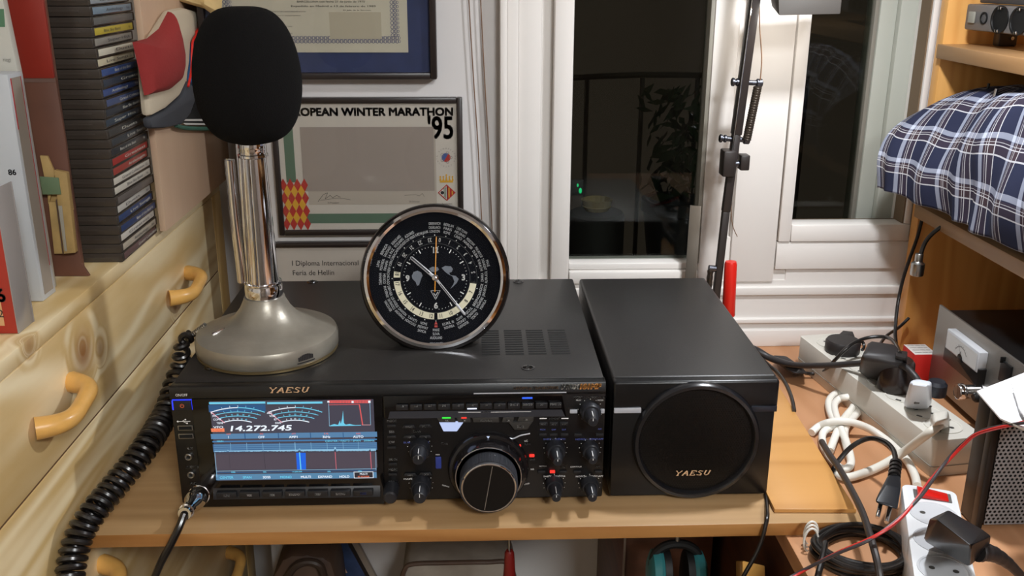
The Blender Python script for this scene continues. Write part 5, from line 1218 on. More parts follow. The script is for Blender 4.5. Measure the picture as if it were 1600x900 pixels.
bm = NB(); prism(bm, [(mu0, mv0+mh*.40), (mu1, mv0+mh*.40), (mu1, mv1), (mu0, mv1)], FX_, .011, .001); mf = obj('meter_cover', bm, mat('clear_plastic_white', (190, 192, 196), .12), t)
bm = NB(); rect(bm, mu0+.003, mv0+mh*.44, mu1-.003, mv1-.003, FX_, .0113); obj('meter_card', bm, mat('meter_card', (206, 206, 204), .5), mf)
bm = NB(); mc = ((mu0+mu1)/2, mv0+mh*.42); arc(bm, mc[0], mc[1], mh*.36, mh*.37, .6, PI-.6, FX_, .0115); 
for k in range(9):
    a = .6+(PI-1.2)*k/8; line2(bm, mc[0]+mh*.36*math.cos(a), mc[1]+mh*.36*math.sin(a), mc[0]+mh*.42*math.cos(a), mc[1]+mh*.42*math.sin(a), .0004, FX_, .0115)
line2(bm, mc[0], mc[1]+.002, mc[0]-.006, mc[1]+mh*.40, .0004, FX_, .0117); text(bm, "A", mc[0], mc[1]+mh*.15, .004, FX_, lift=.0116); obj('meter_scale', bm, M_ink, mf, smooth=False)
bm = NB(); arc(bm, mc[0], mv0+mh*.42, 0, .0065, 0, PI, FX_, .0118); prism(bm, [(mc[0]-.006, mv0+mh*.36), (mc[0]+.006, mv0+mh*.36), (mc[0]+.005, mv0+mh*.48), (mc[0]-.005, mv0+mh*.48)], FX_, .0125, .0005); obj('needle_pivot_cover', bm, M_black, mb)
# slide switch and second meter
A, B = (0.6820, 0.1398, 0.0907), (0.6820, 0.1180, 0.0702)
bm = NB(); prism(bm, [(-A[1], B[2]-.004), (-B[1]-.0, B[2]-.004), (-B[1], A[2]), (-A[1], A[2])], FX_, .003, .0005); s_ = obj('slide_switch', bm, M_black, t)
bm = NB(); prism(bm, [(-A[1]+.003, A[2]-.002), (-A[1]+.0045, A[2]-.002), (-A[1]+.0045, A[2]+.005), (-A[1]+.003, A[2]+.005)], FX_, .006, .0003); obj('lever', bm, M_black, s_)
# knobs
c = (0.6650, 0.1727, 0.0360); Mk = FX_ @ Matrix.Translation((-c[1], c[2], 0))
bm = NB(); lathe(bm, [(.0105, 0), (.0105, .003), (.0085, .004), (.0085, .021), (.0100, .023), (.0100, .028), (.0088, .030), (.0084, .0295), (0, .0290)], Mk, 36); obj('chrome_knob', bm, M_chrome, t)
c = (0.6720, 0.1639, 0.0325); Mk = FX_ @ Matrix.Translation((-c[1], c[2], 0)); bm = NB(); lathe(bm, [(.006, 0), (.006, .012), (.004, .014), (0, .014)], Mk, 24); obj('black_knob', bm, M_black, t)

# dark instrument deeper in the shelf bay
t = thing('dark_instrument', (.9, -.12, TZ), 'dark equipment with a carrying handle at the right edge behind the meter instrument', 'instrument')
bm = NB(); box(bm, .86, 1.04, -.30, .02, TZ, .125, .004); obj('case', bm, M_black, t)
bm = NB(); tube(bm, [(.87, -.02, .122), (.87, -.02, .150), (.88, -.03, .156), (1.0, -.03, .156), (1.01, -.02, .150), (1.01, -.02, .122)], .004, 10, 4); obj('carrying_handle', bm, M_blackm, t)

# ================================================================= small red box
t = thing('red_carton', (0.6865, 0.3276, 0.0000), 'small red and white cardboard box between the power strip and the aluminium instrument', 'box')
a, b, c, d = V3(*(0.6253, 0.2450, 0.0639)), V3(*(0.6425, 0.2250, 0.0565)), V3(*(0.6630, 0.2650, 0.0571)), V3(*(0.6387, 0.2150, 0.0343))
bm = NB(); x0r, y0r = .662, .302
box(bm, x0r, x0r+.030, y0r, y0r+.036, TZ, .0305, .0006, mi=0); 
for f in bm.faces:
    if f.normal.z > .7: f.material_index = 1
obj('carton', bm, [mat('red_card', (190, 34, 30), .45), mat('printed_card', (204, 198, 192), .5)], t)
bm = NB(); Fc = Matrix(((0, 0, -1, x0r), (-1, 0, 0, 0), (0, 1, 0, 0), (0, 0, 0, 1))); tube(bm, [(x0r-.0003, y0r+.006, .006), (x0r-.0003, y0r+.016, .014), (x0r-.0003, y0r+.026, .011), (x0r-.0003, y0r+.034, .018)], .0008, 6); obj('printed_line', bm, mat('grey_pink_print', (170, 110, 104), .5), t)
bm = NB()
for k in range(4): text(bm, "ooooo oooo ooo", x0r+.015, y0r+.006+k*.008, .003, TOP(.0306), fit=.024)
obj('lettering', bm, M_ink, t)

# ================================================================= power strip one
M_ivory = mat('ivory_plastic', (214, 210, 200), .4, bump=.05)
M_whitep = mat('cool_white_plastic', (212, 216, 224), .3)
d1 = V3(.147, -.989, 0).normalized(); n1 = V3(.989, .147, 0); o1 = V3(.532, .376, TZ)
MS1 = Matrix(((d1.x, n1.x, 0, o1.x), (d1.y, n1.y, 0, o1.y), (0, 0, 1, o1.z), (0, 0, 0, 1)))   # u along, v across, w up
SH = .0445
t = thing('power_strip', (.58, .23, TZ), 'long ivory power strip crowded with plugs on the table near the window', 'power strip')
bm = NB(); prism(bm, rrect(0, 0, .318, .060, .004), MS1, SH, .002); obj('housing', bm, M_ivory, t)
bm = NB(); prism(bm, rrect(-.0006, -.0006, .3186, .0606, .004), MS1 @ Matrix.Translation((0, 0, .012)), .0008); obj('seam', bm, mat('seam_grey', (150, 146, 138), .6), t)
for u in (.035, .078, .121, .164, .207, .250, .286):
    bm = NB(); lathe(bm, [(.0205, 0), (.0205, .0008), (.0190, .0008), (.0185, .0001), (0, .0001)], MS1 @ Matrix.Translation((u, .030, SH)), 32); s_ = obj('socket', bm, M_ivory, t)
    bm = NB()
    for sg in (-1, 1): flat(bm, circ(sg*.0095, 0, .0026, 12), MS1 @ Matrix.Translation((u, .030, SH)) @ Matrix.Rotation(.7, 4, 'Z'), .0004)
    for sg in (-1, 1): box(bm, -.003, .003, sg*.0175-.0015, sg*.0175+.0015, .0002, .0012, M=MS1 @ Matrix.Translation((u, .030, SH)) @ Matrix.Rotation(.7, 4, 'Z'))
    obj('contacts', bm, mat('contact_dark', (90, 88, 84), .4, .5) if 'contact_dark' not in bpy.data.materials else bpy.data.materials['contact_dark'], s_)
def S1(u, v, w): return MS1 @ V3(u, v, SH+w)
# round black plug
t = thing('round_plug', S1(.035, .032, 0), 'flat round black plug at the window end of the ivory power strip', 'plug')
M_plug = mat('plug_black', (38, 34, 34), .5)
c = V3(*(0.5697, 0.3164, 0.0330))
bm = NB(); lathe(bm, [(.0215, -.002), (.0225, .001), (.0225, .012), (.0205, .0150), (0, .0155)], Matrix.Translation((c.x, c.y, TZ+SH+.002)), 36); obj('plug_body', bm, M_plug, t)
bm = NB(); hull(bm, [(c.x-.002, c.y+.016, .034), (c.x+.020, c.y+.012, .034), (c.x-.002, c.y+.016, .047), (c.x+.020, c.y+.012, .047), (c.x+.012, c.y+.034, .036), (c.x+.024, c.y+.030, .036), (c.x+.012, c.y+.034, .047), (c.x+.024, c.y+.030, .047)], .001); obj('grip_tab', bm, M_plug, t)
# black adapter
t = thing('plug_adapter', (0.5841, 0.2257, 0.0320), 'large boxy black plug adapter in the middle of the ivory power strip', 'adapter')
bm = NB(); hull(bm, [(0.5607, 0.2174, 0.0850), (0.5867, 0.2041, 0.0850), (0.5894, 0.1799, 0.0800), (0.5440, 0.1892, 0.0800), (0.5402, 0.1888, 0.0720), (0.5847, 0.1728, 0.0700), (0.5626, 0.2416, 0.0340), (0.5658, 0.2262, 0.0320), (0.5802, 0.2141, 0.0320), (0.6087, 0.2210, 0.0320), (0.6274, 0.2814, 0.0340)], .003); obj('adapter_body', bm, M_plug, t)
bm = NB(); hull(bm, [(0.5856, 0.2001, 0.0800), (0.5984, 0.1936, 0.0800), (0.6013, 0.1958, 0.0600), (0.5875, 0.2001, 0.0600), (0.5830, 0.1627, 0.0840), (0.5743, 0.1707, 0.0840)], .001); obj('cord_outlet', bm, M_plug, t)
# dark brown cylinder plug
t = thing('cylinder_plug', (0.5913, 0.1948, 0.0320), 'dark brown cylindrical plug between the black adapter and the white charger', 'plug')
c = V3(*(0.5904, 0.1965, 0.0380)); bm = NB(); lathe(bm, [(.0205, 0), (.0215, .002), (.0205, .012), (.0195, .034), (.0165, .038), (0, .038)], Matrix.Translation((c.x, c.y, TZ+SH+.0008)), 36); obj('plug_body', bm, mat('brown_black_plastic', (46, 36, 33), .22), t)
# white charger
t = thing('usb_charger', (0.5942, 0.1411, 0.0320), 'white cube charger in the ivory power strip with the thick dark cable', 'charger')
bm = NB(); hull(bm, [(0.5703, 0.1190, 0.0760), (0.5799, 0.1240, 0.0760), (0.5932, 0.1148, 0.0760), (0.5841, 0.1012, 0.0760), (0.5644, 0.1087, 0.0760), (0.5776, 0.1429, 0.0330), (0.5809, 0.1347, 0.0320), (0.6031, 0.1340, 0.0320), (0.6160, 0.1508, 0.0320), (0.5892, 0.1614, 0.0340)], .0032, seg=3); ch = obj('charger_body', bm, M_whitep, t)
p = (0.5839, 0.1271, 0.0460); bm = NB(); box(bm, p[0]-.003, p[0]+.003, p[1]-.0035, p[1]-.0005, p[2]-.002, p[2]+.002, .0006); obj('logo_mark', bm, M_sg, ch)
# black plug behind charger
t = thing('rear_plug', (0.6269, 0.1645, 0.0320), 'small round black plug half hidden behind the white charger', 'plug')
c = V3(*(0.6313, 0.1763, 0.0340)); bm = NB(); c.x += .0; lathe(bm, [(.0115, 0), (.012, .002), (.012, .014), (.009, .018), (0, .018)], Matrix.Translation((c.x, c.y, TZ+SH+.0008)), 28); obj('plug_body', bm, mat('blue_black_plastic', (30, 32, 40), .4), t)
# white plug with cord
t = thing('white_plug', (0.5955, 0.0825, 0.0320), 'white plug with a white cord at the near end of the ivory power strip', 'plug')
bm = NB(); hull(bm, [(0.5935, 0.1103, 0.0340), (0.6167, 0.1096, 0.0340), (0.6047, 0.0845, 0.0340), (0.5780, 0.0699, 0.0340), (0.5779, 0.0742, 0.0580), (0.5976, 0.0800, 0.0580), (0.5838, 0.0543, 0.0600), (0.5647, 0.0458, 0.0600)], .003, seg=3); obj('plug_body', bm, mat('milky_plastic', (214, 210, 200), .3), t)
bm = NB(); tube(bm, [(0.5835, 0.0673, 0.0460), (0.5698, 0.0566, 0.0440), (0.5642, 0.0638, 0.0320), (0.5594, 0.0852, 0.0060), (0.5446, 0.0857, -0.0060), (0.5245, 0.0744, -0.0090), (0.5014, 0.0610, -0.0090), (0.4828, 0.0546, -0.0090), (0.4715, 0.0661, -0.0090)], .0048, 12, 8, rf=lambda s: 1); obj('cord', bm, mat('white_cord', (226, 222, 210), .4), t)

# thick dark cable with the inline switch
bm = NB(); tube(bm, [(0.4481, 0.3450, 0.0284), (0.4670, 0.3500, 0.0187), (0.4832, 0.3400, 0.0113), (0.5041, 0.3100, 0.0144), (0.5314, 0.2700, 0.0302), (0.5598, 0.2400, 0.0452), (0.5775, 0.2000, 0.0644), (0.5873, 0.1750, 0.0690), (0.5926, 0.1580, 0.0649), (0.5960, 0.1500, 0.0587)], .0040, 12, 8, rf=lambda s: 1.15 if s < .3 else 1); o = obj('thick_cable', bm, mat('cable_grey_black', (46, 43, 43), .45)); tag(o, 'thick dark cable crossing over the ivory power strip to the white charger', 'cable')
t = thing('inline_switch', (0.5104, 0.3394, 0.0000), 'black inline cord switch beside the right rear of the speaker', 'switch')
bm = NB(); hull(bm, [(0.4886, 0.3496, 0.0120), (0.5038, 0.3421, 0.0140), (0.5133, 0.3064, 0.0140), (0.5220, 0.3037, 0.0040), (0.5027, 0.3022, 0.0040), (0.4916, 0.3394, 0.0040), (0.5213, 0.3855, -0.0100), (0.5323, 0.3403, -0.0130), (0.5159, 0.3386, -0.0130), (0.5080, 0.3953, -0.0120)], .0018); obj('switch_body', bm, M_plug, t)
bm = NB(); tube(bm, [(0.5278, 0.3287, -0.0060), (0.5418, 0.3261, -0.0060), (0.5448, 0.3019, 0.0100), (0.5450, 0.2747, 0.0360), (0.5564, 0.2721, 0.0520), (0.5723, 0.2809, 0.0580), (0.5921, 0.2859, 0.0620), (0.6082, 0.2752, 0.0660), (0.6036, 0.2404, 0.0720), (0.5844, 0.1831, 0.0820)], .0024, 10, 8); obj('cord', bm, M_cord, t)
bm = NB(); tube(bm, [(0.4817, 0.3616, 0.0100), (0.4701, 0.3712, 0.0100), (0.4614, 0.3786, 0.0100)], .0022, 8, 4); obj('rear_cord', bm, M_cord, t)
bm = NB(); tube(bm, [(0.5694, 0.2816, 0.0560), (0.5829, 0.2882, 0.0550), (0.5840, 0.2828, 0.0500), (0.5794, 0.2769, 0.0480)], .0020, 8, 6); o = obj('cord_loop', bm, M_cord); tag(o, 'tiny black cord loop beside the round black plug', 'cable')

# black cord over the board from the speaker's back
bm = NB(); tube(bm, [(0.4712, 0.3436, 0.0100), (0.4764, 0.3216, 0.0080), (0.4802, 0.3000, 0.0080), (0.4805, 0.2648, 0.0072), (0.4746, 0.2224, 0.0072), (0.4673, 0.1888, 0.0060)], .0025, 10, 6); o = obj('speaker_cord', bm, M_cord); tag(o, 'black cord ending at the edge of the orange board behind the speaker', 'cable')
# white bundle
M_wc = mat('white_cable_plastic', (232, 228, 218), .4)
t = thing('white_cable_bundle', (0.5106, 0.1635, -0.0144), 'white cable folded into a bow of loops beside the orange board', 'cable')
for k, P in enumerate(([(0.5141, 0.1736, -0.0060), (0.5205, 0.2108, -0.0080), (0.5305, 0.2438, -0.0080), (0.5477, 0.2665, -0.0080), (0.5625, 0.2681, -0.0080), (0.5659, 0.2523, -0.0080), (0.5552, 0.2262, -0.0080), (0.5353, 0.1973, -0.0060), (0.5178, 0.1695, -0.0040), (0.5010, 0.1413, -0.0070), (0.4863, 0.1141, -0.0090)],
                        [(0.5163, 0.1696, -0.0040), (0.5243, 0.2045, -0.0050), (0.5328, 0.2301, -0.0060), (0.5453, 0.2467, -0.0060), (0.5504, 0.2397, -0.0010), (0.5672, 0.2449, -0.0010), (0.5749, 0.2461, -0.0070), (0.5634, 0.2223, -0.0080), (0.5443, 0.1956, -0.0070), (0.5226, 0.1640, -0.0030), (0.5130, 0.1409, -0.0070), (0.5034, 0.0985, -0.0090)],
                        [(0.5119, 0.1643, -0.0030), (0.4992, 0.1623, -0.0060), (0.4911, 0.1536, -0.0090), (0.4836, 0.1297, -0.0090), (0.4805, 0.1037, -0.0090), (0.4803, 0.0794, -0.0070), (0.4851, 0.0692, -0.0070), (0.4956, 0.0778, -0.0080), (0.5034, 0.0966, -0.0080), (0.5108, 0.1310, -0.0060), (0.5133, 0.1556, -0.0020)],)):
    bm = NB(); tube(bm, P, .0045, 12, 8); obj('loop', bm, M_wc, t)
bm = NB(); tube(bm, [(0.4805, 0.1605, -0.0090), (0.4929, 0.1709, -0.0060), (0.5023, 0.1647, 0.0020), (0.5146, 0.1596, 0.0060), (0.5296, 0.1582, 0.0040), (0.5484, 0.1549, -0.0030), (0.5616, 0.1384, -0.0090), (0.5647, 0.1102, -0.0090), (0.5642, 0.0833, -0.0090), (0.5557, 0.0485, -0.0060), (0.5436, 0.0182, 0.0000)], .0046, 12, 8); obj('lead', bm, M_wc, t)

# ================================================================= power strip two
d2 = V3(-.335, -.942, 0).normalized(); n2 = V3(.942, -.335, 0); o2 = V3(.504, -.026, TZ); SH2 = .0444
MS2 = Matrix(((d2.x, n2.x, 0, o2.x), (d2.y, n2.y, 0, o2.y), (0, 0, 1, o2.z), (0, 0, 0, 1)))
t = thing('power_strip', (.49, -.16, TZ), 'white power strip with a red rocker switch in the near right corner', 'power strip')
M_w2 = mat('bright_white_plastic', (232, 234, 236), .3)
bm = NB(); prism(bm, rrect(0, 0, .30, .050, .008), MS2, SH2, .004); obj('housing', bm, M_w2, t)
bm = NB(); prism(bm, rrect(.009, .010, .026, .044, .001), MS2 @ Matrix.Translation((0, 0, SH2-.001)), .0014); obj('switch_recess', bm, M_sg, t)
bm = NB(); hull(bm, [MS2 @ V3(u, v, SH2+w) for u, v, w in ((.010, .013, .005), (.010, .041, .0015), (.025, .013, .005), (.025, .041, .0015), (.010, .013, 0), (.010, .041, 0), (.025, .013, 0), (.025, .041, 0), (.010, .028, .0015), (.025, .028, .0015))], .0006); obj('rocker_switch', bm, mat('red_switch', (196, 26, 20), .25), t)
for u in (.052, .098, .144, .19, .236):
    bm = NB(); lathe(bm, [(.0215, 0), (.0215, .0006), (.0198, .0006), (.0192, .0001), (0, .0001)], MS2 @ Matrix.Translation((u, .025, SH2)), 32); s_ = obj('socket', bm, mat('socket_grey_white', (196, 198, 202), .4) if 'socket_grey_white' not in bpy.data.materials else bpy.data.materials['socket_grey_white'], t)
    bm = NB()
    for sg in (-1, 1): flat(bm, circ(sg*.0095, 0, .0026, 12), MS2 @ Matrix.Translation((u, .025, SH2)) @ Matrix.Rotation(1.57, 4, 'Z'), .0004)
    obj('contacts', bm, bpy.data.materials['contact_dark'], s_)
t = thing('angled_plug', (0.4971, -0.1473, 0.0400), 'big black angled plug with its cable in the white power strip', 'plug')
bm = NB(); hull(bm, [(0.4549, -0.1905, 0.0920), (0.4710, -0.1765, 0.0920), (0.4866, -0.2033, 0.0900), (0.4905, -0.2094, 0.0880), (0.4659, -0.2250, 0.0900), (0.4577, -0.1736, 0.0820), (0.4669, -0.1530, 0.0520), (0.4678, -0.1546, 0.0480), (0.4795, -0.2020, 0.0560), (0.4804, -0.2050, 0.0580), (0.5008, -0.1934, 0.0660), (0.5059, -0.1184, 0.0500), (0.4809, -0.1376, 0.0340), (0.4978, -0.1594, 0.0340)], .0025, seg=3); obj('plug_body', bm, mat('plug_gloss_black', (26, 26, 28), .3), t)
bm = NB(); tube(bm, [(0.4874, -0.2005, 0.0680), (0.5011, -0.1976, 0.0640), (0.5202, -0.1910, 0.0500), (0.5403, -0.1852, 0.0300), (0.5578, -0.1800, 0.0100)], .0062, 14, 8, rf=lambda s: (1.35-.7*min(1, s*1.6))*(1+.05*math.sin(s*140) if s < .55 else 1)); obj('strain_relief', bm, M_plug, t)

# ================================================================= perforated metal case with papers
t = thing('perforated_case', (.66, -.03, TZ), 'dark case with a perforated metal front at the right edge of the table', 'case')
pc = V3(*(0.5620, -0.0235, 0.1238)); cx0, cy0, cz1 = .577, -.036, .124
bm = NB(); box(bm, cx0, cx0+.26, cy0+.002, cy0+.026, TZ+.001, cz1, .002); obj('case', bm, M_black, t)
mgm = mat('grey_mesh_metal', (150, 150, 152), .4, .25); N = mgm.node_tree.nodes; K = mgm.node_tree.links.new
tc = N.new('ShaderNodeTexCoord'); sp_ = N.new('ShaderNodeSeparateXYZ'); K(tc.outputs['Object'], sp_.inputs[0])
def mth2(op, a, b=None, N=N, K=K):
    n = N.new('ShaderNodeMath'); n.operation = op
    for i, q_ in enumerate((a, b)):
        if q_ is None: continue
        if isinstance(q_, (int, float)): n.inputs[i].default_value = q_
        else: K(q_, n.inputs[i])
    return n.outputs[0]
h_ = holes(N, K, sp_.outputs['X'], sp_.outputs['Z'], .0046, .32, mth2)
tr = N.new('ShaderNodeBsdfTransparent'); mx = N.new('ShaderNodeMixShader'); K(h_, mx.inputs[0]); K(N['Principled BSDF'].outputs[0], mx.inputs[1]); K(tr.outputs[0], mx.inputs[2]); K(mx.outputs[0], N['Material Output'].inputs[0])
bm = NB(); box(bm, cx0+.010, cx0+.255, cy0-.0035, cy0-.0030, TZ+.004, cz1-.004); obj('mesh_front', bm, mgm, t)
bm = NB(); box(bm, cx0, cx0+.007, cy0-.006, cy0+.004, TZ, cz1, .001); box(bm, cx0, cx0+.26, cy0-.006, cy0+.004, cz1-.006, cz1, .001); obj('edge_frame', bm, M_black, t)
t = thing('paper_sheets', (.66, -.06, cz1), 'bright white folded sheets of paper lying on the perforated case', 'paper')
M_pap = mat('bright_paper', (240, 240, 242), .7)
for k, (P, dz_) in enumerate((([(0.5467, -0.0570, 0.1420), (0.6108, -0.0267, 0.1480), (0.6492, -0.0591, 0.1500), (0.5608, -0.2024, 0.1500), (0.5411, -0.1516, 0.1500), (0.5342, -0.1218, 0.1460)], 0), ([(0.5698, -0.0702, 0.1560), (0.6172, -0.0498, 0.1560), (0.5966, -0.1243, 0.1560), (0.5395, -0.1564, 0.1560), (0.5508, -0.1188, 0.1540)], .003))):
    bm = NB(); vs = [bm.verts.new(p) for p in P]; f = bm.faces.new(vs); r = bmesh.ops.extrude_face_region(bm, geom=[f]); 
    for v in r['geom']:
        if isinstance(v, bmesh.types.BMVert): v.co.z += .0014
    bmesh.ops.recalc_face_normals(bm, faces=bm.faces); obj('sheet', bm, M_pap, t, smooth=False)
bm = NB(); bmx = (0.5515, -0.1272, 0.1520); box(bm, bmx[0]-.001, bmx[0]+.02, bmx[1]-.01, bmx[1]+.004, .150, .153, .0004); obj('printed_patch', bm, M_sg, t)

# ================================================================= cables in front
t = thing('flat_plug_cord', (0.5056, 0.0001, 0.0000), 'thin black cord ending in a flat two pin plug on the table', 'cable')
bm = NB(); tube(bm, [(0.4561, 0.0382, -0.0100), (0.4678, 0.0573, -0.0040), (0.4787, 0.0672, 0.0060), (0.4927, 0.0712, 0.0200), (0.5091, 0.0693, 0.0300), (0.5174, 0.0501, 0.0360), (0.5187, 0.0300, 0.0360), (0.5118, 0.0065, 0.0340)], .0028, 10, 8); obj('cord', bm, M_cord, t)
bm = NB(); a, b = V3(*(0.5129, 0.0092, 0.0340)), V3(*(0.5006, -0.0165, 0.0310)); 
for k in range(4):
    p = a.lerp(b, k/4+.05); q_ = a.lerp(b, k/4+.19); cyl(bm, p, q_, .0062, n=12)
cyl(bm, a, b, .0042, n=12); obj('strain_relief', bm, M_cord, t)
bm = NB(); hull(bm, [(0.4926, -0.0200, 0.0360), (0.5054, -0.0194, 0.0340), (0.4825, -0.0384, 0.0360), (0.4967, -0.0415, 0.0340), (0.4679, -0.0529, 0.0300), (0.4864, -0.0609, 0.0260), (0.4656, -0.0577, 0.0280), (0.4845, -0.0644, 0.0240), (0.5028, 0.0010, 0.0240), (0.5159, 0.0015, 0.0220), (0.4756, -0.0380, 0.0160), (0.4935, -0.0466, 0.0130)], .0018, seg=3); obj('plug_body', bm, mat('plug_dark_blue_black', (30, 32, 36), .35), t)
for q_, r_ in (((0.4743, -0.0504, 0.0220), (0.4648, -0.0676, 0.0180)), ((0.4842, -0.0504, 0.0190), (0.4725, -0.0709, 0.0150))):
    bm = NB(); cyl(bm, q_, r_, .0022, n=12); cyl(bm, V3(*q_).lerp(V3(*r_), .95), V3(*q_).lerp(V3(*r_), 1.05), .0018, n=12); obj('pin', bm, M_chrome, t)
bm = NB(); tube(bm, [(0.4749, 0.1129, 0.0040), (0.4685, 0.0717, 0.0100), (0.4651, 0.0361, 0.0140), (0.4571, -0.0199, 0.0200), (0.4474, -0.0733, 0.0260), (0.4364, -0.1220, 0.0280), (0.4324, -0.1491, 0.0200), (0.4329, -0.1622, 0.0000)], .0034, 10, 8); o = obj('long_cord', bm, mat('cord_brown_black', (50, 44, 42), .45)); tag(o, 'long dark cord running along the edge of the orange board towards the viewer', 'cable')
# coil
t = thing('coiled_cable', (0.4523, -0.0684, -0.0144), 'tidy coil of black cable tied at one side on the table', 'cable')
cc_ = V3(*(0.4440, -0.0849, -0.0040)); random.seed(5)
for k in range(9):
    R1, R2 = .0365+.0022*(k % 3)+.0012*random.random(), .030+.002*(k % 3); off = V3(.001*random.uniform(-1, 1), .001*random.uniform(-1, 1), -.0075+.0052*(k//3)); P = []
    for i in range(28):
        a = 2*PI*i/28; sq = 1-.25*max(0, math.cos(a-2.75))**3
        P.append(cc_+off+V3(R1*1.05*math.cos(a)*(1), (R2+.004)*math.sin(a)*sq, .0015*math.sin(2*a+k)))
    bm = NB(); tube(bm, P, .0027, 10, 2, closed=True); obj('turn', bm, M_cord, t)
bm = NB()
for k in range(3):
    c_ = cc_+V3(-.043+.002*k, .012+.003*k, .001); P = [c_+V3(.011*math.cos(a)*.6, .003*k, .013*math.sin(a)) for a in [2*PI*i/16 for i in range(16)]]; tube(bm, P, .0011, 8, 2, closed=True)
obj('cable_tie', bm, M_white, t, label='white twisted tie')
bm = NB(); tube(bm, [(0.4106, -0.0845, 0.0020), (0.4003, -0.1060, 0.0000), (0.3892, -0.1274, -0.0040), (0.3776, -0.1522, -0.0060)], .003, 10, 6); obj('loose_end', bm, M_cord, t)
# red and black pair
t = thing('twin_wire', (0.4697, -0.0948, 0.0300), 'twisted pair of thin red and black wires crossing the cables', 'wire')
base = [(0.5588, -0.1498, 0.1600), (0.5402, -0.1374, 0.1500), (0.5296, -0.1032, 0.1250), (0.5224, -0.0901, 0.1050), (0.5130, -0.0885, 0.0900), (0.4968, -0.0963, 0.0750), (0.4788, -0.1082, 0.0600), (0.4555, -0.1231, 0.0480), (0.4307, -0.1311, 0.0360), (0.4027, -0.1268, 0.0180), (0.3723, -0.1211, -0.0060), (0.3518, -0.1320, -0.0100)]
Pb = spline(base, 10)
for k, (nm, m) in enumerate((('red_wire', mat('red_wire_plastic', (206, 44, 40), .35)), ('black_wire', mat('grey_black_wire', (58, 50, 52), .4)))):
    P = [p+V3(.0016*math.cos(i*.16+k*PI), .0016*math.sin(i*.16+k*PI), .0016*math.cos(i*.16+k*PI+.6)) for i, p in enumerate(Pb)]
    bm = NB(); tube(bm, P, .0015, 8, 1, smooth=False); obj(nm, bm, m, t)
# thin cord hanging over the desk front
bm = NB(); tube(bm, [(0.3815, 0.0120, 0.0006), (0.3764, -0.0100, 0.0010), (0.3674, -0.0420, 0.0055), (0.3635, -0.0505, -0.0006), (0.3600, -0.0540, -0.0148), (0.3541, -0.0570, -0.0293), (0.3442, -0.0600, -0.0488), (0.3375, -0.0600, -0.0686)], .0021, 10, 8); o = obj('draped_cable', bm, M_cord); tag(o, 'thin black cord hanging over the desk front under the speaker corner', 'cable')

# ================================================================= under the desk
M_brn = mat('dark_brown_leather', (82, 62, 50), .5, var=.1, vs=30, bump=.3, bs=90)
t = thing('leather_bag', (-.20, .45, -.75), 'dark brown leather bag partly visible under the desk', 'bag')
P = [(-0.2205, 0.3650, -0.3413), (-0.2033, 0.3650, -0.3099), (-0.1889, 0.3650, -0.3026), (-0.1657, 0.3650, -0.3020), (-0.1428, 0.3650, -0.3068), (-0.1312, 0.3650, -0.3158), (-0.1252, 0.3650, -0.3434)]
poly = [(p[0], p[2]) for p in P]; zb = P[0][2]; poly2 = [(poly[0][0]-.02, -.745)]+poly+[(poly[-1][0]+.02, -.745)]
bm = NB(); prism(bm, poly2, FR(.445), .08, .008); obj('body', bm, M_brn, t)
bm = NB(); tube(bm, [(-0.1991, 0.3600, -0.3415), (-0.1838, 0.3570, -0.3157), (-0.1647, 0.3570, -0.3074), (-0.1467, 0.3570, -0.3144), (-0.1413, 0.3600, -0.3428)], .006, 10, 6); obj('handle', bm, mat('leather_strap', (60, 46, 38), .4), t)
t = thing('framed_photo', (-.14, .46, -.75), 'framed photo with blue and green colours leaning under the desk', 'picture')
a, b, c, d = V3(*(-0.1855, 0.4600, -0.3388)), V3(*(-0.1078, 0.4600, -0.3381)), V3(*(-0.0630, 0.4600, -0.4481)), V3(*(-0.1344, 0.4600, -0.4464))
def qd(bm, a, b, c, d, th=.012, mi=0, lift=0):
    n = V3(0, -1, 0); vs = [a, b, c, d]; f = [bm.verts.new(v+n*lift) for v in vs]; g = [bm.verts.new(v+n*(lift-th)) for v in vs]
    F = [bm.faces.new(f), bm.faces.new(list(reversed(g)))]+[bm.faces.new((f[i], f[(i+1) % 4], g[(i+1) % 4], g[i])) for i in range(4)]
    for x in F: x.material_index = mi
def ins(a, b, c, d, u0, u1, v0, v1):
    P = lambda u, v: (a*(1-u)+b*u)*(1-v)+(d*(1-u)+c*u)*v
    return P(u0, v0), P(u1, v0), P(u1, v1), P(u0, v1)
a2, b2 = a+(a-d)*.4, b+(b-c)*.4; c2, d2 = c+(c-b)*1.5, d+(d-a)*1.5
bm = NB(); qd(bm, a2, b2, c2, d2, .008); obj('frame', bm, mat('beige_frame', (150, 136, 122), .5), t)
bm = NB(); qd(bm, *ins(a2, b2, c2, d2, .12, .88, .03, .97), .001, 0, .001); obj('border', bm, M_frame, t)
bm = NB(); q4 = ins(a2, b2, c2, d2, .22, .80, .06, .94); qd(bm, *q4, .001, 0, .002); qd(bm, *ins(*q4, .2, 1, .36, .55), .001, 1, .0024); qd(bm, *ins(*q4, 0, .42, .22, .30), .001, 2, .0024); qd(bm, *ins(*q4, .1, .9, .6, .64), .001, 2, .0024)
obj('print', bm, [mat('photo_blue', (54, 70, 104), .4, var=.2, vs=30), mat('photo_green', (84, 104, 96), .4, var=.2, vs=60), mat('photo_skin', (190, 150, 124), .4)], t)
t = thing('grey_cushion', (.05, .38, -.75), 'grey padded cushion with dark piping lying low under the desk', 'cushion')
P = [(-0.0283, 0.3300, -0.3317), (-0.0219, 0.3300, -0.3050), (-0.0097, 0.3300, -0.2946), (0.0405, 0.3300, -0.2935), (0.0954, 0.3300, -0.2937), (0.1275, 0.3300, -0.2965), (0.1378, 0.3300, -0.3356)]
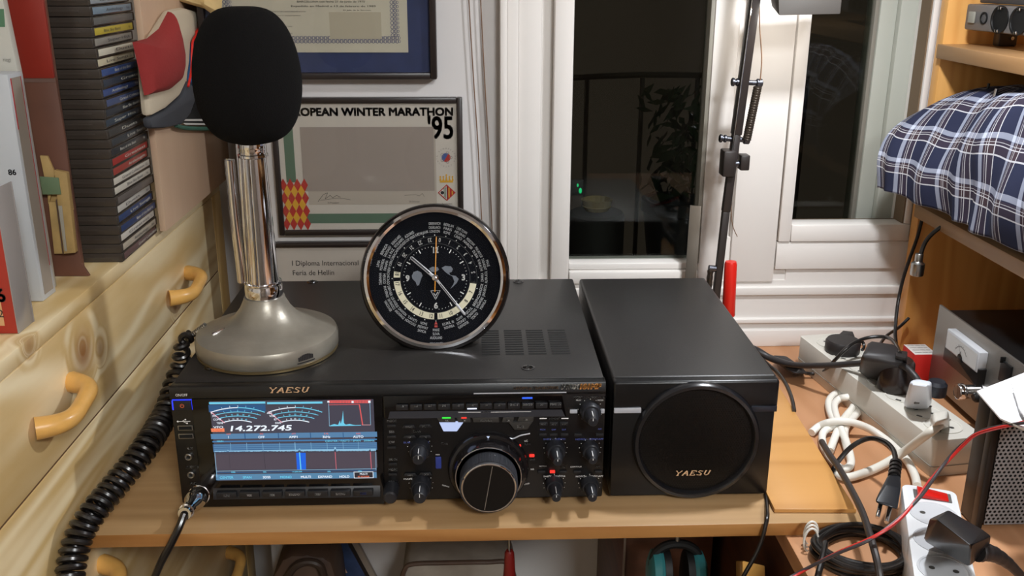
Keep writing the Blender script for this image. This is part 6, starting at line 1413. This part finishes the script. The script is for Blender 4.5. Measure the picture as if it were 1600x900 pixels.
poly = [(p[0], p[2]) for p in P]; poly = poly+[(poly[-1][0]+.01, -.745), (poly[0][0]-.01, -.745)]
bm = NB(); prism(bm, poly, FR(.43), .10, .015); obj('body', bm, mat('grey_cloth', (150, 140, 128), .85, var=.05, vs=40), t)
bm = NB(); tube(bm, [V3(*p)+V3(0, -.002, 0) for p in P], .0035, 8, 6); obj('piping', bm, M_brn, t)
t = thing('red_screwdriver', (.118, .12, -.2), 'dark red handled tool hanging under the middle of the desk', 'tool')
bm = NB(); cyl(bm, (0.1201, 0.1000, -0.1086), (0.1201, 0.1000, -0.1247), .0016, n=10); obj('shaft', bm, M_steel, t)
bm = NB(); a, b = (0.1201, 0.1000, -0.1230), (0.1202, 0.1000, -0.1794); Mx, h = axis_m(a, b); lathe(bm, [(.004, 0), (.0055, .003), (.0065, h*.4), (.0085, h*.9), (.006, h), (0, h)], Mx, 20); obj('handle', bm, mat('dark_red_plastic', (120, 24, 20), .4), t)
bm = NB(); box(bm, (0.1201, 0.1000, -0.1111)[0]-.012, (0.1201, 0.1000, -0.1111)[0]+.012, .09, .11, -.0165, -.0142, .0004); obj('hanger_clip', bm, M_steel, t)
t = thing('under_desk_cabinet', (.33, .3, -.75), 'dark brown wooden cabinet standing under the right part of the desk', 'cabinet')
xw = (0.2701, 0.2000, -0.1928)[0]
bm = NB(); box(bm, xw, .384, .20, .44, -.75, -.030, .001); obj('body', bm, bpy.data.materials['dark_walnut'], t)
bm = NB(); box(bm, xw-.001, xw+.0015, .196, .20, -.75, -.030); obj('edge_strip', bm, mat('grey_edge', (130, 116, 104), .5), t)
t = thing('headphones', (.31, .10, -.20), 'black and teal headphones hanging in the dark under the desk', 'headphones')
M_teal = mat('teal_plastic', (52, 120, 124), .4)
for u, s in ((1034, -1), (1080, 1)):
    c = V3(*(0.2985, 0.1000, -0.1615)) if u == 1034 else V3(*(0.3334, 0.1000, -0.1641))
    bm = NB(); Mx = Matrix.Translation(c) @ Matrix.Rotation(PI/2*s, 4, 'Y') @ Matrix.Diagonal((1.25, 1, 1, 1))
    lathe(bm, [(.026, .0), (.028, .004), (.026, .012), (.018, .016), (0, .017)], Mx, 36); cp = obj('ear_cup', bm, M_teal, t)
    bm = NB(); lathe(bm, [(.020, -.010), (.027, -.008), (.027, .000), (0, .000)], Mx, 36); obj('ear_pad', bm, M_blackm, cp)
a, b = V3(*(0.2873, 0.1000, -0.1473)), V3(*(0.3414, 0.1000, -0.1485))
bm = NB(); P = [a+V3(0, 0, -.01), a+V3(.002, 0, .015), a.lerp(b, .3)+V3(0, 0, .028), a.lerp(b, .7)+V3(0, 0, .028), b+V3(-.002, 0, .015), b+V3(0, 0, -.01)]; tube(bm, P, .0055, 10, 8); obj('headband', bm, M_blackm, t)
bm = NB(); tube(bm, [a.lerp(b, .5)+V3(0, 0, .030), V3(a.lerp(b, .5).x, .10, -.04), V3(a.lerp(b, .5).x, .11, -.0142)], .003, 8, 4); obj('hook', bm, M_steel, t)
t = obj('yellow_block', hull(NB(), [(0.3538, -0.0200, -0.0602), (0.3580, -0.0200, -0.0634), (0.3775, -0.0200, -0.0668), (0.3802, -0.0200, -0.0908), (0.3562, -0.0200, -0.0902), (0.3659, 0.0400, -0.1013), (0.3912, 0.0400, -0.1067), (0.3931, 0.0400, -0.1299), (0.3681, 0.0400, -0.1293)], .001), M_handle); t.name = 'wooden_block'; tag(t, 'small yellow wooden piece below the hanging cord under the desk', 'block')

# ================================================================= discs, books and cap on the left
t0 = None
SPN = [("light grey", (150, 158, 164)), ("pale blue", (120, 140, 156)), ("thin grey", (100, 100, 98)), ("grey and yellow", (190, 170, 60)), ("grey and orange", (140, 136, 128)), ("white lettered", (204, 198, 180)), ("cream white", (198, 188, 160)), ("bright blue", (58, 80, 130)),
       ("slate", (52, 60, 72)), ("deep blue", (58, 76, 124)), ("dusky blue", (66, 78, 112)), ("black and white lettered", (44, 48, 56)), ("blue grey lettered", (52, 62, 74)), ("charcoal", (60, 58, 56)), ("dark lettered", (52, 56, 60)), ("black lettered", (40, 42, 46)),
       ("bright red", (150, 42, 38)), ("brick red", (148, 56, 48)), ("white", (190, 184, 172)), ("off white", (188, 182, 170)), ("plain grey", (90, 84, 80)), ("white printed", (180, 176, 168)), ("navy blue", (40, 60, 100)), ("royal blue", (36, 54, 94)), ("plain white", (192, 186, 176)), ("beige printed", (168, 158, 142)), ("maroon and grey", (96, 72, 70))]
PLC = ['topmost in view', 'second from the top', 'third from the top', 'just under the thin grey one', 'fifth from the top', 'above the cream one', 'just above the first blue spines', 'first blue one from the top', 'between two blue spines', 'below the slate one', 'above the black ones', 'below the dusky blue one', 'in the middle of the stack', 'in the middle under a lettered one', 'just under the charcoal one', 'just above the two red ones', 'upper of the two red ones', 'lower of the two red ones', 'just under the red ones', 'above the plain grey one', 'between white spines', 'above the two blue ones', 'upper of the two adjacent blue ones', 'lower of the two adjacent blue ones', 'third from the bottom', 'second from the bottom', 'at the very bottom of the stack']
M_cd = mat('smoked_disc_case', (58, 51, 45), .25, spec=.6)
M_bump = mat('case_glint', (190, 180, 165), .2, .6)  # pale colour stands in for light glinting on the case hinges
def cd_mesh():
    bm = NB(); box(bm, -.142, 0, 0, .125, 0, .0099, .0007); box(bm, -.142, -.012, -.0004, .1254, .0036, .0064, .0003); return bm
proto = None; cdm = None
random.seed(11)
cz = CT+.0002
n = len(SPN)
for i in range(n-1, -1, -1):
    nm, rgb = SPN[i]; jx, jy, ja = random.uniform(-.0022, .0008), random.uniform(-.002, .002), math.radians(random.uniform(-.9, .9))
    lab = '%s spined disc case, %s' % (nm, PLC[i]); lab = 'disc case with %s spine, %s' % (nm, PLC[i])
    if proto is None:
        r = thing('disc_case', (0, 0, 0), lab, 'disc case', 'disc cases stacked on the pine cabinet')
        c_ = obj('case', cd_mesh(), M_cd, r)
        bm = NB(); box(bm, 0, .0004, .006, .119, .0016, .0086, .0002); s_ = obj('spine_label', bm, M_paper, r)
        bm = NB()
        for sg in (.0, .010): lathe(bm, [(.0011, 0), (.0008, .0006), (0, .0008)], FR(-.0004) @ Matrix.Translation((-.110+sg, .0055, 0)), 10)
        g_ = obj('hinge_glints', bm, M_bump, r)
        proto = r; kids = [c_, s_, g_]
    else:
        r = proto.copy(); COL.objects.link(r); r['label'] = lab; new = []
        for k_ in kids:
            q_ = k_.copy(); COL.objects.link(q_); q_.parent = r; new.append(q_)
        s_ = new[1]
    r.location = (-.3005+jx, .168+jy, cz); r.rotation_euler = (0, 0, ja)
    s_.material_slots[0].link = 'OBJECT'; s_.material_slots[0].material = mat('spine_%s' % nm.replace(' ', '_'), rgb, .35)
    if i not in (2, 20):
        bm = NB(); MX = Matrix(((0, 0, 1, 0), (1, 0, 0, 0), (0, 1, 0, 0), (0, 0, 0, 1)))
        words = ["Greatest", "Anthology", "Grand Collection", "Blue Sky Band", "Super Hits", "Duets", "Live Songs", "Best of the Best"]
        lo = sum(rgb) < 330; text(bm, words[i % 8], .030+.012*(i % 3), .0036, .0030, MX, 'l', lift=.0006, fit=.050 if i % 2 else .07); text(bm, ["II", "Music", "CD", "Vol"][i % 4], .108, .0036, .0028, MX, lift=.0006)
        l_ = obj('lettering', bm, mat('spine_print_%d' % i, (205, 202, 190) if lo else (60, 60, 66), .5), None, smooth=False); l_.parent = r; l_.matrix_parent_inverse = Matrix()
    cz += .01036
# magazine file, box file, books
def bk(bm, x0, x1, y0, y1, z0, z1, M=None): box(bm, x0, x1, y0, y1, z0, z1, .0008, M=M)
t = thing('magazine_file', (-.36, .14, CT), 'tall magazine file red above and brown below holding old papers, beside the discs', 'magazine file')
yF = .118
P = [((-0.3511, 0.1180, 0.2188)[0], CT+.0005), ((-0.3188, 0.1180, 0.2200)[0], CT+.0005), ((-0.3257, 0.1180, 0.2318)[0], .222), ((-0.3235, 0.1180, 0.3449)[0], (-0.3235, 0.1180, 0.3449)[2]), ((-0.3248, 0.1180, 0.4096)[0], (-0.3248, 0.1180, 0.4096)[2]), ((-0.3531, 0.1180, 0.4096)[0]-.006, (-0.3592, 0.1180, 0.4096)[2])]
xl, xr = (-0.3628, 0.1180, 0.4827)[0], (-0.3251, 0.1180, 0.4827)[0]; zr = (-0.3408, 0.1180, 0.4096)[2]
bm = NB(); prism(bm, [(xl-.004, CT+.0005), (P[1][0], CT+.0005), (P[2][0], .220), (P[3][0], P[3][1]), (P[4][0], zr), (xl+.004, zr)], FR(yF+.004), .004, .0004); box(bm, xl-.004, P[2][0]-.002, yF+.004, yF+.014, CT+.0005, .60, .001); obj('file_body', bm, mat('brown_card', (104, 66, 50), .55, var=.06, vs=20), t)
bm = NB(); prism(bm, [(xl+.002, zr), (P[4][0]-.0006, zr), (xr, (-0.3251, 0.1180, 0.4827)[2]), (xr-.006, .56), (xl-.004, .56)], FR(yF+.003), .0045, .0004); obj('red_cover', bm, mat('red_card_cover', (142, 40, 27), .45), t)
bm = NB(); prism(bm, [(xl+.002, zr-.004), (P[4][0]+.0002, zr-.004), (P[4][0], zr+.0006), (xl+.002, zr+.0006)], FR(yF), .0006); obj('grey_tape', bm, mat('grey_brown_tape', (110, 84, 74), .5), t)
t = thing('old_papers', (-.345, .10, CT), 'yellowed old papers and green slip standing in the brown magazine file', 'papers')
def pq(*pts): return [(p[0], p[2]) for p in pts]
bm = NB(); prism(bm, pq((-0.3484, 0.1100, 0.2329), (-0.3393, 0.1100, 0.2329), (-0.3354, 0.1100, 0.2873), (-0.3462, 0.1100, 0.2874)), FR(.116), .005, .0004); prism(bm, pq((-0.3378, 0.1080, 0.2335), (-0.3254, 0.1080, 0.2347), (-0.3227, 0.1080, 0.3178), (-0.3349, 0.1080, 0.3205), (-0.3358, 0.1080, 0.2878)), FR(.115), .007, .0006); prism(bm, pq((-0.3455, 0.1080, 0.2866), (-0.3478, 0.1080, 0.3346), (-0.3404, 0.1080, 0.3340), (-0.3355, 0.1080, 0.3166)), FR(.114), .003, .0004)
prism(bm, pq((-0.3462, 0.1100, 0.3175), (-0.3238, 0.1100, 0.3161), (-0.3240, 0.1100, 0.2780), (-0.3485, 0.1100, 0.2848)), FR(.1165), .002, .0004)
obj('yellow_sheets', bm, mat('yellowed_paper', (176, 146, 92), .7, var=.06, vs=60), t)
bm = NB(); prism(bm, pq((-0.3494, 0.1060, 0.3145), (-0.3308, 0.1060, 0.3131), (-0.3307, 0.1060, 0.2961), (-0.3489, 0.1060, 0.2962)), FR(.1075), .001, .0002); obj('green_slip', bm, mat('green_paper', (104, 124, 92), .7), t)
bm = NB(); prism(bm, pq((-0.3359, 0.1060, 0.2368), (-0.3333, 0.1060, 0.2367), (-0.3317, 0.1060, 0.2843), (-0.3355, 0.1060, 0.2843)), FR(.1078), .001, .0002); prism(bm, pq((-0.3382, 0.1060, 0.2340), (-0.3369, 0.1060, 0.2340), (-0.3358, 0.1060, 0.2909), (-0.3371, 0.1060, 0.2909)), FR(.1078), .001, .0002, mi=1); obj('grey_slip', bm, [mat('grey_paper', (160, 154, 140), .7), M_brn], t)
t = thing('box_file', (-.345, .045, CT), 'white box file with the number 86 on its front at the left edge', 'box file')
c = V3(*(-0.3326, 0.0378, 0.2065)); Xr, Y0 = c.x, c.y
zt = (-0.3267, 0.0280, 0.4215)[2]
bm = NB(); box(bm, Xr-.045, Xr, Y0, Y0+.030, CT+.0004, zt, .0012); obj('case', bm, mat('white_card_box', (186, 190, 194), .45), t)
bm = NB(); a = (-0.3424, 0.0280, 0.3302); text(bm, "86", a[0], a[2], .0052, FR(Y0), 'c', bold=.06); obj('number', bm, M_ink, t)
bm = NB(); box(bm, Xr, Xr+.0004, Y0+.0045, Y0+.024, CT+.006, zt-.004); box(bm, Xr, Xr+.0006, Y0+.0040, Y0+.0050, zt-.05, zt-.004, mi=1); box(bm, Xr, Xr+.0006, Y0+.0235, Y0+.0245, CT+.03, zt-.004, mi=1); obj('side_label', bm, [mat('taupe_label', (150, 140, 128), .6), mat('red_edge', (170, 40, 44), .5)], t)
t = thing('white_brochure', (-.37, .09, CT), 'tall white brochure with a green patch between the box file and the red magazine file', 'brochure')
xr = (-0.3399, 0.0750, 0.4201)[0]; xt = (-0.3436, 0.0750, 0.4841)[0]
bm = NB(); prism(bm, [(xr-.05, CT+.0005), (xr+.001, CT+.0005), (xr, (-0.3404, 0.0750, 0.4166)[2]), (xt, (-0.3436, 0.0750, 0.4841)[2]), (xt-.006, .56), (xr-.06, .56)], FR(.085), .010, .001); obj('cover', bm, mat('white_gloss_paper', (190, 188, 178), .4), t)
bm = NB(); g = pq((-0.3472, 0.0750, 0.4762), (-0.3437, 0.0750, 0.4762), (-0.3451, 0.0750, 0.4604), (-0.3497, 0.0750, 0.4604)); prism(bm, [(g[0][0]-.01, g[0][1]), g[1], g[2], (g[3][0]-.01, g[3][1])], FR(.075), .0004); obj('green_patch', bm, mat('green_print_2', (80, 122, 92), .5), t)
bm = NB(); a = (-0.3483, 0.0750, 0.4294); text(bm, "ragi", a[0], a[2], .0036, FR(.0752), 'c'); obj('lettering', bm, M_ink, t)
bm = NB(); prism(bm, pq((-0.3676, 0.0720, 0.4134), (-0.3384, 0.0720, 0.4134), (-0.3385, 0.0720, 0.4204), (-0.3667, 0.0720, 0.4193)), FR(.075), .0025, .0004); obj('lower_edge', bm, mat('grey_card', (140, 136, 128), .5), t)
t = thing('red_booklet', (-.32, -.04, CT), 'red and cream booklet in a clear plastic sleeve at the lower left edge', 'book')
c = V3(*(-0.3189, -0.0481, 0.2065)); Xr, Y0 = c.x, c.y; e_ = V3(*(-0.3110, -0.0420, 0.2065))
zt = (-0.3119, -0.0500, 0.3340)[2]
bm = NB(); box(bm, Xr-.05, Xr, Y0, Y0+.0015, CT+.0006, zt, .0003); bkl = obj('front_cover', bm, mat('red_cover_print', (166, 48, 36), .4), t)
bm = NB(); rect(bm, Xr-.05, CT+.008, Xr-.010, zt-.008, FR(Y0), .0003); obj('cream_field', bm, mat('cream_field', (206, 160, 112), .5), bkl)
bm = NB(); text(bm, "02", Xr-.014, CT+.016, .007, FR(Y0), 'c', lift=.0005, mi=0); text(bm, "06", Xr-.014, CT+.030, .012, FR(Y0), 'c', lift=.0005, bold=.08); obj('lettering', bm, M_ink, bkl)
bm = NB(); box(bm, Xr-.05, Xr-.0008, Y0+.002, Y0+.028, CT+.0006, zt-.002, .0005); obj('page_block', bm, mat('page_edges', (160, 154, 148), .6, var=.12, vs=300, stretch=(1, 1, .02)), t)
bm = NB(); box(bm, Xr, Xr+.0008, Y0-.0005, Y0+.031, CT+.0002, zt+.002, .0003); box(bm, Xr-.0002, Xr+.0012, Y0+.030, Y0+.0315, CT+.0002, zt+.002, .0003); obj('plastic_sleeve', bm, mat('sleeve_plastic', (150, 144, 140), .25), t)
# ---- cap hanging on the board
t = thing('baseball_cap', (-.28, .48, .30), 'baseball cap with red, cream and dark grey panels hanging on the upright beige board', 'cap')
YC = .605
def cpoly(*pts): return [(p[1], p[2]) for p in pts]
def FC(x): return Matrix(((0, 0, 1, x), (1, 0, 0, 0), (0, 1, 0, 0), (0, 0, 0, 1)))   # local (y, z, +x)
bm = NB(); puff(bm, cpoly((-0.2710, 0.2129, 0.4368), (-0.2710, 0.2606, 0.4374), (-0.2710, 0.3054, 0.4451), (-0.2710, 0.3467, 0.4625), (-0.2710, 0.3613, 0.4380), (-0.2710, 0.3677, 0.4111), (-0.2710, 0.3615, 0.3940), (-0.2710, 0.3457, 0.3804), (-0.2710, 0.3047, 0.3753), (-0.2710, 0.2304, 0.3787), (-0.2710, 0.2229, 0.4064)), FC(-.2905), .012, .022, 8); obj('red_panel', bm, mat('faded_red_cotton', (150, 44, 42), .85, bump=.3, bs=300), t)
bm = NB(); prism(bm, cpoly((-0.2770, 0.3623, 0.4633), (-0.2770, 0.4168, 0.4641), (-0.2770, 0.4857, 0.4565), (-0.2770, 0.4946, 0.4462), (-0.2770, 0.4701, 0.4312), (-0.2770, 0.4293, 0.4194), (-0.2770, 0.4146, 0.3952), (-0.2770, 0.3955, 0.3748), (-0.2770, 0.3625, 0.3614), (-0.2770, 0.3022, 0.3541), (-0.2770, 0.2446, 0.3528), (-0.2770, 0.2465, 0.3831), (-0.2770, 0.2526, 0.4242)), FC(-.2905), .013, .006, mi=0); obj('cream_panel', bm, mat('cream_cotton', (206, 192, 168), .85, bump=.3, bs=300), t)
bm = NB(); prism(bm, cpoly((-0.2790, 0.2461, 0.3519), (-0.2790, 0.3083, 0.3525), (-0.2790, 0.3745, 0.3599), (-0.2790, 0.4114, 0.3746), (-0.2790, 0.4337, 0.3623), (-0.2790, 0.4346, 0.3481), (-0.2790, 0.4050, 0.3332), (-0.2790, 0.3621, 0.3259), (-0.2790, 0.3008, 0.3317), (-0.2790, 0.2505, 0.3390)), FC(-.2905), .011, .004); obj('visor', bm, mat('slate_cotton', (66, 68, 74), .8), t)
bm = NB(); tube(bm, [(-0.2750, 0.4913, 0.4579), (-0.2750, 0.4897, 0.4448), (-0.2750, 0.4634, 0.4332), (-0.2750, 0.4297, 0.4242), (-0.2750, 0.4189, 0.4107), (-0.2750, 0.4075, 0.3879), (-0.2750, 0.3867, 0.3703)], .0026, 10, 6, rf=lambda s: 1.6 if s < .4 else .6); obj('red_piping', bm, bpy.data.materials['red_plastic'], t)
bm = NB(); prism(bm, cpoly((-0.2850, 0.5281, 0.4547), (-0.2850, 0.5730, 0.4475), (-0.2850, 0.6076, 0.4135), (-0.2850, 0.5863, 0.3562), (-0.2850, 0.4558, 0.3622), (-0.2850, 0.4351, 0.3720), (-0.2850, 0.4630, 0.4153), (-0.2850, 0.4988, 0.4277)), FC(-.2905), .005, .001); obj('blue_lining', bm, mat('teal_blue_cloth', (36, 82, 128), .7, var=.2, vs=20), t)
bm = NB(); prism(bm, cpoly((-0.2850, 0.4514, 0.3502), (-0.2850, 0.5782, 0.3342), (-0.2850, 0.5811, 0.2910), (-0.2850, 0.4206, 0.3160), (-0.2850, 0.3836, 0.3267), (-0.2850, 0.4275, 0.3350)), FC(-.2905), .006, .001); obj('under_visor', bm, M_blackm, t)
bm = NB(); 
for v in (186.5, 193.5): pass
prism(bm, cpoly((-0.2830, 0.3834, 0.3299), (-0.2830, 0.5588, 0.3037), (-0.2830, 0.5578, 0.3011), (-0.2830, 0.3772, 0.3284)), FC(-.2850), .002); prism(bm, cpoly((-0.2830, 0.3763, 0.3262), (-0.2830, 0.5565, 0.2976), (-0.2830, 0.5557, 0.2954), (-0.2830, 0.3863, 0.3222)), FC(-.2850), .002); obj('white_stripe', bm, M_white, t)
bm = NB(); tube(bm, [(-0.2830, 0.3466, 0.3276), (-0.2830, 0.3848, 0.3184), (-0.2830, 0.4715, 0.3037), (-0.2830, 0.5720, 0.2886)], .0028, 8, 5); obj('green_edge', bm, mat('green_edging', (60, 104, 88), .7), t)
t = thing('crumpled_cloth', (-.27, .44, .44), 'crumpled cream yellow cloth hanging above the cap at the top edge', 'cloth')
bm = NB(); puff(bm, pq((-0.3027, 0.4400, 0.4958), (-0.2972, 0.4400, 0.4725), (-0.2831, 0.4400, 0.4679), (-0.2611, 0.4400, 0.4616), (-0.2505, 0.4400, 0.4538), (-0.2405, 0.4400, 0.4569), (-0.2374, 0.4400, 0.4727), (-0.2401, 0.4400, 0.4960)), FR(.446), 0, .012, 6)
for v in bm.verts: v.co.y += .002*math.sin(v.co.x*300+v.co.z*200)
obj('fabric', bm, mat('cream_yellow_cloth', (206, 178, 124), .85, var=.05, vs=40), t)
bm = NB(); box(bm, (-0.2758, 0.4500, 0.4880)[0]-.01, (-0.2758, 0.4500, 0.4880)[0]+.01, .446, .4695, .47, .55, .003); obj('hook', bm, M_steel, t)
